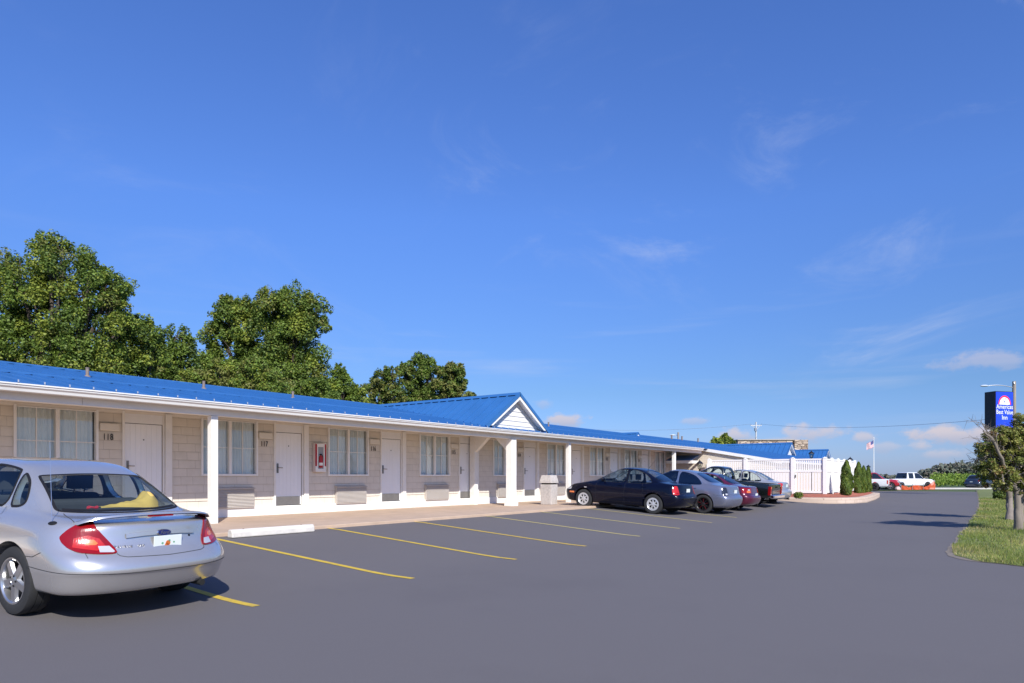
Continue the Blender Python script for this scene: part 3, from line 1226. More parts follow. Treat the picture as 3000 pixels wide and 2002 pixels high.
# mulch surface
bm = bmesh.new()
poly = [Vector((p.x, p.y, BEDZ + .005)) for p in offset_line(outer, .33)]
fv = [bm.verts.new(p) for p in poly]
f = bm.faces.new(fv)
bmesh.ops.triangulate(bm, faces=[f])
bmesh.ops.subdivide_edges(bm, edges=bm.edges, cuts=5, use_grid_fill=True)
for v in bm.verts:
    v.co.z = bed_z(v.co.x, v.co.y) + .02 * noise.noise(v.co * 3)
bmesh.ops.recalc_face_normals(bm, faces=bm.faces)
me = bpy.data.meshes.new('mulch')
bm.to_mesh(me)
bm.free()
me.materials.append(MULCH)
mo = bpy.data.objects.new('mulch', me)
COL.objects.link(mo)
tag(mo, kind='stuff')

# grass verge on the right
vp = [(3000, 1660), (2960, 1655), (2900, 1650), (2850, 1644), (2800, 1634), (2786, 1618), (2800, 1590), (2822, 1560), (2842, 1530), (2862, 1505), (2872, 1480), (2868, 1455), (2862, 1437)]
vg = [G(*p) for p in vp]
d0 = (vg[0] - vg[2]).normalized()
poly = [vg[0] + d0 * 14] + vg + [vg[-1] + Vector((40, -2, 0)), vg[0] + d0 * 14 + Vector((100, -10, 0))]
for _ in range(2):
    out_ = []
    for i_, p_ in enumerate(poly):
        q_ = poly[(i_ + 1) % len(poly)]
        out_ += [p_.lerp(q_, .25), p_.lerp(q_, .75)] if (q_ - p_).length < 30 else [p_, q_]
    poly = out_
fine = []
for i_, p_ in enumerate(poly):
    q_ = poly[(i_ + 1) % len(poly)]
    k_ = max(1, int((q_ - p_).length / .25)) if (q_ - p_).length < 30 else 1
    for j_ in range(k_):
        w_ = p_.lerp(q_, j_ / k_)
        fine.append(w_ + Vector((noise.noise(w_ * 1.3), noise.noise(w_ * 1.3 + Vector((9, 0, 0))), 0)) * .16 + Vector((noise.noise(w_ * 6), noise.noise(w_ * 6 + Vector((9, 0, 0))), 0)) * .06)
VERGE = [(p.x, p.y) for p in fine]
cen_ = Vector((sum(p.x for p in fine) / len(fine), sum(p.y for p in fine) / len(fine), 0))
SOILP = []
for i_, p_ in enumerate(poly):
    q_ = poly[(i_ + 1) % len(poly)]
    k_ = max(1, int((q_ - p_).length / .3)) if (q_ - p_).length < 30 else 1
    t_ = (q_ - p_).normalized()
    n_ = Vector((t_.y, -t_.x, 0))
    if n_.dot(p_ - cen_) < 0:
        n_ = -n_
    for j_ in range(k_):
        w_ = p_.lerp(q_, j_ / k_)
        SOILP.append(w_ + n_ * (.07 + .08 * noise.noise(w_ * .9) + .05 * noise.noise(w_ * 2.7)))
bm = bmesh.new()
f = bm.faces.new([bm.verts.new((x, y, ground_z(x, y) + 0.010)) for x, y in VERGE])
bmesh.ops.triangulate(bm, faces=[f])
bmesh.ops.recalc_face_normals(bm, faces=bm.faces)
me = bpy.data.meshes.new('grass_verge')
bm.to_mesh(me)
bm.free()
me.materials.append(GRASSG)
vo = bpy.data.objects.new('grass_verge', me)
COL.objects.link(vo)
tag(vo, kind='structure')

bm = bmesh.new()
f = bm.faces.new([bm.verts.new((p_.x, p_.y, ground_z(p_.x, p_.y) + 0.005)) for p_ in SOILP])
bmesh.ops.triangulate(bm, faces=[f])
bmesh.ops.recalc_face_normals(bm, faces=bm.faces)
me = bpy.data.meshes.new('bare_soil')
bm.to_mesh(me)
bm.free()
me.materials.append(mat('sandy_soil', (.20, .165, .13), .95, var=.3, vscale=4, bump=.6, bscale=30))
vo = bpy.data.objects.new('bare_soil', me)
COL.objects.link(vo)
tag(vo, kind='structure')

# pale kerb where the lot ends
a, b = G(2700, 1434), G(2880, 1434)
d = (b - a).normalized()
a -= d * 14
b += d * 6
n = Vector((-d.y, d.x, 0))
if n.dot(Vector((CA, SA, 0))) < 0:
    n = -n
mb = MB()
mb.add([(*(a - n * 0).xy, 0), (*(b).xy, 0), (*(b).xy, .16), (*(a).xy, .16), (*(b + n * 1.2).xy, .17), (*(a + n * 1.2).xy, .17)], [(0, 1, 2, 3), (3, 2, 4, 5)])
tag(mb.build('far_kerb', mat('pale_concrete', (.5, .48, .45), .9, var=.1), None), kind='structure')
FARA, FARB, FARN = a, b, n
# ------------------------------------------------------------------ vehicles
def paint(name, col, metal=0.55, rough=0.32, coat=1.0, spec=0.5):
    m = mat(name, col, rough, metal=metal, spec=spec, var=0.03, vscale=3, coat=coat, rvar=0.05)
    b = m.node_tree.nodes['Principled BSDF']
    b.inputs['Coat Roughness'].default_value = 0.05
    return m


CARGLASS = glass_mat('car_glass', (0.80, 0.87, 0.84), (0.6, 0.66, 0.72), 1.45, 0.0, 0.0)
CARTINT = glass_mat('tinted_car_glass', (0.10, 0.12, 0.13), (0.8, 0.9, 1.0), 1.5, 0.0, 0.03)
GLASSBLACK = mat('dark_car_glass', (0.012, 0.015, 0.018), 0.05, spec=0.8)
CABIN = mat('cabin_trim', (0.020, 0.021, 0.024), 0.8)
SEATM = mat('seat_fabric', (0.05, 0.052, 0.06), 0.9, var=0.1, vscale=12)
LENSRED = mat('red_lens', (0.23, 0.004, 0.006), 0.16, spec=0.35, coat=.25, var=.12, vscale=14, bump=.07, bscale=60, stretch=(1, 1, .15))
LENSBRIGHT = mat('bright_red_lens', (0.46, 0.015, 0.008), 0.15, coat=.5, var=.18, vscale=16, bump=.10, bscale=70, stretch=(1, 1, .15))
LENSAMBER = mat('amber_lens', (0.75, 0.16, 0.02), 0.15, coat=1.0)
LENSCLEAR = mat('clear_lens', (0.62, 0.60, 0.60), 0.15, metal=0.3, coat=1.0)
LENSSMOKE = mat('smoked_lens', (0.02, 0.018, 0.02), 0.1, coat=1.0)
ALLOY = mat('alloy_rim', (0.58, 0.57, 0.56), 0.28, metal=0.9)
HUBCAP = mat('silver_hubcap', (0.62, 0.62, 0.63), 0.35, metal=0.5)
BLACKRIM = mat('black_rim', (0.02, 0.017, 0.018), 0.3, coat=0.5)
REDRIM = mat('red_rim_accent', (0.07, 0.008, 0.012), 0.35)
PLATEW = mat('plate_white', (0.72, 0.75, 0.72), 0.5)
SEAM = mat('panel_seam', (0.02, 0.02, 0.022), 0.7)
BRIGHTTRIM = mat('bright_trim', (0.6, 0.6, 0.62), 0.25, metal=0.9)
UNDER = mat('underbody', (0.012, 0.012, 0.012), 0.9)


def pl(pts, x):
    if x <= pts[0][0]:
        return pts[0][1]
    for (a, za), (b, zb) in zip(pts, pts[1:]):
        if x <= b:
            t = (x - a) / (b - a)
            t = t * t * (3 - 2 * t) * 0.5 + t * 0.5
            return za + (zb - za) * t
    return pts[-1][1]


def loop_pts(lp, NC=8, NS=22):
    """half outline (y >= 0) from the rear centre to the front centre"""
    xr, xf, hw = lp['xr'], lp['xf'], lp['hw']
    lr, lf = lp.get('lr', 0.35), lp.get('lf', 0.5)
    nr, nf = lp.get('nr', 2.6), lp.get('nf', 2.6)
    tr, tf = lp.get('tr', 0.04), lp.get('tf', 0.06)
    z = lp['z']
    xa, xb = xr + lr, xf - lf
    xm = (xa + xb) / 2
    pts = []

    def wid(x):
        s = (x - xm) / ((xf - xr) / 2)
        return hw * (1 - (tf if s > 0 else tr) * abs(s) ** 2.4)
    for i in range(NC):
        a = i / NC * math.pi / 2
        yf, xx = math.sin(a) ** (2 / nr), math.cos(a) ** (2 / nr)
        pts.append((xr + lr * (1 - xx), wid(xa) * yf))
    for i in range(NS + 1):
        x = xa + (xb - xa) * i / NS
        pts.append((x, wid(x)))
    for i in range(1, NC + 1):
        a = (1 - i / NC) * math.pi / 2
        yf, xx = math.sin(a) ** (2 / nf), math.cos(a) ** (2 / nf)
        pts.append((xf - lf * (1 - xx), wid(xb) * yf if i < NC else 0.0))
    zz = z if callable(z) else (lambda x: pl(z, x)) if isinstance(z, list) else (lambda x: z)
    bow = lp.get('crown', 0.0)
    return [(x, y, zz(x) - bow * (y / hw) ** 2) for x, y in pts]


def body_mesh(loops, capz=0.02, level=2):
    H = [loop_pts(l) for l in loops]
    n = len(H[0])
    vs, fs = [], []
    idx = []
    for h in H:
        row = []
        for i, (x, y, z) in enumerate(h):
            vs.append((x, y, z))
            row.append(len(vs) - 1)
        for i in range(n - 2, 0, -1):
            x, y, z = h[i]
            vs.append((x, -y, z))
            row.append(len(vs) - 1)
        idx.append(row)
    m = len(idx[0])
    for a, b in zip(idx, idx[1:]):
        for i in range(m):
            j = (i + 1) % m
            fs.append((a[i], a[j], b[j], b[i]))
    for row, dz, flip in ((idx[-1], capz, False), (idx[0], 0.0, True)):
        cen = {}
        for i in range(1, n - 1):
            x, y, z = vs[row[i]]
            vs.append((x, 0, z + dz))
            cen[i] = len(vs) - 1
        q = []
        for i in range(1, n - 2):
            q.append((row[i], row[i + 1], cen[i + 1], cen[i]))
            q.append((cen[i], cen[i + 1], row[m - i - 1], row[m - i]))
        q.append((row[0], row[1], cen[1]))
        q.append((row[0], cen[1], row[m - 1]))
        q.append((row[n - 1], cen[n - 2], row[n - 2]))
        q.append((row[n - 1], row[m - (n - 2)], cen[n - 2]))
        fs += [tuple(reversed(f)) for f in q] if flip else q
    me = bpy.data.meshes.new('shell')
    me.from_pydata(vs, [], fs)
    bm = bmesh.new()
    bm.from_mesh(me)
    bmesh.ops.recalc_face_normals(bm, faces=bm.faces)
    bm.to_mesh(me)
    bm.free()
    o = bpy.data.objects.new('shell', me)
    COL.objects.link(o)
    if level:
        s = o.modifiers.new('s', 'SUBSURF')
        s.levels = level
        s.render_levels = level
    dg = bpy.context.evaluated_depsgraph_get()
    out = bpy.data.meshes.new_from_object(o.evaluated_get(dg))
    bpy.data.objects.remove(o)
    return out


def bvh_of(me):
    return BVHTree.FromPolygons([v.co[:] for v in me.vertices], [p.vertices[:] for p in me.polygons])


AXES = {'left': (Vector((0, -1, 0)), Vector((1, 0, 0))), 'right': (Vector((0, 1, 0)), Vector((1, 0, 0))),
        'rear': (Vector((1, 0, 0)), Vector((0, 1, 0))), 'front': (Vector((-1, 0, 0)), Vector((0, 1, 0)))}
s2 = 1 / math.sqrt(2)
AXES['rl'] = (Vector((s2, -s2, 0)), Vector((-s2, -s2, 0)))
AXES['rr'] = (Vector((s2, s2, 0)), Vector((-s2, s2, 0)))
AXES['fl'] = (Vector((-s2, -s2, 0)), Vector((s2, -s2, 0)))
AXES['fr'] = (Vector((-s2, s2, 0)), Vector((s2, s2, 0)))
AXES['top'] = (Vector((0, 0, -1)), Vector((1, 0, 0)))


def cast(bvh, ax, a, b):
    d, h = AXES[ax]
    up = Vector((0, 0, 1)) if ax != 'top' else Vector((0, 1, 0))
    o = h * a + up * b - d * 6
    loc, nrm, _, _ = bvh.ray_cast(o, d)
    if loc is None:
        # slide onto the silhouette: nearest point of the surface to the ray's closest pass
        loc, nrm, _, _ = bvh.find_nearest(h * a + up * b - d * 0.9)
    if nrm.dot(d) > 0:
        nrm = -nrm
    return loc, nrm


def scan(poly, x):
    ys = []
    n = len(poly)
    for i in range(n):
        (x0, y0), (x1, y1) = poly[i], poly[(i + 1) % n]
        if x0 == x1:
            continue
        if min(x0, x1) <= x <= max(x0, x1):
            ys.append(y0 + (y1 - y0) * (x - x0) / (x1 - x0))
    return (min(ys), max(ys)) if ys else (poly[0][1], poly[0][1])


def patch(bvh, ax, poly, off=0.003, thick=0.012, nx=26, ny=9, mb=None, mi=0):
    """sheet over the body with outline poly (horizontal, vertical) seen along axis ax"""
    mb = mb or MB()
    xs = [p[0] for p in poly]
    x0, x1 = min(xs) + 1e-4, max(xs) - 1e-4
    top, bot = [], []
    for i in range(nx + 1):
        s = i / nx
        s = 0.5 - 0.5 * math.cos(math.pi * s) if nx > 8 else s
        x = x0 + (x1 - x0) * s
        lo, hi = scan(poly, x)
        for j in range(ny + 1):
            p, n = cast(bvh, ax, x, lo + (hi - lo) * j / ny)
            top.append(p + n * off)
            bot.append(p + n * (off - thick))
    N = (nx + 1) * (ny + 1)
    fs = []

    def I(i, j):
        return i * (ny + 1) + j
    for i in range(nx):
        for j in range(ny):
            fs.append((I(i, j), I(i + 1, j), I(i + 1, j + 1), I(i, j + 1)))
    ring = [I(i, 0) for i in range(nx + 1)] + [I(nx, j) for j in range(1, ny + 1)] + [I(i, ny) for i in range(nx - 1, -1, -1)] + [I(0, j) for j in range(ny - 1, 0, -1)]
    vs = top
    if thick > 0:
        vs = top + bot
        for a, b in zip(ring, ring[1:] + ring[:1]):
            fs.append((b, a, a + N, b + N))
    mb.add(vs, fs, mi)
    return mb


def ribbon(bvh, ax, line, w=0.008, off=0.0015, mb=None, mi=0, closed=False, step=0.04, rise=0.0):
    mb = mb or MB()
    pts = list(line) + ([line[0]] if closed else [])
    dense = []
    for (x0, y0), (x1, y1) in zip(pts, pts[1:]):
        L = math.hypot(x1 - x0, y1 - y0)
        k = max(1, int(L / step))
        for i in range(k):
            dense.append((x0 + (x1 - x0) * i / k, y0 + (y1 - y0) * i / k))
    dense.append(pts[-1])
    P3 = [cast(bvh, ax, *p) for p in dense]
    vs, fs = [], []
    for i, (p, n) in enumerate(P3):
        t = P3[min(i + 1, len(P3) - 1)][0] - P3[max(i - 1, 0)][0]
        s = n.cross(t)
        s = s.normalized() if s.length > 1e-9 else Vector((0, 0, 1))
        if rise:
            vs += [p + s * w / 2 - n * 0.004, p + s * w * .36 + n * rise, p - s * w * .36 + n * rise, p - s * w / 2 - n * 0.004]
        else:
            vs += [p + s * w / 2 + n * off, p - s * w / 2 + n * off]
    k = 4 if rise else 2
    for i in range(len(P3) - 1):
        for j in range(k - 1):
            a = i * k + j
            fs.append((a, a + 1, a + k + 1, a + k))
    return mb.add(vs, fs, mi)


def clip(poly, a, b, c):
    """keep a*x + b*y >= c"""
    out = []
    n = len(poly)
    for i in range(n):
        p, q = poly[i], poly[(i + 1) % n]
        fp, fq = a * p[0] + b * p[1] - c, a * q[0] + b * q[1] - c
        if fp >= 0:
            out.append(p)
        if fp * fq < 0:
            t = fp / (fp - fq)
            out.append((p[0] + (q[0] - p[0]) * t, p[1] + (q[1] - p[1]) * t))
    return out


def chaikin(poly, n=2, k=.25):
    for _ in range(n):
        out = []
        for i in range(len(poly)):
            (x0, y0), (x1, y1) = poly[i], poly[(i + 1) % len(poly)]
            out += [(x0 + (x1 - x0) * k, y0 + (y1 - y0) * k), (x1 - (x1 - x0) * k, y1 - (y1 - y0) * k)]
        poly = out
    return poly


def inset(poly, d):
    cx = sum(p[0] for p in poly) / len(poly)
    cy = sum(p[1] for p in poly) / len(poly)
    w = max(p[0] for p in poly) - min(p[0] for p in poly)
    h = max(p[1] for p in poly) - min(p[1] for p in poly)
    return [(cx + (p[0] - cx) * (1 - 2 * d / w), cy + (p[1] - cy) * (1 - 2 * d / h)) for p in poly]


def boolean(me, cutters, mats):
    """me minus closed cutter meshes, one after the other; a cut that collapses the shell is retried a hair's breadth away"""
    rj = random.Random(3)

    def span(m_):
        xs = [v.co.x for v in m_.vertices]
        zs = [v.co.z for v in m_.vertices]
        return (max(xs) - min(xs), max(zs) - min(zs)) if xs else (0, 0)
    for c in cutters:
        s0, n0 = span(me), len(me.polygons)
        for attempt in range(7):
            o = bpy.data.objects.new('shell', me)
            co = bpy.data.objects.new('cutter', c)
            COL.objects.link(o)
            COL.objects.link(co)
            if attempt:
                co.location = [rj.uniform(-.004, .004) for _ in range(3)]
            md = o.modifiers.new('cut', 'BOOLEAN')
            md.operation = 'DIFFERENCE'
            md.object = co
            md.solver = 'EXACT'
            md.material_mode = 'INDEX'
            if attempt > 4:
                md.use_hole_tolerant = True
            dg = bpy.context.evaluated_depsgraph_get()
            out = bpy.data.meshes.new_from_object(o.evaluated_get(dg))
            bpy.data.objects.remove(o)
            bpy.data.objects.remove(co)
            s1 = span(out)
            if len(out.polygons) > .6 * n0 and s1[0] > .97 * s0[0] and s1[1] > .9 * s0[1]:
                me = out
                break
            print('boolean retry', attempt, len(out.polygons), n0)
        else:
            print('boolean skipped a cut')
    return me


def wheel_meshes(R_, w, rr, style, rimmat, key):
    M = Matrix.Rotation(R(-90), 4, 'X')
    t = MB()
    h = w / 2
    t.lathe([(rr - .012, -h * .8), (rr + .01, -h * .96), (rr + .03, -h), (R_ - .04, -h * 1.02), (R_ - .012, -h * .93), (R_, -h * .72),
             (R_, -h * .30), (R_ - .007, -h * .29), (R_ - .007, -h * .25), (R_, -h * .24), (R_, h * .24), (R_ - .007, h * .25), (R_ - .007, h * .29), (R_, h * .30),
             (R_, h * .72), (R_ - .012, h * .93), (R_ - .04, h * 1.02), (rr + .03, h), (rr + .01, h * .96), (rr - .012, h * .8)], 48, M, closed=True)
    tyre = t.mesh('tyre', RUBBER)
    r = MB()
    r.lathe([(rr + .004, h * .93), (rr + .006, h * .97), (rr - .006, h * .97), (rr - .018, h * .86), (rr - .03, h * .2), (rr - .03, -h * .8), (rr, -h * .85)], 48, M, 0)
    r.disc(rr - .02, h * 0.12, 32, M, 1)
    if style == 'hubcap':
        n, gap = 7, 0.42
        r.lathe([(rr - .012, h * .9), (rr - .05, h * .95), (rr - .058, h * .80)], 48, M, 0)
    elif style == 'star':
        n, gap = 5, 0.40
    elif style == 'mesh':
        n, gap = 10, 0.30
    else:
        n, gap = 6, 0.5
    rin, rout = rr * .20, rr - .014 if style != 'hubcap' else rr - .045
    for k in range(n):
        a = 2 * math.pi * k / n + 0.3
        c, s = math.cos(a), math.sin(a)
        wi = {'hubcap': .028, 'star': .052, 'mesh': .012}.get(style, .035)
        wo = {'hubcap': .036, 'star': .048, 'mesh': .010}.get(style, .03)
        pts = []
        for rad, wd, zz in ((rin, wi, h * .86), (rr * .6, (wi + wo) * .42, h * .84), (rout, wo, h * .80)):
            for side in (-1, 1):
                for dz, kf in ((0, .72), (-.028, 1.0)):
                    pts.append(M @ Vector((rad * c - side * wd * kf * s, rad * s + side * wd * kf * c, zz + dz)))
        fs = []
        for j in range(2):
            o = j * 4
            fs += [(o, o + 2, o + 6, o + 4), (o, o + 4, o + 5, o + 1), (o + 2, o + 3, o + 7, o + 6)]
        r.add(pts, fs, 2 if style == 'mesh' and k % 2 else 0)
    r.lathe([(rr * .30, h * .62), (rr * .27, h * .86), (rr * .15, h * .93), (rr * .14, h * .89), (0.0, h * .90)], 24, M, 0)
    if style in ('star', 'mesh'):
        for k in range(5):
            a = 2 * math.pi * (k + .5) / 5
            r.lathe([(.011, h * .82), (.011, h * .92), (0, h * .93)], 8, M @ Matrix.Translation((rr * .22 * math.cos(a), rr * .22 * math.sin(a), 0)), 1)
    rim = r.mesh('rim', [rimmat, DARK, REDRIM])
    for me in (tyre, rim):
        bm = bmesh.new()
        bm.from_mesh(me)
        bmesh.ops.recalc_face_normals(bm, faces=bm.faces)
        bm.to_mesh(me)
        bm.free()
        me.polygons.foreach_set('use_smooth', [True] * len(me.polygons))
        bm = bmesh.new()
        bm.from_mesh(me)
        for e in bm.edges:
            if len(e.link_faces) == 2 and e.calc_face_angle(0) > R(35):
                e.smooth = False
        bm.to_mesh(me)
        bm.free()
    return tyre, rim


def add_wheels(root, S, meshes):
    for x in (S['xa'], S['xb']):
        for sy in (1, -1):
            wroot = sub_empty('wheel', root, (x - S['L'] / 2, sy * S['track'], S['R']), (0, 0, 0 if sy > 0 else math.pi))
            for me, nm in zip(meshes, ('tyre', 'rim')):
                o = bpy.data.objects.new(nm, me)
                COL.objects.link(o)
                o.parent = wroot


def mirror_poly(p):
    return p


def rounded_box(mb, x0, x1, y0, y1, z0, z1, mi=0):
    mb.box(x0, x1, y0, y1, z0, z1, mi)


def make_vehicle(name, label, cat, S, pos, rz, pitch=0.0, roll=0.0, group=None):
    """S: the vehicle's measures; everything is modelled with x = 0 at the rear bumper, then centred on the root"""
    L = S['L']
    root = thing(name, label, cat, pos, rz, group)
    root.rotation_euler = (roll, -pitch, rz)
    ZO = S.get('zoff', 0.0)
    root['world_offset'] = [L / 2, 0, -ZO]
    simple = S.get('simple', False)
    base = body_mesh(S['loops'], S.get('capz', 0.012), S.get('level', 2))
    bvh = bvh_of(base)
    mats = [S['paint'], UNDER, CABIN]
    cut = []
    # wheel wells
    for x in (S['xa'], S['xb']):
        m = MB()
        m.mi = 1
        for sy in (1, -1):
            ra = S['R'] + S.get('gap', 0.05)
            M = Matrix.Translation((x, sy * S['track'], S['R'] + S.get('lift', 0.01) - ZO)) @ Matrix.Rotation(R(-90), 4, 'X')
            m.lathe([(0, -.22), (ra, -.22), (ra, .4), (0, .4)] if sy > 0 else [(0, -.4), (ra, -.4), (ra, .22), (0, .22)], 48, M)
        me = m.mesh('cutter', mats)
        bm = bmesh.new()
        bm.from_mesh(me)
        bmesh.ops.remove_doubles(bm, verts=bm.verts, dist=1e-5)
        bmesh.ops.recalc_face_normals(bm, faces=bm.faces)
        bm.to_mesh(me)
        bm.free()
        cut.append(me)

    def prism_cut(poly, a, b, axis, mi=2):
        m = MB()
        m.mi = mi
        m.prism(poly, a, b, axis)
        me = m.mesh('cutter', mats)
        bm = bmesh.new()
        bm.from_mesh(me)
        bmesh.ops.recalc_face_normals(bm, faces=bm.faces)
        bm.to_mesh(me)
        bm.free()
        cut.append(me)
    wins_ = [(ax, p_ if simple else chaikin(p_, 2)) for ax, p_ in S['windows']]        # list of (axis, polygon)
    glass = S.get('glass', CARGLASS)
    if not simple:
        cav = body_mesh(S['cabin'], 0.0, 1)
        for m_ in mats:
            cav.materials.append(m_)
        cav.polygons.foreach_set('material_index', [2] * len(cav.polygons))
        cut.append(cav)
        for ax, poly in wins_:
            h = inset(poly, 0.003)
            if ax == 'left':
                prism_cut(h, 0.25, 1.3, 'y')
            elif ax == 'right':
                prism_cut(h, -1.3, -0.25, 'y')
            elif ax == 'rear':
                prism_cut(h, -0.5, S['xmid'], 'x')
            else:
                prism_cut(h, S['xmid'], L + .5, 'x')
    for x0, x1, y0, y1, z0, z1 in S.get('boxes', []):
        prism_cut([(x0, y0), (x1, y0), (x1, y1), (x0, y1)], z0, z1, 'z', 1)
    for m_ in mats:
        base.materials.append(m_)
    out = boolean(base, cut, mats)
    out.materials.clear()
    for m_ in mats:
        out.materials.append(m_)
    body = bpy.data.objects.new('body', out)
    COL.objects.link(body)
    body.parent = root
    body.location = (-L / 2, 0, ZO)
    smooth_by_angle(body, 32)
    # dark underside
    # glass
    names = {'left': 'side_window', 'right': 'side_window', 'rear': 'rear_window', 'front': 'windscreen'}
    for ax, poly in wins_:
        off = 0.003 if simple else -0.004
        mbp = patch(bvh, ax, poly, off, 0.0 if not simple else 0.006, 26, 9)
        g = mbp.build(names[ax], GLASSBLACK if simple else glass, root, smooth=60)
        if not simple:
            rb = ribbon(bvh, ax, inset(poly, -0.004), S.get('trimw', 0.020), 0.0025, closed=True)
            rb.build('window_seal', S.get('seal', DARK), g, loc=(0, 0, 0))
    # panel seams
    if S.get('seams'):
        m = MB()
        for ax, line in S['seams']:
            ribbon(bvh, ax, line, S.get('seamw', 0.007), 0.0026, m)
        m.build('panel_seam', SEAM, root)
    for nm, ax, poly, mt, off, th, kids in S.get('lights', []):
        o = patch(bvh, ax, poly, off, th, 24, 9).build(nm, mt, root, smooth=50)
        for nm2, ax2, poly2, mt2, off2 in kids:
            patch(bvh, ax2, poly2, off2, 0.004, 14, 6).build(nm2, mt2, o, smooth=50, loc=(0, 0, 0))
    for nm, ax, line, w, rise, mt in S.get('strips', []):
        ribbon(bvh, ax, line, w, 0.002, rise=rise).build(nm, mt, root, smooth=50)
    # seats
    if not simple:
        for sx, sy in S.get('seats', []):
            m = MB()
            rounded_box(m, sx - .10, sx + .06, sy - .25, sy + .25, .48, 1.02)
            rounded_box(m, sx - .05, sx + .50, sy - .25, sy + .25, .40, .54)
            so = m.build('seat', SEATM, root, bevel=0.05, seg=3)
            m = MB()
            rounded_box(m, sx - .13, sx - .03, sy - .13, sy + .13, 1.07, 1.27)
            m.tube([(sx - .06, sy - .06, .98), (sx - .08, sy - .06, 1.1)], .008, 6)
            m.tube([(sx - .06, sy + .06, .98), (sx - .08, sy + .06, 1.1)], .008, 6)
            m.build('headrest', SEATM, so, bevel=0.045, seg=3, loc=(0, 0, 0))
        if S.get('bench'):
            m = MB()
            bx = S['bench']
            rounded_box(m, bx - .12, bx + .08, -.6, .6, .45, 1.02)
            m.build('rear_bench', SEATM, root, bevel=0.05, seg=3)
        m = MB()
        dx = S['dash']
        m.prism([(dx - .35, .55), (dx + .25, .55), (dx + .25, .96), (dx - .1, 1.0), (dx - .3, .93)], -.66, .66, 'y')
        m.build('dashboard', CABIN, root, bevel=0.03)
        m = MB()
        M = Matrix.Translation((dx - .45, .37, .93)) @ Matrix.Rotation(R(-65), 4, 'Y')
        m.lathe([(.17, 0), (.185, .012), (.20, 0), (.185, -.012)], 24, M, closed=True)
        m.box(-.17, .17, -.02, .02, -.02, 0, M=M)
        m.build('steering_wheel', DARK, root, smooth=True)
    # mirrors
    for sy in (1, -1):
        mx, my, mz = S['mirror']
        m = MB()
        m.lathe([(0.0, -.075), (.05, -.07), (.085, -.04), (.095, 0.0), (.085, .04), (.05, .07), (0, .075)], 14,
                Matrix.Translation((mx, sy * (my + .11), mz)) @ Matrix.Diagonal((.55, 1.0, .85, 1)) @ Matrix.Rotation(R(90), 4, 'X'))
        m.bar((mx + .03, sy * (my - .05), mz - .04), (mx, sy * (my + .06), mz - .02), .05, .05)
        m.build('wing_mirror', S.get('mirrormat', S['paint']), root, smooth=50)
    for ax, x, z in S.get('handles', []):
        ribbon(bvh, ax, [(x - .085, z), (x + .085, z + .006)], .034, .002, rise=.028, step=.03).build('door_handle', S.get('handlemat', S['paint']), root, smooth=50)
    m = MB()
    m.box(S['xa'] - .35, S['xa'] + .3, -.55, .55, .17, .30)
    m.tube([(.12, -.45, .23), (.9, -.42, .25)], .035, 10)
    m.tube([(S['xa'], -S['track'], S['R']), (S['xa'], S['track'], S['R'])], .05, 8)
    m.tube([(S['xb'], -S['track'], S['R']), (S['xb'], S['track'], S['R'])], .05, 8)
    m.build('underbody', UNDER, root)
    add_wheels(root, S, S['wheels'])
    return root, bvh


def place_patch_plate(root, bvh, S, y, z, w=.305, h=.152, ax='rear', tilt=None):
    p, n = cast(bvh, ax, y, z)
    m = MB()
    x = p.x - .006 if ax == 'rear' else p.x + .006
    m.box(x - .006, x, y - w / 2, y + w / 2, z - h / 2, z + h / 2)
    o = m.build('licence_plate', PLATEW, root, bevel=.004)
    return o, x - .0065


def both(ax_poly):
    out = []
    for ax, poly in ax_poly:
        out.append((ax, poly))
        if ax == 'left':
            out.append(('right', poly))
    return out


def both_lights(ls):
    out = []
    for nm, ax, poly, mt, off, th, kids in ls:
        out.append((nm, ax, poly, mt, off, th, kids))
        if ax in ('rl', 'fl'):
            ax2 = {'rl': 'rr', 'fl': 'fr'}[ax]
            out.append((nm, ax2, poly, mt, off, th, [(a, {'rl': 'rr', 'fl': 'fr', 'rear': 'rear'}[b], c if b != 'rear' else [(-q[0], q[1]) for q in c], d, e) for a, b, c, d, e in kids]))
    return out


def sides(lines):
    return lines + [('right', l) for a, l in lines if a == 'left']


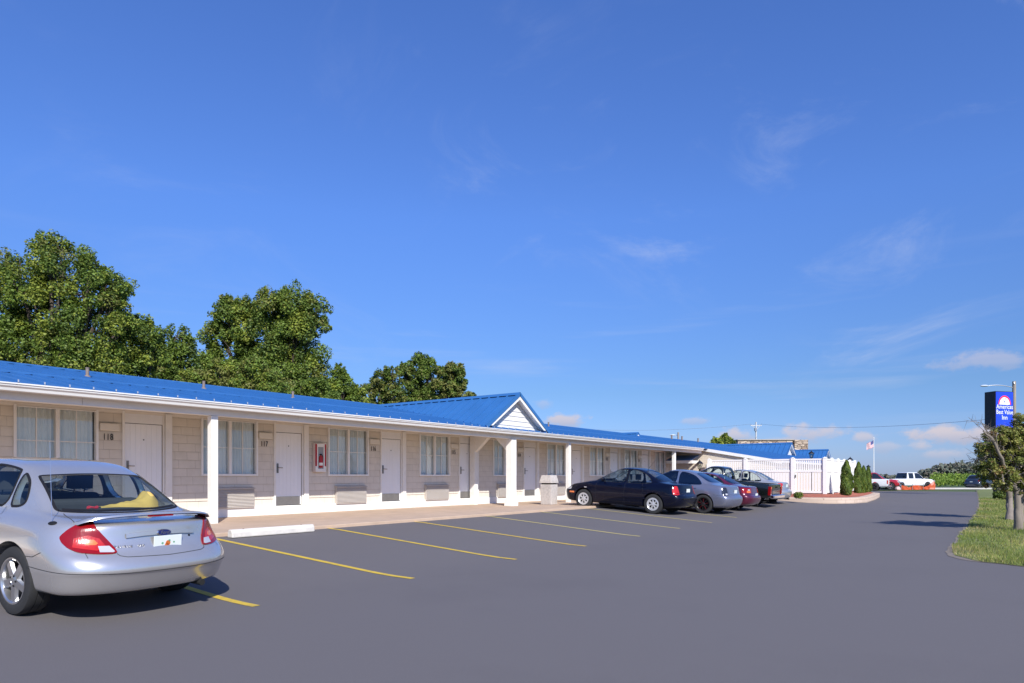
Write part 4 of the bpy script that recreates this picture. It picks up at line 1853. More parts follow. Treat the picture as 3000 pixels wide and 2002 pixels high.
# ------------------------------------------------------------------ the near silver sedan
def near_sedan():
    L, hw = 5.02, .925
    S = dict(L=L, xa=1.13, xb=3.89, R=.332, track=.79, xmid=2.3, gap=.045, lift=.012, zoff=.05)
    S['paint'] = paint('silver_lilac_paint', (0.60, 0.57, 0.545), metal=0.68, rough=0.22)
    Z = lambda *a: list(a)
    S['loops'] = [
        dict(xr=.42, xf=4.70, hw=.70, z=.225, lr=.3, lf=.5),
        dict(xr=.14, xf=4.92, hw=.86, z=Z((0, .225), (.9, .21), (4, .20), (5, .21)), lr=.42, lf=.6, nr=2.4),
        dict(xr=.085, xf=4.97, hw=.895, z=Z((0, .275), (.9, .26), (4, .25), (5, .26)), lr=.46, lf=.62, nr=2.4),
        dict(xr=.03, xf=5.00, hw=.915, z=Z((0, .395), (1, .38), (5, .37)), lr=.50, lf=.64, nr=2.4),
        dict(xr=.012, xf=5.02, hw=.924, z=Z((0, .435), (1, .43), (5, .45)), lr=.52, lf=.65, nr=2.4),
        dict(xr=-.014, xf=5.02, hw=.925, z=Z((0, .455), (1, .455), (5, .49)), lr=.53, lf=.65, nr=2.4),
        dict(xr=.0, xf=5.01, hw=.926, z=Z((0, .53), (1, .55), (5, .55)), lr=.54, lf=.66, nr=2.35),
        dict(xr=.055, xf=4.97, hw=.925, z=Z((0, .595), (1, .64), (5, .61)), lr=.56, lf=.68, nr=2.3),
        dict(xr=.10, xf=4.93, hw=.920, z=Z((0, .62), (1, .69), (5, .65)), lr=.58, lf=.7, nr=2.25),
        dict(xr=.15, xf=4.84, hw=.905, z=Z((0, .71), (1, .76), (3.5, .75), (5, .69)), lr=.60, lf=.75, nr=2.2),
        dict(xr=.165, xf=4.74, hw=.872, z=Z((0, .80), (1, .85), (3.5, .83), (5, .73)), lr=.60, lf=.8, nr=2.2),
        dict(xr=.175, xf=4.66, hw=.825, z=Z((0, .875), (1, .91), (3.5, .90), (4.7, .77)), lr=.58, lf=.8, nr=2.25, crown=.02),
        dict(xr=.205, xf=4.58, hw=.775, z=Z((0, .89), (1, .94), (3.5, .93), (4.6, .80)), lr=.54, lf=.8, nr=2.3, crown=.02),
        dict(xr=.40, xf=4.2, hw=.760, z=Z((0, .905), (1, .955), (3.5, .96), (4.3, .89)), lr=.46, lf=.7, nr=2.4, crown=.015),
        dict(xr=.66, xf=3.80, hw=.745, z=Z((.66, .93), (1.3, .985), (3.2, .985), (3.9, .98)), lr=.38, lf=.55, nr=2.7),
        dict(xr=.735, xf=3.72, hw=.728, z=Z((.66, .965), (1.3, 1.01), (3.2, 1.015), (3.9, 1.01)), lr=.36, lf=.52, nr=2.7),
        dict(xr=1.12, xf=3.33, hw=.660, z=Z((1, 1.19), (3.4, 1.20)), lr=.30, lf=.45, nr=2.8, nf=2.8),
        dict(xr=1.48, xf=2.95, hw=.592, z=Z((1.5, 1.335), (3.0, 1.345)), lr=.26, lf=.36, nr=3, nf=3),
        dict(xr=1.62, xf=2.84, hw=.540, z=Z((1.5, 1.385), (2.2, 1.402), (3.0, 1.385)), lr=.24, lf=.3, nr=3, nf=3),
        dict(xr=1.80, xf=2.70, hw=.40, z=Z((1.5, 1.415), (2.2, 1.434), (3.0, 1.41)), lr=.2, lf=.26, nr=3, nf=3),
    ]
    S['cabin'] = [
        dict(xr=1.50, xf=3.62, hw=.66, z=.42, lr=.2, lf=.3),
        dict(xr=1.45, xf=3.66, hw=.69, z=.90, lr=.2, lf=.3),
        dict(xr=1.43, xf=3.66, hw=.69, z=.932, lr=.2, lf=.3),
        dict(xr=.82, xf=3.66, hw=.685, z=.945, lr=.32, lf=.45),
        dict(xr=.86, xf=3.60, hw=.675, z=.975, lr=.32, lf=.45),
        dict(xr=1.20, xf=3.25, hw=.61, z=1.19, lr=.28, lf=.4),
        dict(xr=1.56, xf=2.88, hw=.525, z=1.33, lr=.22, lf=.3),
        dict(xr=1.70, xf=2.75, hw=.46, z=1.36, lr=.2, lf=.26),
    ]
    dlo = [(1.30, 1.03), (1.31, 1.08), (1.345, 1.15), (1.41, 1.22), (1.53, 1.285), (1.72, 1.335), (1.95, 1.355), (2.3, 1.357), (2.6, 1.335), (2.85, 1.265), (3.1, 1.155), (3.32, 1.02), (3.36, .985),
           (3.2, .968), (2.5, .965), (1.8, .966), (1.55, .972), (1.39, .982), (1.325, 1.0)]
    q = clip(dlo, -1, .12, -1.54 + .12 * 1.0)
    rd = clip(clip(dlo, 1, -.12, 1.60 - .12), -1, 0, -2.22)
    fd = clip(dlo, 1, 0, 2.31)
    rw = [(-.64, .985), (-.62, 1.04), (-.565, 1.19), (-.535, 1.268), (-.51, 1.282), (-.2, 1.298), (0, 1.30), (.2, 1.298), (.51, 1.282), (.535, 1.268), (.565, 1.19), (.62, 1.04), (.64, .985), (.60, .972), (.3, .958), (0, .954), (-.3, .958), (-.60, .972)]
    ws = [(-.64, 1.055), (-.54, 1.25), (-.47, 1.34), (0, 1.36), (.47, 1.34), (.54, 1.25), (.64, 1.055), (0, 1.045)]
    S['windows'] = both([('left', q), ('left', rd), ('left', fd), ('rear', rw), ('front', ws)])
    S['seal'] = DARK
    S['trimw'] = .027
    S['wheels'] = wheel_meshes(.332, .215, .222, 'star', ALLOY, 'near')
    lamp = [(-.925, .765), (-.905, .795), (-.86, .842), (-.79, .888), (-.725, .91), (-.685, .907), (-.655, .885), (-.56, .775), (-.44, .638), (-.455, .622), (-.58, .622), (-.75, .638), (-.84, .675), (-.90, .722)]
    lamp = chaikin(lamp, 1, .2)
    S['lights'] = both_lights([
        ('tail_light', 'rl', lamp, LENSRED, .010, .03, [
            ('brake_lens', 'rl', [(-.80, .68), (-.80, .76), (-.69, .79), (-.60, .76), (-.52, .665), (-.6, .65)], LENSBRIGHT, .0125),
            ('indicator_lens', 'rl', [(-.70, .70), (-.70, .745), (-.64, .75), (-.605, .715), (-.62, .70)], LENSAMBER, .0145),
            ('reverse_lens', 'rl', [(-.575, .635), (-.60, .69), (-.515, .69), (-.462, .639), (-.47, .631)], LENSCLEAR, .0150)])])
    S['strips'] = [('garnish', 'rear', [(.36, .775), (.2, .79), (0, .795), (-.2, .79), (-.36, .775)], .05, .018, S['paint'])]
    S['seamw'] = .0055
    S['seams'] = sides([
        ('left', [(1.58, .96), (1.55, .90), (1.54, .80), (1.56, .70), (1.60, .6)]),
        ('left', [(2.265, .96), (2.28, .6), (2.2, .30)]),
        ('left', [(3.38, .96), (3.42, .7), (3.38, .30)]),
        ('left', [(.33, .458), (.6, .462), (.86, .47)])]) + [
        ('rear', [(.47, .625), (.455, .605), (.40, .592), (0, .582), (-.40, .592), (-.455, .605), (-.47, .625)]),
        ('rear', [(.58, .450), (.4, .447), (0, .446), (-.4, .447), (-.58, .450)]),
        ('rl', [(-.87, .458), (-.64, .455), (-.425, .450)]), ('rr', [(-.87, .458), (-.64, .455), (-.425, .450)]),
        ('top', [(.22, .70), (.45, .69), (.80, .62)]), ('top', [(.22, -.70), (.45, -.69), (.80, -.62)]),
        ('left', [(.62, .62), (.75, .565), (.86, .56)]), ('right', [(.62, .62), (.75, .565), (.86, .56)]),
    ]
    S['seats'] = [(2.42, .38), (2.42, -.38)]
    S['bench'] = 1.56
    S['dash'] = 3.45
    S['mirror'] = (3.08, .76, 1.06)
    S['handles'] = [(a, x, z) for a in ('left', 'right') for x, z in ((1.62, .86), (2.42, .85))]
    u, t = 3.26, 6.77
    dz = ground_z(u, t + 3.89) - ground_z(u, t + 1.13)
    pitch = math.atan2(dz, 2.76)
    c = Vector((u, t + L / 2 * math.cos(pitch), 0))
    c.z = ground_z(u, t + 1.13) - math.sin(pitch) * 1.13 + math.sin(pitch) * L / 2
    c.z -= .05 - .05
    root, bvh = make_vehicle('parked_sedan', 'silver sedan nearest the camera with a yellow cloth behind its rear window', 'car', S, c, R(97), pitch,
                             group='cars parked nose in at the motel')
    # boot lid spoiler
    m = MB()
    n = 40
    prof = [(-.085, .0), (-.078, .016), (-.03, .026), (.03, .020), (.085, .0), (.03, -.004), (-.05, -.010)]
    vs, fs = [], []
    for i in range(n + 1):
        y = -.70 + 1.40 * i / n
        a = abs(y) / .70
        p, nn = cast(bvh, 'top', .30 + .16 * a ** 4, y)
        lift = .052 * (1 - a ** 6) + .004
        for dx, dz_ in prof:
            vs.append((p.x + dx, y, p.z + lift + dz_ * (1 if a < .93 else .8) - dx * .10))
    k = len(prof)
    for i in range(n):
        for j in range(k):
            fs.append((i * k + j, i * k + (j + 1) % k, (i + 1) * k + (j + 1) % k, (i + 1) * k + j))
    fs += [tuple(range(k)), tuple(range(n * k, n * k + k))]
    m.add(vs, fs)
    sp = m.build('boot_spoiler', S['paint'], root, smooth=50)
    m = MB()
    p, nn = cast(bvh, 'top', .30, 0)
    m.box(p.x - .105, p.x - .075, -.13, .13, p.z + .046, p.z + .060)
    m.build('high_brake_light', LENSRED, sp, loc=(0, 0, 0))
    # licence plate, badge, lettering, lock, aerial
    o, x = place_patch_plate(root, bvh, S, -.035, .69)
    m = MB()
    M = Matrix.Translation((x, -.035, .69)) @ Matrix.Rotation(R(-90), 4, 'Y') @ Matrix.Rotation(R(180), 4, 'Z')
    for cx_, cy_, r_, mi in ((0.0, .0, .026, 0), (.012, -.02, .022, 0), (-.014, .022, .012, 1), (.06, .0, .012, 1), (-.065, .004, .010, 1)):
        m.lathe([(0, 0.001), (r_, 0.001), (r_, -.002)], 14, Matrix.Translation((x, -.035 + cx_, .69 + cy_)) @ Matrix.Rotation(R(-90), 4, 'Y'), mi)
    m.build('plate_emblem', [mat('plate_orange', (.65, .16, .03), .5), mat('plate_green', (.16, .36, .2), .5)], o, loc=(0, 0, 0))
    p, nn = cast(bvh, 'rear', 0, .797)
    m = MB()
    M = Matrix.Translation((p.x - .018, -.0, .797)) @ Matrix.Rotation(R(-90), 4, 'Y')
    M2 = M @ Matrix.Diagonal((.42, 1.0, 1, 1))
    m.lathe([(0, .012), (.070, .012), (.078, .004), (.078, -.01)], 28, M2, 0)
    m.lathe([(0, .0135), (.067, .0135)], 28, M2, 1)
    bd = m.build('badge', [CHROME, mat('badge_blue', (.01, .02, .12), .2, coat=1.0)], root, smooth=True)
    RX = Matrix.Rotation(R(-90), 4, 'Z') @ Matrix.Rotation(R(90), 4, 'X')
    text_obj('badge_script', 'Ford', .048, Matrix.Translation((p.x - .033, 0, .797)) @ RX, CHROME, bd, extrude=.001, shear=.3).location = (0, 0, 0)
    for s, y0, sz in (('TAURUS', .40, .040), ('SES', .235, .040)):
        p, nn = cast(bvh, 'rear', y0, .68)
        text_obj('lettering', s, sz, Matrix.Translation((p.x - .004, y0, .68)) @ Matrix.Rotation(math.atan2(nn.y, -nn.x) * -1, 4, 'Z') @ RX, BRIGHTTRIM, root, extrude=.002, spacing=1.2)
    m = MB()
    p, nn = cast(bvh, 'rear', -.31, .74)
    m.lathe([(0, .004), (.012, .004), (.013, -.004)], 12, Matrix.Translation(p) @ Matrix.Rotation(R(-90), 4, 'Y'))
    m.build('boot_lock', DARK, root)
    p, nn = cast(bvh, 'top', .66, .79)
    m = MB()
    M = Matrix.Translation(p) @ nn.to_track_quat('Z', 'Y').to_matrix().to_4x4()
    m.lathe([(.0, .012), (.022, .010), (.034, .002), (.034, -.01)], 16, M @ Matrix.Diagonal((1.5, .8, 1, 1)), 0)
    m.tube([p, p + Vector((.03, -.01, .03)), p + Vector((.12, -.012, .76))], [.006, .003, .0018], 6, 1)
    m.build('aerial', [DARK, BRIGHTTRIM], root, smooth=True)
    # black shelf edge band of the rear window
    o = ribbon(bvh, 'rear', [(-.60, .99), (-.3, .976), (0, .972), (.3, .976), (.60, .99)], .035, -.0025).build('window_band', DARK, root)
    bpy.context.view_layer.update()
    MW = root.matrix_world @ Matrix.Translation((0, 0, .05))
    # cloth on the parcel shelf
    m = MB()
    n1, n2 = 46, 16
    vs, fs = [], []
    for i in range(n1 + 1):
        s = i / n1
        y = .10 - .62 * s
        wdt = .05 + .11 * sm(.25, .95, s) * (1 - .5 * sm(.93, 1, s))
        hgt = .012 + .05 * sm(.1, .6, s) + .105 * math.exp(-((s - .82) / .12) ** 2)
        for j in range(n2 + 1):
            q_ = j / n2 * 2 - 1
            nz = noise.noise(Vector((s * 9, q_ * 2.2, 3))) * .022 * sm(0, .2, s)
            vs.append((1.10 + q_ * wdt + .03 * math.sin(s * 7), y + .01 * math.sin(q_ * 5 + s * 8), 0.965 + hgt * math.sqrt(max(0, 1 - q_ ** 2)) + nz * (1 - q_ ** 2)))
    for i in range(n1):
        for j in range(n2):
            a = i * (n2 + 1) + j
            fs.append((a, a + 1, a + n2 + 2, a + n2 + 1))
    m.add([Vector(v) - Vector((L / 2, 0, 0)) for v in vs], fs)
    cl = m.build('crumpled_cloth', mat('yellow_cloth', (.62, .40, .10), .9, var=.12, vscale=9), None, smooth=80)
    cl.matrix_world = MW
    tag(cl, 'crumpled yellow cloth lying behind the rear window of the silver sedan', 'cloth')
    m = MB()
    pts = [(1.10 + .03 * math.cos(a) - L / 2, .17 + .05 * math.sin(a), 0.97 + .008 * math.sin(3 * a)) for a in [i * .5 for i in range(13)]]
    m.tube(pts, .011, 6)
    rs = m.build('red_strap', mat('red_strap_cloth', (.5, .03, .05), .8), None, smooth=True)
    rs.matrix_world = MW
    tag(rs, 'small red looped strap beside the yellow cloth on the rear shelf', 'strap')
    return root


near_sedan()
# ------------------------------------------------------------------ the other parked cars
def compact_spec(kx=1.0, kw=1.0, kz=1.0):
    """rounded-box family saloon, scaled"""
    def lp(xr, xf, hw, z, lr=.36, lf=.5, nr=3.0, nf=2.6, **k):
        zz = [(a * kx, b * kz) for a, b in z] if isinstance(z, list) else z * kz
        return dict(xr=xr * kx, xf=xf * kx, hw=hw * kw, z=zz, lr=lr * kx, lf=lf * kx, nr=nr, nf=nf, **k)
    S = {}
    S['loops'] = [
        lp(.36, 4.08, .66, .21),
        lp(.12, 4.28, .79, [(0, .26), (.9, .205), (3.6, .20), (4.4, .22)]),
        lp(.05, 4.34, .835, [(0, .33), (.9, .26), (3.6, .25), (4.4, .30)]),
        lp(.01, 4.37, .862, [(0, .45), (1, .42), (4.4, .44)]),
        lp(.0, 4.38, .868, [(0, .55), (1, .54), (4.4, .54)]),
        lp(.03, 4.36, .868, [(0, .625), (1, .62), (4.4, .60)]),
        lp(.10, 4.30, .867, [(0, .66), (1, .66), (4.4, .635)]),
        lp(.135, 4.24, .862, [(0, .74), (1, .74), (3.3, .73), (4.4, .67)]),
        lp(.165, 4.16, .845, [(0, .87), (1, .87), (3.3, .84), (4.4, .725)]),
        lp(.185, 4.06, .805, [(0, .955), (1, .94), (3.3, .90), (4.4, .765)], crown=.015),
        lp(.215, 3.98, .765, [(0, .99), (1, .975), (3.2, .925), (4.0, .80)], crown=.015),
        lp(.42, 3.70, .745, [(0, 1.005), (1, .99), (3.2, .95), (3.8, .865)], lr=.3, crown=.015),
        lp(.70, 3.26, .725, [(.7, 1.02), (1.2, .975), (2.6, .955), (3.3, .965)], lr=.3, lf=.45),
        lp(.77, 3.18, .708, [(.7, 1.055), (1.2, 1.01), (2.6, .99), (3.2, 1.0)], lr=.3, lf=.42),
        lp(1.08, 2.80, .645, [(1, 1.215), (2.8, 1.20)], lr=.26, lf=.34, nr=3, nf=3),
        lp(1.40, 2.44, .58, [(1.4, 1.355), (2.5, 1.352)], lr=.22, lf=.28, nr=3.2, nf=3.2),
        lp(1.52, 2.34, .53, [(1.4, 1.395), (2, 1.41), (2.5, 1.39)], lr=.2, lf=.24, nr=3.2, nf=3.2),
        lp(1.68, 2.22, .40, [(1.4, 1.42), (2, 1.437), (2.5, 1.415)], lr=.18, lf=.2, nr=3, nf=3),
    ]
    S['cabin'] = [
        lp(1.28, 3.05, .64, .40, .2, .3), lp(1.24, 3.10, .67, .90, .2, .3), lp(1.22, 3.10, .67, .97, .2, .3),
        lp(.84, 3.10, .66, 1.0, .28, .38), lp(.88, 3.06, .652, 1.03, .28, .38), lp(1.16, 2.72, .59, 1.21, .24, .3, 3, 3),
        lp(1.46, 2.38, .51, 1.345, .2, .22, 3, 3), lp(1.58, 2.26, .45, 1.37, .18, .2, 3, 3)]
    S['L'] = 4.38 * kx
    S['xa'], S['xb'] = .95 * kx, 3.463 * kx
    S['R'], S['track'] = .316 * kz, .745 * kw
    S['xmid'] = 2.0 * kx
    sc = lambda pts: [(x * kx, z * kz) for x, z in pts]
    dlo = sc([(1.07, 1.0), (1.10, 1.06), (1.17, 1.14), (1.29, 1.235), (1.46, 1.315), (1.70, 1.372), (2.02, 1.392), (2.32, 1.378), (2.54, 1.315), (2.78, 1.185), (3.0, 1.04), (3.07, .962),
              (2.95, .945), (2.4, .938), (1.9, .940), (1.4, .950), (1.12, .965)])
    S['dlo'] = dlo
    rd = clip(clip(dlo, -1, 0, -1.925 * kx), 1, 0, 1.0)
    fd = clip(dlo, 1, 0, 1.975 * kx)
    rw = [(y * kw, z * kz) for y, z in [(-.575, 1.075), (-.51, 1.22), (-.44, 1.34), (-.2, 1.36), (.2, 1.36), (.44, 1.34), (.51, 1.22), (.575, 1.075), (.3, 1.058), (-.3, 1.058)]]
    wsc = [(y * kw, z * kz) for y, z in [(-.62, 1.02), (-.53, 1.22), (-.46, 1.345), (0, 1.365), (.46, 1.345), (.53, 1.22), (.62, 1.02), (0, 1.01)]]
    S['windows'] = both([('left', rd), ('left', fd), ('rear', rw), ('front', wsc)])
    S['seats'] = [(2.12 * kx, .36), (2.12 * kx, -.36)]
    S['bench'] = 1.30 * kx
    S['dash'] = 2.95 * kx
    S['mirror'] = (2.75 * kx, .73 * kw, 1.02 * kz)
    S['handles'] = [(a, x * kx, .845 * kz) for a in ('left', 'right') for x in (1.30, 2.12)]
    S['seams'] = sides([('left', sc([(1.36, .97), (1.34, .85), (1.30, .72), (1.36, .60)])), ('left', sc([(1.945, .965), (1.96, .6), (1.94, .28)])),
                        ('left', sc([(2.98, .96), (3.02, .7), (2.98, .28)])), ('left', sc([(.13, .66), (.4, .665), (.62, .66)]))]) + [
        ('rear', [(.56 * kw, .70 * kz), (.3, .685 * kz), (-.3, .685 * kz), (-.56 * kw, .70 * kz)]),
        ('rear', [(.56 * kw, .70 * kz), (.58 * kw, .84 * kz), (.64 * kw, .97 * kz)]), ('rear', [(-.56 * kw, .70 * kz), (-.58 * kw, .84 * kz), (-.64 * kw, .97 * kz)])]
    return S


def seat_on_ground(u, t, S):
    """rear bumper at t, centre line at u, nose towards the motel"""
    za, zb = ground_z(u, t + S['xa']), ground_z(u, t + S['xb'])
    pitch = math.atan2(zb - za, S['xb'] - S['xa'])
    L = S['L']
    return Vector((u, t + L / 2 * math.cos(pitch), za + math.sin(pitch) * (L / 2 - S['xa']))), pitch


LOTG = 'cars parked nose in at the motel'


def add_tail(S, poly, m, kids=(), off=.008):
    S.setdefault('lights', [])
    S['lights'] = S['lights'] + both_lights([('tail_light', 'rl', poly, m, off, .02, list(kids))])


def corner_lamps(S, kx, kw, kz):
    L = S['L']
    b0 = (L - .12) * s2
    S['lights'] = S.get('lights', []) + both_lights([
        ('headlight', 'fl', [(b0 + .28, .60 * kz), (b0 + .28, .70 * kz), (b0 + .56, .715 * kz), (b0 + .60, .66 * kz), (b0 + .52, .60 * kz)][::-1] if False else
         [(L * s2 - .62 + i * .0, z) for i, z in ()] or [((L - .30) * s2 - .38 * s2, .62 * kz), ((L - .30) * s2 - .40 * s2, .71 * kz), ((L - .55) * s2 - .74 * s2, .725 * kz), ((L - .55) * s2 - .74 * s2, .64 * kz)],
         LENSCLEAR, .006, .02, [])])


def car_plate(root, bvh, S, z=.80, w=.3, h=.15):
    return place_patch_plate(root, bvh, S, 0, z, w, h)


# dark blue saloon
S = compact_spec(1.05, 1.05, 1.04)
S['paint'] = paint('navy_paint', (0.002, 0.003, 0.012), metal=0.0, rough=0.25, coat=.35, spec=.2)
S['wheels'] = wheel_meshes(.329, .2, .208, 'hubcap', HUBCAP, 'navy')
tail = [(-.84, .70), (-.855, .80), (-.84, .90), (-.78, .955), (-.70, .965), (-.655, .94), (-.615, .80), (-.60, .69), (-.70, .672), (-.79, .675)]
add_tail(S, tail, LENSBRIGHT, [('reverse_lens', 'rl', [(-.72, .70), (-.72, .745), (-.63, .745), (-.625, .70)], LENSRED, .0105)])
corner_lamps(S, 1, 1, 1)
S['strips'] = [('rub_strip', ax, [(1.25, .50), (2.2, .49), (2.98, .49)], .05, .012, S['paint']) for ax in ('left', 'right')] + [
    ('rub_strip', 'rear', [(.62, .55), (.3, .55), (-.3, .55), (-.62, .55)], .05, .012, DARK)]
S['lights'] += [('side_repeater', 'left', [(3.52, .73), (3.52, .755), (3.62, .755), (3.62, .73)], LENSCLEAR, .004, .01, []),
                ('side_marker', 'left', [(4.02, .52), (4.02, .575), (4.22, .575), (4.22, .52)], LENSAMBER, .005, .01, [])]
p, pi = seat_on_ground(21.98, 8.42, S)
root, bvh = make_vehicle('parked_sedan', 'dark blue sedan with silver hubcaps parked next to the litter bin', 'car', S, p, R(90), pi, group=LOTG)
car_plate(root, bvh, S, .80)
m = MB()
q, nn = cast(bvh, 'top', 1.62, 0)
m.tube([q, q + Vector((-.10, 0, .14)), q + Vector((-.26, 0, .34))], [.008, .004, .002], 6)
m.build('roof_aerial', DARK, root)

# grey saloon with black rims
S = compact_spec(1.04, 1.04, 1.03)
S['paint'] = paint('grey_blue_paint', (0.19, 0.20, 0.27), metal=0.5, rough=0.3)
S['glass'] = CARTINT
S['wheels'] = wheel_meshes(.326, .215, .232, 'mesh', BLACKRIM, 'grey')
add_tail(S, tail, LENSSMOKE, [('reverse_lens', 'rl', [(-.72, .70), (-.72, .755), (-.64, .755), (-.63, .70)], LENSCLEAR, .0105)])
corner_lamps(S, 1, 1, 1)
S['seal'] = BRIGHTTRIM
p, pi = seat_on_ground(24.35, 7.6, S)
root, bvh = make_vehicle('parked_sedan', 'grey sedan with black rims and smoked tail lights', 'car', S, p, R(90), pi, group=LOTG)
car_plate(root, bvh, S, .80)

# maroon saloon
S = compact_spec(1.04, 1.0, .96)
S['paint'] = paint('maroon_paint', (0.10, 0.008, 0.030), metal=0.3, rough=0.3)
S['wheels'] = wheel_meshes(.303, .195, .19, 'hubcap', HUBCAP, 'maroon')
t2 = [(-.86, .70), (-.86, .86), (-.80, .885), (-.42, .885), (-.40, .87), (-.40, .70)]
add_tail(S, t2, LENSRED, [('indicator_lens', 'rl', [(-.66, .71), (-.66, .79), (-.46, .79), (-.46, .71)], LENSAMBER, .0105),
                          ('reverse_lens', 'rl', [(-.60, .80), (-.60, .84), (-.48, .84), (-.48, .80)], LENSCLEAR, .0105)])
corner_lamps(S, 1.04, 1, .96)
p, pi = seat_on_ground(26.75, 7.62, S)
root, bvh = make_vehicle('parked_sedan', 'maroon sedan parked between the grey sedan and the black pickup', 'car', S, p, R(90), pi, group=LOTG)
car_plate(root, bvh, S, .62)

# silver saloon by the fence
S = compact_spec(1.03, 1.0, 1.0)
S['paint'] = paint('pale_silver_paint', (0.45, 0.45, 0.46), metal=0.5, rough=0.3)
S['wheels'] = wheel_meshes(.316, .195, .20, 'star', ALLOY, 'silver')
t3 = [(-.90, .80), (-.87, .87), (-.76, .93), (-.62, .945), (-.50, .93), (-.52, .80), (-.62, .765), (-.78, .765)]
add_tail(S, t3, LENSBRIGHT, [('reverse_lens', 'rl', [(-.58, .79), (-.58, .83), (-.53, .83), (-.53, .79)], LENSCLEAR, .0105)])
corner_lamps(S, 1.03, 1, 1)
p, pi = seat_on_ground(32.0, 7.72, S)
root, bvh = make_vehicle('parked_sedan', 'silver sedan parked beside the white fence', 'car', S, p, R(90), pi, group=LOTG)
car_plate(root, bvh, S, .82)


# ------------------------------------------------------------------ pickups
def pickup_spec(L, hw, H, xcab, xfront, belt, R_, xa, xb, ext=False, simple=False):
    Z = lambda *a: list(a)
    zb, zl = .42, .52
    S = dict(L=L, xa=xa, xb=xb, R=R_, track=hw - .13, xmid=(xcab + xfront) / 2, simple=simple, gap=.07, lift=.03, level=2)
    kr = dict(lr=.10, lf=.28, nr=5, nf=3, tr=.0, tf=.05)
    S['loops'] = [
        dict(xr=.3, xf=L - .3, hw=hw - .16, z=zb - .03, **kr),
        dict(xr=.10, xf=L - .12, hw=hw - .05, z=zb, **kr),
        dict(xr=.06, xf=L - .02, hw=hw - .02, z=zl, **kr),
        dict(xr=.055, xf=L, hw=hw, z=zl + .12, **kr),
        dict(xr=.055, xf=L - .03, hw=hw, z=belt - .22, **kr),
        dict(xr=.06, xf=L - .10, hw=hw - .015, z=Z((0, belt - .06), (xfront, belt - .06), (L, belt - .14)), **kr),
        dict(xr=.065, xf=L - .16, hw=hw - .03, z=Z((0, belt - .005), (xfront, belt), (L, belt - .08)), **kr),
        dict(xr=.085, xf=L - .24, hw=hw - .055, z=Z((0, belt), (xfront, belt + .02), (L, belt - .05)), **kr),
        dict(xr=xcab - .02, xf=xfront + .25, hw=hw - .09, z=Z((xcab, belt + .005), (xfront, belt + .04), (L, belt + .03)), lr=.10, lf=.3, nr=5, nf=3),
        dict(xr=xcab, xf=xfront + .18, hw=hw - .10, z=Z((xcab, belt + .05), (xfront, belt + .07)), lr=.10, lf=.3, nr=5, nf=3),
        dict(xr=xcab + .07, xf=xfront - .25, hw=hw - .165, z=(belt + H) / 2 + .02, lr=.10, lf=.25, nr=4.5, nf=3),
        dict(xr=xcab + .14, xf=xfront - .60, hw=hw - .235, z=H - .075, lr=.12, lf=.22, nr=4, nf=3),
        dict(xr=xcab + .20, xf=xfront - .70, hw=hw - .29, z=H - .03, lr=.14, lf=.2, nr=4, nf=3),
        dict(xr=xcab + .36, xf=xfront - .84, hw=hw - .42, z=H - .012, lr=.16, lf=.2, nr=3, nf=3),
    ]
    S['cabin'] = [
        dict(xr=xcab + .10, xf=xfront + .0, hw=hw - .18, z=.5, lr=.1, lf=.2, nr=4), dict(xr=xcab + .10, xf=xfront + .05, hw=hw - .17, z=belt + .05, lr=.1, lf=.25, nr=4),
        dict(xr=xcab + .14, xf=xfront - .32, hw=hw - .22, z=(belt + H) / 2 + .02, lr=.1, lf=.22, nr=4), dict(xr=xcab + .22, xf=xfront - .68, hw=hw - .30, z=H - .10, lr=.1, lf=.2, nr=4)]
    w0, w1 = belt + .05, H - .10
    xr_, xf_ = xcab + .14, xfront - .02
    k = (w1 - w0)
    rear_x = xcab + .15
    front = [(xf_ - .06, w0), (xf_ - .40, (w0 + w1) / 2 + .03), (xf_ - .66, w1)]
    side = [(rear_x, w0)] + front[:1] + front[1:] + [(rear_x + .06, w1)]
    if ext:
        d1 = clip(side, 1, 0, xcab + (xfront - xcab) * .46)
        d2 = clip(clip(side, -1, 0, -(xcab + (xfront - xcab) * .38)), 1, 0, xcab + .25)
        ws_ = [('left', d1), ('left', d2)]
    else:
        ws_ = [('left', side)]
    rw = [(-(hw - .20), w0 + .02), (-(hw - .29), w1 + .01), (hw - .29, w1 + .01), (hw - .20, w0 + .02)]
    wf = [(-(hw - .18), w0 + .02), (-(hw - .32), w1), (hw - .32, w1), (hw - .18, w0 + .02)]
    S['windows'] = both(ws_ + [('rear', rw), ('front', wf)])
    S['boxes'] = [(.11, xcab - .06, -(hw - .12), hw - .12, .66, H)]
    S['seats'] = [(xcab + .50 + (.7 if ext else 0), .38), (xcab + .50 + (.7 if ext else 0), -.38)]
    S['dash'] = xfront - .1
    S['mirror'] = (xfront - .30, hw - .06, belt + .12)
    S['mirrormat'] = DARK
    S['handles'] = [(a, xcab + (.35 if not ext else (xfront - xcab) * .5), belt - .12) for a in ('left', 'right')]
    S['handlemat'] = DARK
    S['seams'] = sides([('left', [(xcab - .04, belt - .01), (xcab - .04, zl)]), ('left', [(xfront - .05, belt - .02), (xfront - .02, zl)]),
                        ('left', [(xcab + (.14 if not ext else (xfront - xcab) * .42), belt - .01), (xcab + (.14 if not ext else (xfront - xcab) * .42), zl)])]) + [
        ('rear', [(hw - .13, belt - .03), (hw - .13, .62), (-(hw - .13), .62), (-(hw - .13), belt - .03)])]
    return S


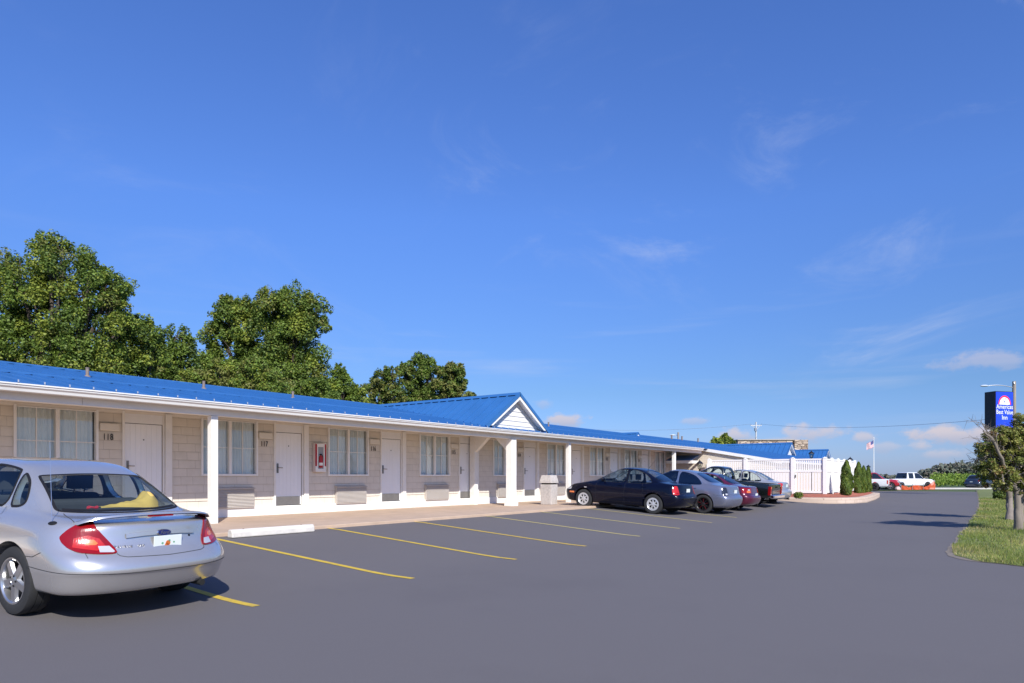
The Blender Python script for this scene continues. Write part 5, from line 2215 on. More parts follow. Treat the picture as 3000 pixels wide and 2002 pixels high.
def pickup_fit(root, bvh, S, hw, belt, lampm, tail=(.0, .36), bumper=CHROME, amber=None):
    L = S['L']
    off = Vector((L / 2, 0, 0))
    m = MB()
    m.prism([(-.10, .40), (.04, .40), (.04, .56), (-.08, .56), (-.10, .52)], -(hw - .02), hw - .02, 'y')
    m.build('rear_bumper', bumper, root, bevel=.03, seg=3)
    m = MB()
    m.prism([(L - .06, .42), (L + .10, .42), (L + .10, .58), (L - .06, .60)], -(hw - .04), hw - .04, 'y')
    m.build('front_bumper', bumper, root, bevel=.03, seg=3)
    z0, z1 = belt - .10 - tail[1], belt - .10
    for s in (1, -1):
        m = MB()
        y0, y1 = (hw - .12, hw + .004) if s > 0 else (-(hw + .004), -(hw - .12))
        m.box(.040, .16, y0, y1, z0, z1)
        tl = m.build('tail_light', lampm, root, bevel=.012)
        if amber:
            m = MB()
            m.box(.036, .1, y0 + .006, y1 - .006, z1 - .10, z1 - .01)
            m.build('indicator_lens', amber, tl, loc=(0, 0, 0))
        m = MB()
        m.box(.036, .1, y0 + .01, y1 - .01, z0 + .01, z0 + .06)
        m.build('reverse_lens', LENSCLEAR, tl, loc=(0, 0, 0))
        m = MB()
        y0, y1 = (hw - .36, hw - .06) if s > 0 else (-(hw - .06), -(hw - .36))
        m.box(L - .25, L - .018, y0, y1, belt - .34, belt - .16)
        m.build('headlight', LENSCLEAR, root, bevel=.02)
    m = MB()
    m.box(L - .2, L + .004, -(hw - .37), hw - .37, belt - .36, belt - .15)
    m.build('grille', DARK, root, bevel=.02)
    m = MB()
    m.box(.035, .055, -.11, .11, belt - .16, belt - .10)
    m.build('tailgate_handle', DARK, root, bevel=.008)


# compact black pickup in the lot
S = pickup_spec(4.85, .86, 1.60, 1.95, 3.45, .985, .335, 1.05, 3.80)
S['paint'] = paint('black_green_paint', (0.008, 0.011, 0.010), metal=0.2, rough=0.28)
S['wheels'] = wheel_meshes(.335, .21, .20, 'star', ALLOY, 'blackpickup')
p, pi = seat_on_ground(29.5, 7.62, S)
root, bvh = make_vehicle('pickup_truck', 'small black pickup truck parked next to the maroon sedan', 'pickup truck', S, p, R(90), pi, group=LOTG)
pickup_fit(root, bvh, S, .86, .985, LENSRED, amber=LENSAMBER)


def heading_place(pg, S, x_at, y_at, rz):
    """root position so that the point (x_at from the rear, y_at) of the vehicle lies over ground point pg"""
    d = Matrix.Rotation(rz, 3, 'Z') @ Vector((x_at - S['L'] / 2, y_at, 0))
    q = Vector((pg.x, pg.y, 0)) - d
    q.z = ground_z(q.x, q.y)
    return q


WHITEP = paint('white_truck_paint', (.74, .74, .74), metal=0.0, rough=.3)
# white pickup half hidden by the cedars
S = pickup_spec(5.7, .98, 1.88, 2.15, 3.95, 1.16, .40, 1.25, 4.75, simple=True)
S['paint'] = WHITEP
S['wheels'] = wheel_meshes(.40, .26, .22, 'star', BLACKRIM, 'whitepickup')
rz = R(92)
q = heading_place(G(2561, 1439), S, S['xa'], S['track'], rz)
root, bvh = make_vehicle('pickup_truck', 'white pickup truck half hidden behind the cedar shrubs', 'pickup truck', S, q, rz)
pickup_fit(root, bvh, S, .98, 1.16, LENSBRIGHT)
# red pickup beyond it
S = pickup_spec(5.4, .95, 1.86, 1.9, 3.9, 1.12, .39, 1.2, 4.5, ext=True, simple=True)
S['paint'] = paint('red_truck_paint', (.42, .015, .03), metal=0.1, rough=.3)
S['wheels'] = wheel_meshes(.39, .26, .23, 'star', ALLOY, 'redpickup')
rz = R(-84)
q = heading_place(G(2608, 1436.2), S, S['xb'], -S['track'], rz)
root, bvh = make_vehicle('pickup_truck', 'red pickup truck facing right behind the white pickup', 'pickup truck', S, q, rz)
pickup_fit(root, bvh, S, .95, 1.12, LENSRED)
# white extended cab pickup
S = pickup_spec(5.75, .97, 1.90, 2.05, 4.35, 1.14, .38, 1.2, 4.72, ext=True, simple=True)
S['paint'] = WHITEP
S['wheels'] = wheel_meshes(.38, .25, .22, 'star', BLACKRIM, 'extpickup')
rz = R(-40)
pg = G(2660, 1434)
q = heading_place(pg, S, 3.0, 0, rz)
root, bvh = make_vehicle('pickup_truck', 'white extended cab pickup truck standing behind the orange netting', 'pickup truck', S, q, rz)
pickup_fit(root, bvh, S, .97, 1.14, LENSRED)

# dark blue sport utility car far right
S = compact_spec(1.02, 1.02, 1.12)
L = S['L']
for l, xr in zip(S['loops'][-6:], (.30, .34, .46, .60, .68, .80)):
    l['xr'] = xr * 1.02
S['loops'][-7]['xr'] = .27
S['simple'] = True
S['paint'] = paint('slate_blue_paint', (.035, .045, .07), metal=.3, rough=.3)
S['wheels'] = wheel_meshes(.335, .21, .21, 'star', ALLOY, 'suv')
S['windows'] = both([('left', clip(S['dlo'], 1, 0, 2.03)), ('left', [(.62, 1.12), (.80, 1.48), (1.9, 1.53), (1.92, 1.10)]), ('rear', [(-.56, 1.17), (-.47, 1.46), (.47, 1.46), (.56, 1.17)]), ('front', [(-.6, 1.16), (-.46, 1.5), (.46, 1.5), (.6, 1.16)])])
add_tail(S, [(-.83, .86), (-.83, 1.02), (-.70, 1.05), (-.66, 1.02), (-.64, .86)], LENSRED)
rz = R(-28)
q = heading_place(G(2862, 1433.5), S, 1.2, 0, rz)
root, bvh = make_vehicle('sport_utility_car', 'dark slate blue hatchback car leaving the lot beyond the crop field', 'car', S, q, rz)
car_plate(root, bvh, S, .80)
# ------------------------------------------------------------------ white fence
FW = mat('fence_vinyl', (0.88, 0.86, 0.81), 0.4, var=0.04, vscale=2, grime=.12, gscale=2)
fence = thing('white_fence', 'white picket privacy fence with a gate around the corner of the planting bed', 'fence', (38.3, 7.4, .45), world=True)
UF = 38.3


def at_line(px, u=None, t=None):
    k = (px - CX) / FPX
    du, dt = CA + k * SA, SA - k * CA
    Z = u / du if u is not None else t / dt
    return Z * du, Z * dt


front = [at_line(p, u=UF) for p in (2417, 2323, 2184, 2078)]
side = [at_line(p, t=front[0][1]) for p in (2439, 2458, 2475, 2489, 2504)]
side = [front[0]] + [(front[0][0] + 1.78 * (i + 1), front[0][1]) for i in range(5)]


def fence_z(u, t):
    return bed_z(u, t) - .01


TOPZ = 2.37


def fpost(u, t, big=False):
    m = MB()
    w = .075 if not big else .085
    z0 = fence_z(u, t) - .1
    m.box(u - w, u + w, t - w, t + w, z0, TOPZ)
    m.box(u - w - .012, u + w + .012, t - w - .012, t + w + .012, TOPZ, TOPZ + .02)
    m.add([(u - w, t - w, TOPZ + .02), (u + w, t - w, TOPZ + .02), (u + w, t + w, TOPZ + .02), (u - w, t + w, TOPZ + .02), (u, t, TOPZ + .07)], [(0, 1, 4), (1, 2, 4), (2, 3, 4), (3, 0, 4)])
    m.build('post', FW, fence, fix=False)


def fpanel(a, b, name='panel', gap=.016):
    a, b = Vector((*a, 0)), Vector((*b, 0))
    d = (b - a).normalized()
    n = Vector((-d.y, d.x, 0))
    L = (b - a).length
    s0, s1 = .085, L - .085
    M = Matrix.Translation(a) @ Matrix(((d.x, n.x, 0), (d.y, n.y, 0), (0, 0, 1))).to_4x4()
    zb = max(fence_z(*a.xy), fence_z(*b.xy)) + .05
    m = MB()
    zm = TOPZ - .67
    for z0, z1 in ((TOPZ - .10, TOPZ - .02), (zm - .06, zm + .06), (zb, zb + .12)):
        m.box(s0, s1, -.03, .03, z0, z1, M=M)
    # lower boards
    k = max(1, round((s1 - s0) / .145))
    w = (s1 - s0) / k
    for i in range(k):
        m.box(s0 + i * w + gap / 2, s0 + (i + 1) * w - gap / 2, -.012, .012, zb + .121, zm - .061, M=M)
    k = max(1, round((s1 - s0) / .105))
    w = (s1 - s0) / k
    for i in range(k):
        m.box(s0 + i * w + .016, s0 + (i + 1) * w - .016, -.0125, .0125, zm + .061, TOPZ - .101, M=M)
    return m.build(name, FW, fence)


for i, (u, t) in enumerate(front):
    fpost(u, t, True)
for u, t in side[1:]:
    fpost(u, t)
g = fpanel(front[0], front[1], 'gate', gap=.045)
m = MB()
u, t = front[1]
m.box(u - .10, u - .04, t - .16, t - .12, 1.35, 1.50)
m.build('latch', BLACKMETAL, g, loc=(0, 0, 0))
fpanel(front[1], front[2])
fpanel(front[2], front[3])
for a, b in zip(side, side[1:]):
    fpanel(a, b)


# ------------------------------------------------------------------ lanterns
LANTG = glass_mat('lantern_glass', (.75, .75, .68), (1, 1, 1), 1.5, .05, .05)
DULL = mat('bulb_white', (.7, .7, .65), .5)


def lantern(px, ytop, Z, label, k=1.0):
    p = P(px, ytop, Z)
    zg = ground_z(p.x, p.y) + (0.1 if p.x > 36 else 0)
    if p.x > 38.3:
        zg = fence_z(p.x, p.y)
    h = p.z - zg
    t = thing('lantern', label, 'lantern', (p.x, p.y, zg), 0, 'black lanterns round the office patio')
    m = MB()
    m.lathe([(.075, 0), (.075, .03), (.05, .10), (.035, .2), (.032, h - .62), (.05, h - .60), (.05, h - .57), (.03, h - .55)], 14)
    m.build('lamp_post', BLACKMETAL, t, smooth=True)
    m = MB()
    z = h - .52
    frus2 = [(.07, z), (.13, z + .26)]
    for i in range(4):
        a = math.pi / 4 + i * math.pi / 2
        m.bar((.09 * math.cos(a), .09 * math.sin(a), z), (.165 * math.cos(a), .165 * math.sin(a), z + .26), .014, .014)
    m.lathe([(.03, z - .04), (.095, z - .02), (.095, z)], 8)
    m.lathe([(.20, z + .262), (.19, z + .285), (.10, z + .37), (.05, z + .41), (.025, z + .42), (.03, z + .44), (.012, z + .47), (.0, z + .52)], 8)
    m.build('lantern_frame', BLACKMETAL, t, smooth=30)
    m = MB()
    m.lathe([(.082, z + .003), (.15, z + .255)], 4, Matrix.Rotation(math.pi / 4, 4, 'Z'))
    m.build('lantern_pane', LANTG, t)
    m = MB()
    m.lathe([(.0, z + .04), (.028, z + .05), (.028, z + .18), (.0, z + .2)], 10)
    m.build('bulb', DULL, t, smooth=True)


lantern(2050, 1345, 36.5, 'black lantern standing left of the white fence')
lantern(2377, 1318, 44, 'black lantern rising behind the gate of the white fence')
lantern(2491, 1337, 49, 'black lantern behind the fence side next to the first cedar')
lantern(2544, 1360, 58, 'black lantern behind the farthest cedar shrub')

# ------------------------------------------------------------------ poles, wires, flag, sign
WOOD = mat('weathered_pole_wood', (.30, .25, .20), .9, var=.25, vscale=6, stretch=(1, 1, .1))
PALEPOLE = mat('pale_pole', (.52, .52, .52), .7, var=.1)
p = P(2215, 1237, 110)
up = thing('utility_pole', 'pale wooden utility pole with a crossarm behind the stone wall', 'utility pole', (p.x, p.y, 0))
m = MB()
m.tube([(0, 0, 0), (0, 0, p.z)], [.17, .11], 10)
m.build('pole', PALEPOLE, up, smooth=True)
m = MB()
rt = Vector((SA, -CA, 0))
m.bar(rt * -.9 + Vector((0, 0, p.z - .55)), rt * .9 + Vector((0, 0, p.z - .55)), .10, .12)
m.bar(rt * -.6 + Vector((0, 0, p.z - .6)), Vector((0, 0, p.z - 1.3)), .05, .05)
m.bar(rt * .6 + Vector((0, 0, p.z - .6)), Vector((0, 0, p.z - 1.3)), .05, .05)
m.build('crossarm', PALEPOLE, up)
for s in (-.8, -.35, .35, .8):
    m = MB()
    m.lathe([(.03, 0), (.05, .04), (.03, .07), (.05, .11), (.02, .15), (0, .16)], 8, Matrix.Translation(rt * s + Vector((0, 0, p.z - .49))))
    m.build('insulator', GALV, up, smooth=True)
m = MB()
m.lathe([(.0, 0), (.2, .02), (.2, .5), (.0, .52)], 12, Matrix.Translation(rt * .0 + Vector((-.3, 0, p.z - 1.5))))
m.build('transformer', GALV, up, smooth=40)
WIRE = mat('wire_grey', (.16, .18, .23), .6)


def wire(a, b, sag, r, label):
    m = MB()
    pts = []
    for i in range(25):
        s = i / 24
        q = a.lerp(b, s)
        q.z -= sag * 4 * s * (1 - s)
        pts.append(q)
    m.tube(pts, r, 5)
    return tag(m.build('power_line', WIRE, None, smooth=True), label, 'power line', 'power lines over the motel')


top = Vector((p.x, p.y, p.z - .32))
wire(top + rt * -.8, P(1370, 1222, 118), 1.6, .016, 'power line sagging left from the utility pole over the motel roof')
street = P(2971, 1118, 54)
wire(top + rt * .8, Vector((street.x, street.y, P(2971, 1222, 54).z)), .7, .015, 'power line running right from the utility pole to the street lamp')

# flag pole
p = P(2560, 1284, 98)
fp = thing('flagpole', 'slim white flagpole with a striped flag standing behind the parked trucks', 'flagpole', (p.x, p.y, 0))
m = MB()
m.tube([(0, 0, 0), (0, 0, p.z)], [.07, .035], 10)
m.lathe([(0, -.07), (.05, -.05), (.07, 0), (.05, .05), (0, .07)], 12, Matrix.Translation((0, 0, p.z + .06)))
m.build('pole', WHITE2, fp, smooth=True)
m = MB()
vs, fs, mi = [], [], []
nx, ny = 20, 13
wv, hv = 1.55, .98
left = Vector((-SA, CA, 0))
for i in range(nx + 1):
    for j in range(ny + 1):
        s, q = i / nx, j / ny
        pos = left * (s * wv * .62 + .04) + Vector((CA, SA, 0)) * (.10 * math.sin(s * 7 + q * 2) * s) + Vector((0, 0, p.z - .25 - hv * q * (1 - .1 * s) - s * .62 - .05 * math.sin(s * 6)))
        vs.append(pos)
for i in range(nx):
    for j in range(ny):
        a = i * (ny + 1) + j
        m.add([vs[a], vs[a + 1], vs[a + ny + 2], vs[a + ny + 1]], [(0, 1, 2, 3)], 2 if i < nx * .42 and j < 7 else j % 2)
fl = m.build('flag', [mat('flag_red', (.55, .12, .15), .8), mat('flag_white', (.75, .72, .72), .8), mat('flag_blue', (.08, .08, .22), .8)], fp, fix=False)

# street lamp behind the motel roof
p = P(1987, 1267, 62)
sl = thing('street_lamp', 'street lamp with a pale head poking over the blue roof', 'street lamp', (p.x, p.y, 0))
m = MB()
m.tube([(0, 0, 0), (0, 0, p.z)], [.11, .08], 10)
m.build('pole', WOOD, sl, smooth=True)
m = MB()
m.tube([(0, 0, p.z - .35)] + [left * (.15 * i) + Vector((0, 0, p.z - .35 + .12 * math.sin(i * .8))) for i in range(1, 3)], .025, 6)
m.build('lamp_arm', GALV, sl)
m = MB()
M = Matrix.Translation(left * .5 + Vector((0, 0, p.z - .27))) @ Matrix.Rotation(math.atan2(left.y, left.x), 4, 'Z') @ Matrix.Diagonal((1.9, .8, .55, 1))
m.lathe([(0, -.12), (.10, -.1), (.16, -.02), (.15, .06), (.08, .12), (0, .14)], 14, M)
m.build('lamp_head', mat('lamp_head_pale', (.6, .65, .66), .35), sl, smooth=True)

# big street lamp on the right
sp = thing('street_lamp', 'wooden pole street lamp with a long curved arm beside the blue sign', 'street lamp', (street.x, street.y, 0))
m = MB()
m.tube([(0, 0, 0), (0, 0, street.z)], [.17, .125], 12)
m.build('pole', WOOD, sp, smooth=True)
lh = P(2893, 1131, 54)
hp = Vector((lh.x - street.x, lh.y - street.y, lh.z))
at = Vector((0, 0, P(2971, 1137, 54).z))
m = MB()
pts = []
for i in range(15):
    s = i / 14
    q = at.lerp(hp, s)
    q.z += .10 * math.sin(s * math.pi) + .1 * s * (1 - s)
    pts.append(q)
m.tube(pts, [.032] * 15, 8)
m.build('lamp_arm', GALV, sp, smooth=True)
m = MB()
ld = (hp - at)
ld.z = 0
ld.normalize()
M = Matrix.Translation(hp + ld * .24) @ Matrix.Rotation(math.atan2(ld.y, ld.x), 4, 'Z') @ Matrix.Diagonal((2.1, .9, .62, 1))
m.lathe([(0, -.10), (.10, -.09), (.16, -.03), (.165, .02), (.13, .09), (.06, .13), (0, .14)], 16, M)
m.build('lamp_head', mat('lamp_head_grey', (.55, .60, .63), .3), sp, smooth=True)
m = MB()
m.box(-.19, .19, -.02, .02, street.z - .25, street.z - .2)
m.lathe([(.03, 0), (.05, .03), (.02, .14)], 8, Matrix.Translation((-.13, 0, street.z - .2)))
m.build('pole_bracket', GALV, sp)

# inn sign
corner = P(2916.5, 1146, 50)
vd = Vector((1, 0, 0))
face_n = Vector((-math.sin(R(39)), -math.cos(R(39)), 0))
right = Vector((-face_n.y, face_n.x, 0))        # to the reader's right
Wf, Df, Hf = 1.72, .86, 2.75
sign = thing('inn_sign', 'tall blue and white box sign reading Americas Best Value Inn', 'sign', (corner.x, corner.y, 0))
rzs = math.atan2(right.y, right.x)
sign.rotation_euler = (0, 0, rzs)
# local frame: x along the face, y into the box, z up; the front left corner is the origin
zt = corner.z
m = MB()
m.box(0, Wf, 0.02, Df, zt - Hf, zt)
m.build('cabinet', mat('sign_black', (.008, .008, .01), .4), sign, bevel=.01)
m = MB()
SBLUE = mat('sign_blue', (.018, .06, .70), .35, spec=.4)
m.box(.05, Wf - .05, .0, .0195, zt - Hf + .05, zt - .05)
face = m.build('sign_face', SBLUE, sign)
SW = mat('sign_white', (.85, .85, .85), .4)
SR = mat('sign_red', (.75, .04, .06), .4)
c = Wf / 2
FX = Matrix.Rotation(R(90), 4, 'X')


def arch(r0, r1, zc, y0, y1, sx=1.0, a0=0, a1=180, n=28):
    mm = MB()
    vs, fs = [], []
    for i in range(n + 1):
        a = R(a0 + (a1 - a0) * i / n)
        for r in (r0, r1):
            vs.append((c + sx * r * math.cos(a), y0, zc + r * 1.12 * math.sin(a)))
    for i in range(n):
        fs.append((2 * i, 2 * i + 1, 2 * i + 3, 2 * i + 2))
    mm.add(vs, fs)
    return mm


za = zt - .975
arch(.50, .60, za, -.006, 0).build('red_arc', SR, face, fix=False, loc=(0, 0, 0))
mm = arch(0.0, .485, za, -.006, 0)
mm.build('white_half_disc', SW, face, fix=False, loc=(0, 0, 0))
text_obj('letter_mark', 'V', .36, Matrix.Translation((c - .03, -.012, za + .24)) @ FX, SBLUE, face, extrude=.003).location = (0, 0, 0)
mm = MB()
mm.prism([(c + .05, za + .40), (c + .15, za + .62), (c + .19, za + .60), (c + .10, za + .38)], -.012, -.009, 'y')
mm.build('red_tick', SR, face, loc=(0, 0, 0))
for s, z, sz in (('Americas', za - .17, .43), ('Best Value', za - .56, .43), ('Inn', za - .96, .45)):
    me = text_mesh(s, sz, extrude=.004)
    k = min(1.0, (Wf - .16) / max(1e-3, me.vertices[0].co.x * 0 + max(v.co.x for v in me.vertices) - min(v.co.x for v in me.vertices)))
    me.transform(Matrix.Translation((c, -.008, z)) @ FX @ Matrix.Diagonal((k, 1.05, 1, 1)))
    me.materials.clear()
    me.materials.append(SW)
    o = bpy.data.objects.new('lettering', me)
    COL.objects.link(o)
    o.parent = face
mm = MB()
mm.box(.4, .6, Df / 2 - .1, Df / 2 + .1, 0, zt - Hf)
mm.box(Wf - .6, Wf - .4, Df / 2 - .1, Df / 2 + .1, 0, zt - Hf)
mm.build('sign_post', BLACKMETAL, sign)

# stone clad parapet building far behind
a, b = P(2168, 1400, 92), P(2366, 1400, 92)
STONE = bpy.data.materials.new('stone_cladding')
STONE.use_nodes = True
nt = STONE.node_tree
bs = nt.nodes['Principled BSDF']
bs.inputs['Roughness'].default_value = .9
tc = nt.nodes.new('ShaderNodeTexCoord')
mp = nt.nodes.new('ShaderNodeMapping')
mp.inputs['Scale'].default_value = (1.3, 1.3, 3.6)
nt.links.new(tc.outputs['Object'], mp.inputs['Vector'])
vo = nt.nodes.new('ShaderNodeTexVoronoi')
vo.inputs['Scale'].default_value = 1.0
nt.links.new(mp.outputs[0], vo.inputs['Vector'])
ve = nt.nodes.new('ShaderNodeTexVoronoi')
ve.feature = 'DISTANCE_TO_EDGE'
ve.inputs['Scale'].default_value = 1.0
nt.links.new(mp.outputs[0], ve.inputs['Vector'])
rp = nt.nodes.new('ShaderNodeValToRGB')
rp.color_ramp.elements[0].color = (.30, .21, .15, 1)
rp.color_ramp.elements[1].color = (.62, .50, .38, 1)
sx = nt.nodes.new('ShaderNodeSeparateColor')
nt.links.new(vo.outputs['Color'], sx.inputs[0])
nt.links.new(sx.outputs[0], rp.inputs['Fac'])
er = nt.nodes.new('ShaderNodeMapRange')
er.inputs['From Max'].default_value = .09
nt.links.new(ve.outputs['Distance'], er.inputs['Value'])
mx = nt.nodes.new('ShaderNodeMix')
mx.data_type = 'RGBA'
nt.links.new(er.outputs[0], mx.inputs['Factor'])
mx.inputs['A'].default_value = (.13, .09, .07, 1)
nt.links.new(rp.outputs['Color'], mx.inputs['B'])
nt.links.new(mx.outputs['Result'], bs.inputs['Base Color'])
bp = nt.nodes.new('ShaderNodeBump')
bp.inputs['Distance'].default_value = .06
nt.links.new(er.outputs[0], bp.inputs['Height'])
nt.links.new(bp.outputs[0], bs.inputs['Normal'])
d = Vector((b.x - a.x, b.y - a.y, 0))
st = thing('stone_parapet', 'long wall of rough tan stone rising behind the office roof', 'stone wall', (a.x, a.y, 0), math.atan2(d.y, d.x))
zt = P(2300, 1289, 92).z
m = MB()
Ls = d.length
m.box(-.2, Ls - 1.8, .25, 5, 0, zt - .05)
m.box(Ls - 1.8, Ls, -.15, 5.2, 0, zt)
m.build('stone_body', STONE, st)
m = MB()
m.box(-.3, Ls - 1.79, .1, 5.1, zt - .04, zt + .06)
m.build('coping', mat('stone_coping', (.40, .34, .27), .85, var=.15), st)

# orange netting and pale sack by the trucks
a, b = G(2640, 1436.5), G(2738, 1434.8)
m = MB()
vs, fs = [], []
n = 40
d = (b - a)
nn = Vector((-d.y, d.x, 0)).normalized()
for i in range(n + 1):
    s = i / n
    q = a.lerp(b, s)
    h = .22 + .26 * abs(math.cos(s * math.pi * 2.2)) ** .8 + .45 * sm(.82, .97, s)
    w = .10 * math.sin(s * 23)
    for j in range(6):
        k = j / 5
        vs.append(q + nn * (w * (1 - k) + .05 * math.sin(s * 40 + j)) + Vector((0, 0, .02 + h * k)))
for i in range(n):
    for j in range(5):
        x_ = i * 6 + j
        fs.append((x_, x_ + 6, x_ + 7, x_ + 1))
m.add(vs, fs)
NET = bpy.data.materials.new('orange_netting')
NET.use_nodes = True
nt = NET.node_tree
bs = nt.nodes['Principled BSDF']
bs.inputs['Base Color'].default_value = (.80, .12, .03, 1)
bs.inputs['Roughness'].default_value = .6
bs.inputs['Alpha'].default_value = .62
nf = thing('safety_netting', 'low sagging orange safety netting in front of the white extended cab pickup', 'netting', (a.x, a.y, a.z), world=True)
m.build('net', NET, nf, fix=False, smooth=80)
for s in (0.0, .33, .66, 1.0):
    m = MB()
    q = a.lerp(b, s)
    m.tube([q, q + Vector((0, 0, .62 if s < 1 else 1.05))], .025, 6)
    m.build('stake', GALV, nf)
q = G(2630, 1436.5)
m = MB()
n1 = 12
m.lathe([(.0, 0), (.38, .02), (.42, .14), (.36, .32), (.22, .44), (.1, .47), (0, .48)], 14, Matrix.Translation((0, 0, 0)) @ Matrix.Diagonal((1.2, .7, .8, 1)))
m.v = [tuple(Vector(v) * (1 + .12 * noise.noise(Vector(v) * 4))) for v in m.v]
sk = m.build('sack', mat('pale_pink_sack', (.6, .42, .38), .8, var=.2, vscale=6), None, smooth=True, loc=q)
tag(sk, 'pale pink sack lying on the ground by the red pickup', 'sack')
# ------------------------------------------------------------------ vegetation
def leaf_mat(name, col, trans=0.25, rough=0.55):
    m = bpy.data.materials.new(name)
    m.use_nodes = True
    nt = m.node_tree
    N, L = nt.nodes, nt.links
    b = N['Principled BSDF']
    b.inputs['Roughness'].default_value = rough
    b.inputs['Specular IOR Level'].default_value = 0.3
    tc = N.new('ShaderNodeTexCoord')
    n = N.new('ShaderNodeTexNoise')
    n.inputs['Scale'].default_value = 1.3
    n.inputs['Detail'].default_value = 5
    L.new(tc.outputs['Object'], n.inputs['Vector'])
    r = N.new('ShaderNodeValToRGB')
    r.color_ramp.elements[0].position = .3
    r.color_ramp.elements[1].position = .7
    r.color_ramp.elements[0].color = (*[c * .72 for c in col], 1)
    r.color_ramp.elements[1].color = (*[c * 1.28 for c in col], 1)
    L.new(n.outputs['Fac'], r.inputs['Fac'])
    L.new(r.outputs['Color'], b.inputs['Base Color'])
    t = N.new('ShaderNodeBsdfTranslucent')
    mx = N.new('ShaderNodeMixShader')
    mx.inputs[0].default_value = trans
    hs = N.new('ShaderNodeHueSaturation')
    hs.inputs['Value'].default_value = 1.5
    L.new(r.outputs['Color'], hs.inputs['Color'])
    L.new(hs.outputs['Color'], t.inputs['Color'])
    L.new(b.outputs[0], mx.inputs[1])
    L.new(t.outputs[0], mx.inputs[2])
    L.new(mx.outputs[0], N['Material Output'].inputs['Surface'])
    return m


LEAF = [leaf_mat('leaf_mid_green', (.15, .215, .036)), leaf_mat('leaf_dark_green', (.09, .135, .026)), leaf_mat('leaf_yellow_green', (.25, .285, .042)), leaf_mat('leaf_olive', (.195, .20, .05))]
CEDAR = [leaf_mat('cedar_green', (.105, .165, .022), .1), leaf_mat('cedar_dark', (.06, .10, .018), .1), leaf_mat('cedar_light', (.20, .25, .035), .1)]
DRYLEAF = [leaf_mat('leaf_bronze_green', (.23, .235, .055)), leaf_mat('leaf_dull_green', (.16, .185, .045)), leaf_mat('leaf_pale', (.32, .30, .09)), leaf_mat('leaf_rust', (.25, .145, .06))]
BARK = mat('bark', (.085, .065, .050), .95, var=.35, vscale=5, bump=.8, bscale=25, stretch=(1, 1, .3))
GREYBARK = mat('grey_bark', (.20, .165, .135), .95, var=.35, vscale=4, bump=.8, bscale=25, stretch=(1, 1, .25))


def leaves_mesh(name, pos, nrm, size, midx, mats, rs, aspect=.55, fold=.25, up=0.0):
    n = len(pos)
    nrm = nrm / (np.linalg.norm(nrm, axis=1, keepdims=True) + 1e-9)
    r = rs.normal(size=(n, 3))
    t = np.cross(nrm, r)
    if up:
        t = t / (np.linalg.norm(t, axis=1, keepdims=True) + 1e-9) * (1 - up) + np.array([0, 0, up])
        t -= nrm * np.sum(t * nrm, axis=1, keepdims=True)
    t /= (np.linalg.norm(t, axis=1, keepdims=True) + 1e-9)
    b = np.cross(nrm, t)
    s = size[:, None]
    v = np.empty((n, 4, 3), dtype=np.float32)
    v[:, 0] = pos - t * s * .5
    v[:, 1] = pos + b * s * aspect * .5 + nrm * s * fold * .3
    v[:, 2] = pos + t * s * .5
    v[:, 3] = pos - b * s * aspect * .5 + nrm * s * fold * .3
    me = bpy.data.meshes.new(name)
    me.vertices.add(n * 4)
    me.vertices.foreach_set('co', v.reshape(-1))
    me.loops.add(n * 4)
    me.loops.foreach_set('vertex_index', np.arange(n * 4, dtype=np.int32))
    me.polygons.add(n)
    me.polygons.foreach_set('loop_start', np.arange(0, n * 4, 4, dtype=np.int32))
    me.polygons.foreach_set('loop_total', np.full(n, 4, dtype=np.int32))
    for m in mats:
        me.materials.append(m)
    me.polygons.foreach_set('material_index', midx.astype(np.int32))
    me.update(calc_edges=True)
    me.validate()
    return me


def crown_points(blobs, n, rs, subs=26, subr=(.26, .44), spiky=0.0, flat=.75):
    """blobs: (centre, radii).  Leaves sit in clumps scattered over and through each blob."""
    vol = np.array([b[1][0] * b[1][1] + b[1][1] * b[1][2] + b[1][0] * b[1][2] for b in blobs], float)
    cnt = (n * vol / vol.sum()).astype(int)
    P_, N_, K_ = [], [], []
    for (c, rad), k in zip(blobs, cnt):
        c = np.array(c)
        rad = np.array(rad)
        ns = subs
        d = rs.normal(size=(ns, 3))
        d /= np.linalg.norm(d, axis=1, keepdims=True)
        d[:, 2] = np.where(d[:, 2] < -.55, -d[:, 2], d[:, 2])
        rr = rs.uniform(.45, 1.0, size=(ns, 1)) ** .6
        sc = c + d * rr * rad
        sr = rs.uniform(*subr, size=(ns, 1)) * rad.mean() * rs.choice([.7, 1.0, 1.25], size=(ns, 1))
        sk = rs.choice(4, size=ns, p=[.45, .25, .2, .10])
        per = np.maximum(1, (sr[:, 0] ** 2 / (sr[:, 0] ** 2).sum() * k)).astype(int)
        for j in range(ns):
            m = per[j]
            q = rs.normal(size=(m, 3))
            q /= np.linalg.norm(q, axis=1, keepdims=True)
            rad_j = sr[j] * rs.uniform(.25, 1.08, size=(m, 1)) ** .5
            off = q * rad_j * np.array([1, 1, flat])
            if spiky and d[j, 2] > .55:
                off[:, 2] *= 1 + spiky
                off[:, :2] *= .6
            P_.append(sc[j] + off)
            nn = q * .6 + np.array([0, 0, .55]) + rs.normal(size=(m, 3)) * .55
            N_.append(nn)
            kk = np.full(m, sk[j])
            flip = rs.random(m) < .3
            kk[flip] = rs.choice(4, size=flip.sum(), p=[.45, .25, .2, .10])
            K_.append(kk)
    return np.concatenate(P_), np.concatenate(N_), np.concatenate(K_)


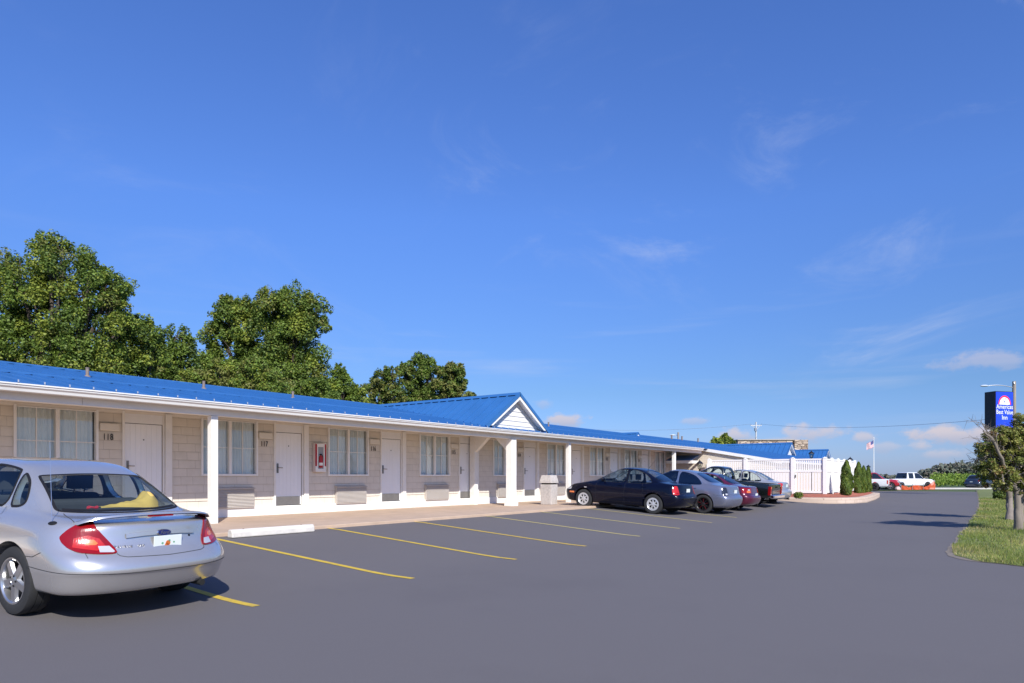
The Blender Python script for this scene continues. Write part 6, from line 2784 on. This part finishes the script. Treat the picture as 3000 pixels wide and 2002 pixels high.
def px_blobs(Z, lst, squash=.9):
    """(px, py, radius in photo pixels, extra depth) -> world blobs around depth Z"""
    out = []
    for q in lst:
        px, py, rp = q[:3]
        dz = q[3] if len(q) > 3 else 0
        c = P(px, py, Z + dz)
        r = rp * (Z + dz) / FPX
        out.append(((c.x, c.y, c.z), (r, r, r * squash)))
    return out


def tree(name, label, Z, lst, n, leaf, seed, cat='tree', group=None, mats=LEAF, stems=None, spiky=.5, bark=BARK, subs=26, trunk_r=.28, skirt=True):
    rs = np.random.default_rng(seed)
    bl = px_blobs(Z, [(q[0], q[1] + .24 * q[2], q[2] * 1.0, *q[3:]) for q in lst])
    # the skirt of foliage that reaches down behind the roof
    if skirt:
        lo = sorted(bl, key=lambda q: q[0][2])[:max(3, len(bl) // 3)]
        low = min(q[0][2] for q in lo)
        z_ = low - 1.2
        while z_ > .8:
            bl += [((q[0][0], q[0][1], z_), q[1]) for q in lo[:: 1 if z_ > low - 2.5 else 2]]
            z_ -= 1.9
        n = int(n * (1.25 + .08 * low))
    cx = sum(b[0][0] for b in bl) / len(bl)
    cy = sum(b[0][1] for b in bl) / len(bl)
    zg = ground_z(cx, cy) if cy < 20 else 0.0
    root = thing(name, label, cat, (cx, cy, zg), group=group, world=True)
    pos, nrm, k = crown_points(bl, n, rs, subs, spiky=spiky)
    size = leaf * rs.uniform(.6, 1.45, size=len(pos))
    me = leaves_mesh('crown', pos, nrm, size, k % len(mats), mats, rs)
    o = bpy.data.objects.new('crown', me)
    COL.objects.link(o)
    o.parent = root
    o.location = (-cx, -cy, -zg)
    rnd = random.Random(seed)
    m = MB()
    zt = max(b[0][2] for b in bl)
    fork = Vector((cx, cy, zg + (zt - zg) * .28))
    m.tube([(cx, cy, zg - .2), (cx + .05, cy, zg + .6), fork], [trunk_r * 1.3, trunk_r, trunk_r * .85], 9)
    for b in bl:
        c = Vector(b[0])
        mid = fork.lerp(c, .5) + Vector((rnd.uniform(-.4, .4), rnd.uniform(-.4, .4), rnd.uniform(0, .5)))
        m.tube([fork - Vector((0, 0, .2)), mid, c, c + Vector((rnd.uniform(-.3, .3), rnd.uniform(-.3, .3), b[1][2] * .7))], [trunk_r * .6, trunk_r * .4, trunk_r * .2, .02], 6)
        for _ in range(5):
            dv = Vector((rnd.gauss(0, 1), rnd.gauss(0, 1), rnd.gauss(.4, .7))).normalized()
            e = c + Vector((dv.x * b[1][0], dv.y * b[1][1], dv.z * b[1][2])) * .85
            m.tube([mid.lerp(c, .6), c.lerp(e, .5) + Vector((0, 0, .1)), e], [trunk_r * .18, trunk_r * .11, .012], 5)
    m.build('trunk', bark, root, smooth=60, fix=False)
    return root


TG = 'trees behind the motel roof'
tree('broadleaf_tree', 'tallest broad tree with spiky top at the far left behind the roof', 34,
     [(60, 800, 85), (190, 760, 75), (150, 720, 52), (120, 900, 110), (270, 850, 85), (330, 830, 52), (250, 960, 105), (350, 950, 60), (40, 1000, 90), (160, 1040, 100), (300, 1050, 80), (-60, 850, 110), (-70, 1000, 110), (110, 985, 90, 3), (330, 880, 45), (270, 775, 38)],
     90000, .135, 11, group=TG, subs=30)
tree('broadleaf_tree', 'low yellow green tree overgrown with vines right of the tallest tree', 36,
     [(385, 960, 52), (425, 970, 45), (370, 1040, 60), (440, 1040, 55), (400, 1090, 60), (330, 1095, 60)], 20000, .15, 12, group=TG, mats=[LEAF[0], LEAF[1], LEAF[2], LEAF[2]])
tree('broadleaf_tree', 'narrow small tree between the two tall trees', 42,
     [(510, 990, 48), (465, 1020, 44), (530, 1040, 48), (450, 1070, 45), (480, 1060, 50), (545, 1090, 45), (500, 1110, 50)], 16000, .16, 13, group=TG, mats=[LEAF[0], LEAF[1], LEAF[0], LEAF[3]])
tree('broadleaf_tree', 'big rounded dense tree right of the small narrow tree', 46,
     [(680, 930, 62), (640, 970, 48), (720, 920, 55), (800, 900, 68), (870, 890, 62), (915, 900, 48), (880, 985, 85), (780, 990, 95), (690, 1030, 85), (640, 1050, 60), (840, 1080, 100), (910, 1070, 50), (740, 1110, 90), (900, 1130, 60), (672, 890, 34), (925, 950, 40), (645, 1110, 70)],
     82000, .165, 14, group=TG, subs=30)
tree('vine_covered_shrub', 'broad low shrub with rusty tints in front of the big rounded tree', 37,
     [(600, 1120, 45), (680, 1110, 50), (740, 1090, 52), (800, 1120, 50), (560, 1110, 40), (640, 1075, 32), (720, 1140, 50)], 20000, .13, 15, cat='shrub', mats=[LEAF[0], LEAF[3], LEAF[2], LEAF[3]], spiky=0, trunk_r=.1)
tree('vine_covered_shrub', 'low leafy shrub at the right foot of the big rounded tree', 42,
     [(880, 1145, 45), (930, 1140, 42), (960, 1165, 35), (850, 1165, 40)], 14000, .14, 16, cat='shrub', mats=[LEAF[0], LEAF[1], LEAF[0], LEAF[2]], spiky=0, trunk_r=.1)
tree('broadleaf_tree', 'small pointed tree in the gap before the last group of trees', 46,
     [(993, 1088, 22), (995, 1112, 30), (1000, 1145, 40), (1035, 1150, 30), (975, 1160, 38), (1045, 1170, 30)], 12000, .17, 17, group=TG, spiky=.9, mats=[LEAF[0], LEAF[0], LEAF[2], LEAF[1]])
tree('broadleaf_tree', 'brownish left tree of the last three behind the gable', 60,
     [(1120, 1110, 36), (1150, 1095, 30), (1095, 1140, 34), (1150, 1150, 40), (1110, 1165, 35)], 13000, .20, 18, group=TG, mats=[LEAF[3], LEAF[1], LEAF[0], LEAF[3]], spiky=.3)
tree('broadleaf_tree', 'tall middle tree of the last three behind the gable', 62,
     [(1230, 1065, 34), (1255, 1070, 30), (1200, 1100, 36), (1250, 1110, 42), (1210, 1140, 40), (1270, 1145, 38), (1185, 1085, 24)], 17000, .21, 19, group=TG, mats=[LEAF[1], LEAF[0], LEAF[3], LEAF[0]], spiky=.3)
tree('broadleaf_tree', 'olive right tree of the last three behind the gable', 61,
     [(1325, 1090, 34), (1345, 1105, 28), (1310, 1120, 36), (1340, 1140, 34), (1310, 1155, 35), (1295, 1085, 20), (1380, 1165, 18)], 15000, .21, 20, group=TG, mats=[LEAF[3], LEAF[1], LEAF[0], LEAF[3]], spiky=.3)
tree('broadleaf_tree', 'small round yellow green tree top over the office roof', 82,
     [(2105, 1296, 20), (2125, 1290, 22), (2140, 1300, 18), (2120, 1310, 26)], 4500, .30, 21, mats=[LEAF[2], LEAF[0], LEAF[2], LEAF[1]], spiky=.2, trunk_r=.2)


# ------------------------------------------------------------------ cedars in the planting bed
def cedar(base, h, w, label, seed):
    rs = np.random.default_rng(seed)
    zb = bed_z(base[0], base[1])
    root = thing('cedar_shrub', label, 'shrub', (base[0], base[1], zb), group='cedars in the planting bed')
    n = 16000
    zz = rs.uniform(.02, 1.0, n) ** .95
    prof = np.interp(zz, [0, .06, .2, .5, .8, .95, 1.0], [.55, .85, 1.0, .92, .62, .28, .06])
    a = rs.uniform(0, 2 * math.pi, n)
    lump = 1 + .16 * np.sin(a * 3 + zz * 9 + seed) + .12 * np.sin(a * 5 - zz * 17)
    rr = prof * w / 2 * lump * rs.uniform(.35, 1.04, n) ** .35
    pos = np.stack([rr * np.cos(a), rr * np.sin(a), zz * h], 1)
    nrm = np.stack([np.cos(a), np.sin(a), np.full(n, .15)], 1) + rs.normal(size=(n, 3)) * .5
    size = rs.uniform(.045, .10, n)
    k = np.where(rs.random(n) < .25, 1, np.where(np.sin(a * 4 + zz * 14) + rs.normal(size=n) * .6 > .7, 2, 0))
    me = leaves_mesh('foliage', pos, nrm, size, k, CEDAR, rs, aspect=.38, up=.75)
    o = bpy.data.objects.new('foliage', me)
    COL.objects.link(o)
    o.parent = root
    m = MB()
    m.tube([(0, 0, -.1), (0, 0, h * .85)], [.05, .012], 7)
    m.build('stem', BARK, root)
    return root


def bed_point(px, py):
    Z = 30.0
    for _ in range(40):
        p = P(px, py, Z)
        Z = FPX * (CAMZ - bed_z(p.x, p.y)) / (py - HZ)
    return P(px, py, Z)


for i, (px, pyb, pyt, wpx, lab) in enumerate(((2480, 1452, 1349, 33, 'tallest front cedar shrub standing apart in the red mulch'), (2515, 1446, 1354, 26, 'second cedar shrub, leftmost of the tight row'),
                                              (2530, 1444.5, 1365, 20, 'third cedar shrub in the middle of the tight row'), (2544, 1442.5, 1368, 18, 'last cedar shrub next to the white pickup'))):
    p = bed_point(px, pyb)
    Z = (p.x * CA + p.y * SA)
    cedar((p.x, p.y), (pyb - pyt) * Z / FPX, wpx * Z / FPX, lab, 40 + i)
# small plant by the gate
p = bed_point(2339, 1454)
rs = np.random.default_rng(77)
sh = thing('small_shrub', 'tiny green shrub in the red mulch below the gate', 'shrub', (p.x, p.y, bed_z(p.x, p.y)))
n = 700
q = rs.normal(size=(n, 3))
q /= np.linalg.norm(q, axis=1, keepdims=True)
pos = q * rs.uniform(.4, 1, (n, 1)) * np.array([.24, .24, .17]) + np.array([0, 0, .14])
o = bpy.data.objects.new('foliage', leaves_mesh('foliage', pos, q + rs.normal(size=(n, 3)) * .6, rs.uniform(.05, .10, n), rs.integers(0, 3, n), LEAF[:3], rs))
COL.objects.link(o)
o.parent = sh
m = MB()
for a in range(6):
    m.tube([(0, 0, 0), (.13 * math.cos(a), .13 * math.sin(a), .2)], [.008, .004], 5)
m.build('stem', BARK, sh)


# ------------------------------------------------------------------ the two ornamental trees on the verge
def verge_tree(base_px, label, seed, stems, blobs, Zc, n, leaf, mats, twigs):
    g = G(*base_px)
    root = thing('ornamental_tree', label, 'tree', (g.x, g.y, 0.0), group='small ornamental trees on the grass verge', world=True)
    rs = np.random.default_rng(seed)
    rnd = random.Random(seed)
    m = MB()
    for st in stems:
        pts = [g.copy()]
        pts[0].z = -.05
        rad = []
        for (px, py, dz, r) in st:
            pts.append(P(px, py, Zc + dz))
        rad = [st[0][3] * 1.35] + [q[3] for q in st]
        # refine the stem with some wobble
        fine, fr = [], []
        for i in range(len(pts) - 1):
            for j in range(4):
                s = j / 4
                w = pts[i].lerp(pts[i + 1], s)
                if i or j:
                    w += Vector((rnd.gauss(0, .012), rnd.gauss(0, .012), rnd.gauss(0, .012)))
                fine.append(w)
                fr.append(rad[i] * (1 - s) + rad[i + 1] * s)
        fine.append(pts[-1])
        fr.append(rad[-1])
        m.tube(fine, fr, 9)
    m.build('trunk', GREYBARK, root, smooth=60, fix=False)
    bl = px_blobs(Zc, blobs)
    m = MB()
    hub = P(*twigs['hub'], Zc)
    for b in bl:
        c = Vector(b[0])
        for _ in range(twigs['per']):
            dv = Vector((rnd.gauss(0, 1), rnd.gauss(0, 1), rnd.gauss(.3, .8))).normalized() * b[1][0] * rnd.uniform(.6, 1.15)
            e = c + dv
            mid = hub.lerp(c, rnd.uniform(.35, .8)) + Vector((rnd.gauss(0, .1), rnd.gauss(0, .1), rnd.gauss(0, .1)))
            m.tube([mid, mid.lerp(e, .5) + Vector((rnd.gauss(0, .06), rnd.gauss(0, .06), rnd.gauss(.05, .06))), e], [.018, .010, .004], 5, cap=False)
    for px, py, px2, py2 in twigs.get('bare', []):
        a, b = P(px, py, Zc), P(px2, py2, Zc + rnd.uniform(-.5, .5))
        for _ in range(5):
            e = b + Vector((rnd.gauss(0, .22), rnd.gauss(0, .22), rnd.gauss(0, .20)))
            mid = a.lerp(e, .5) + Vector((rnd.gauss(0, .09), rnd.gauss(0, .09), rnd.gauss(0, .09)))
            m.tube([a, mid, e], [.013, .007, .0025], 5, cap=False)
            for _ in range(6):
                s = mid.lerp(e, rnd.random())
                m.tube([s, s + Vector((rnd.gauss(0, .12), rnd.gauss(0, .12), rnd.gauss(.03, .12)))], [.005, .002], 4, cap=False)
    m.build('twigs', GREYBARK, root, fix=False)
    pos, nrm, k = crown_points(bl, n, rs, 22, (.22, .40), flat=.8)
    me = leaves_mesh('crown', pos, nrm, leaf * rs.uniform(.5, 1.4, len(pos)), k % 4, mats, rs, aspect=.6)
    o = bpy.data.objects.new('crown', me)
    COL.objects.link(o)
    o.parent = root
    o.location = -Vector(root['world_offset'])
    return root


verge_tree((2984, 1556), 'nearest ornamental tree with thick grey trunk and thinning bronze crown', 61,
           [[(2982, 1500, 0, .085), (2978, 1440, .0, .075), (2960, 1405, 0, .055), (2935, 1345, -.2, .036), (2905, 1285, -.3, .035), (2880, 1262, -.3, .015)],
            [(2988, 1470, .1, .065), (3000, 1400, .2, .06), (3010, 1320, .2, .06), (3000, 1240, .2, .02)],
            [(2992, 1480, .1, .06), (3040, 1410, .1, .05), (3090, 1330, 0, .05), (3110, 1260, 0, .02)],
            [(2982, 1450, .3, .08), (2965, 1380, .5, .06), (2960, 1310, .6, .035), (2955, 1250, .6, .012)]],
           [(2915, 1290, 32), (2955, 1285, 40), (3000, 1262, 50), (3060, 1250, 50), (2945, 1310, 40), (2995, 1300, 45), (3050, 1320, 55), (3110, 1290, 55), (2920, 1345, 30), (3000, 1360, 45), (3090, 1370, 50), (2960, 1340, 38), (2890, 1320, 24), (3030, 1400, 45), (2985, 1415, 32), (2945, 1395, 34), (2905, 1385, 26), (2935, 1425, 26), (3010, 1440, 30)],
           17.6, 44000, .052, DRYLEAF, dict(hub=(2975, 1400), per=9, bare=[(2915, 1300, 2850, 1270), (2925, 1320, 2838, 1315), (2910, 1285, 2862, 1252), (2930, 1330, 2850, 1335)]))
verge_tree((2957, 1525), 'second ornamental tree half hidden behind the nearest one', 62,
           [[(2958, 1470, 0, .09), (2955, 1430, .0, .08), (2940, 1390, 0, .09), (2915, 1350, 0, .05), (2895, 1320, 0, .02)],
            [(2960, 1450, .1, .07), (2975, 1400, .2, .09), (2990, 1340, .2, .05), (2985, 1290, .2, .02)]],
           [(2895, 1350, 32), (2900, 1385, 34), (2930, 1380, 42), (2885, 1320, 26), (2940, 1340, 42), (2910, 1415, 30), (2960, 1400, 36), (2985, 1330, 40), (2940, 1305, 30), (2935, 1425, 26)],
           22.5, 26000, .062, [DRYLEAF[1], LEAF[0], DRYLEAF[0], DRYLEAF[3]], dict(hub=(2950, 1420), per=6))
g = G(2936, 1466)
tree('dark_bush', 'dark round bush on the verge behind the trunks', g.x * CA + g.y * SA, [(2925, 1450, 13), (2940, 1448, 15), (2955, 1452, 13)], 3500, .14, 63, cat='bush',
     mats=[LEAF[1], LEAF[1], DRYLEAF[1], LEAF[1]], spiky=0, trunk_r=.05, skirt=False)

# ------------------------------------------------------------------ crop field, far wood, grass
rs = np.random.default_rng(5)
n = 40000
base = FARA + FARN * 1.6
dirv = (FARB - FARA)
Lf = dirv.length + 40
dirv = dirv.normalized()
s0_ = (G(2732, 1434) - base).dot(dirv)
st_ = rs.uniform(s0_, Lf, n)
row = rs.uniform(0, 22, n) ** 1.0
hh = 1.5 + .25 * np.sin(st_ * .9) + rs.normal(size=n) * .12
zz = rs.uniform(.15, 1.0, n) ** .7
pos = np.stack([base.x + dirv.x * st_ + FARN.x * row, base.y + dirv.y * st_ + FARN.y * row, zz * hh], 1)
pxs = CX + FPX * (pos[:, 0] * SA - pos[:, 1] * CA) / (pos[:, 0] * CA + pos[:, 1] * SA)
pos = pos[pxs > 2728 + 5 * np.sin(row * 2)]          # the crop ends in a ragged edge beside the trucks
n = len(pos)
nrm = rs.normal(size=(n, 3)) + np.array([-CA * .5, -SA * .5, .3])
k = rs.choice(3, n, p=[.5, .2, .3])
me = leaves_mesh('crop_field', pos, nrm, rs.uniform(.2, .48, n), k, [leaf_mat('crop_green', (.15, .24, .03)), LEAF[0], leaf_mat('crop_light', (.25, .33, .05))], rs, aspect=.35)
o = bpy.data.objects.new('crop_field', me)
COL.objects.link(o)
tag(o, 'band of tall green crop beyond the end of the lot', 'crop', kind='stuff')

n = 70000
az = rs.uniform(2500, 3300, n)
Zd = rs.uniform(270, 420, n)
prof = np.interp(az, [2300, 2560, 2660, 2700, 2740, 2800, 2870, 2950, 3100, 3300, 3500], [0, 0, 1, 12, 28, 34, 36, 32, 38, 34, 30])
px_h = prof + 2.2 * np.sin(az * .11) + 1.5 * np.sin(az * .31 + 1) + 1.2 * np.sin(az * .77)
fr = rs.uniform(0, 1, n) ** .6
kx = (az - CX) / FPX
zt = px_h * 345 / FPX * (Zd / 345) ** .3
pos = np.stack([Zd * CA + kx * Zd * SA, Zd * SA - kx * Zd * CA, CAMZ + zt * fr - 1.0], 1)
pos[:, 2] += 1.2 * np.sin(az * .5 + Zd * .2)
nrm = rs.normal(size=(n, 3)) * .7 + np.array([-CA * .4, -SA * .4, .6])
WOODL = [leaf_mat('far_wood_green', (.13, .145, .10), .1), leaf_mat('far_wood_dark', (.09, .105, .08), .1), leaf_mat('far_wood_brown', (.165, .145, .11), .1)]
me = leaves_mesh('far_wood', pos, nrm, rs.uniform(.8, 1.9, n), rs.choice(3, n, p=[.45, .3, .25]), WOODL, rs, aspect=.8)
o = bpy.data.objects.new('far_wood', me)
COL.objects.link(o)
tag(o, 'low wooded hill on the horizon at the right', 'wood', kind='stuff')

n = 130000
xs, ys = [], []
pts = np.array(VERGE)
u_ = 13 + (rs.random(n) ** 1.7) * 40
v_ = rs.uniform(-7, 1.9, n)
ok = np.zeros(n, bool)
for i in range(len(pts)):
    x0, y0 = pts[i]
    x1, y1 = pts[i - 1]
    if y0 != y1:
        ok ^= ((y0 > v_) != (y1 > v_)) & (u_ < (x1 - x0) * (v_ - y0) / (y1 - y0) + x0)
u_, v_ = u_[ok], v_[ok]
n = len(u_)
h = rs.uniform(.03, .085, n) * (1 + .5 * np.sin(u_ * 1.7) * np.sin(v_ * 2.3))
a = rs.uniform(0, 2 * math.pi, n)
lean = rs.normal(size=(n, 2)) * .03
w = .0035 + .004 * (u_ / 30)
v = np.empty((n, 3, 3), dtype=np.float32)
v[:, 0] = np.stack([u_ - np.cos(a) * w, v_ - np.sin(a) * w, np.full(n, .01)], 1)
v[:, 1] = np.stack([u_ + np.cos(a) * w, v_ + np.sin(a) * w, np.full(n, .01)], 1)
v[:, 2] = np.stack([u_ + lean[:, 0], v_ + lean[:, 1], .01 + h], 1)
me = bpy.data.meshes.new('grass')
me.vertices.add(n * 3)
me.vertices.foreach_set('co', v.reshape(-1))
me.loops.add(n * 3)
me.loops.foreach_set('vertex_index', np.arange(n * 3, dtype=np.int32))
me.polygons.add(n)
me.polygons.foreach_set('loop_start', np.arange(0, n * 3, 3, dtype=np.int32))
me.polygons.foreach_set('loop_total', np.full(n, 3, dtype=np.int32))
for m_ in (leaf_mat('grass_green', (.18, .23, .045)), leaf_mat('grass_yellow', (.31, .30, .085)), leaf_mat('grass_straw', (.40, .33, .15))):
    me.materials.append(m_)
patchy = np.sin(u_ * .9 + 1) * np.sin(v_ * 1.9) + rs.normal(size=n) * .6
me.polygons.foreach_set('material_index', np.where(patchy > .9, 2, np.where(patchy > .1, 1, 0)).astype(np.int32))
me.update(calc_edges=True)
o = bpy.data.objects.new('grass', me)
COL.objects.link(o)
tag(o, kind='stuff')
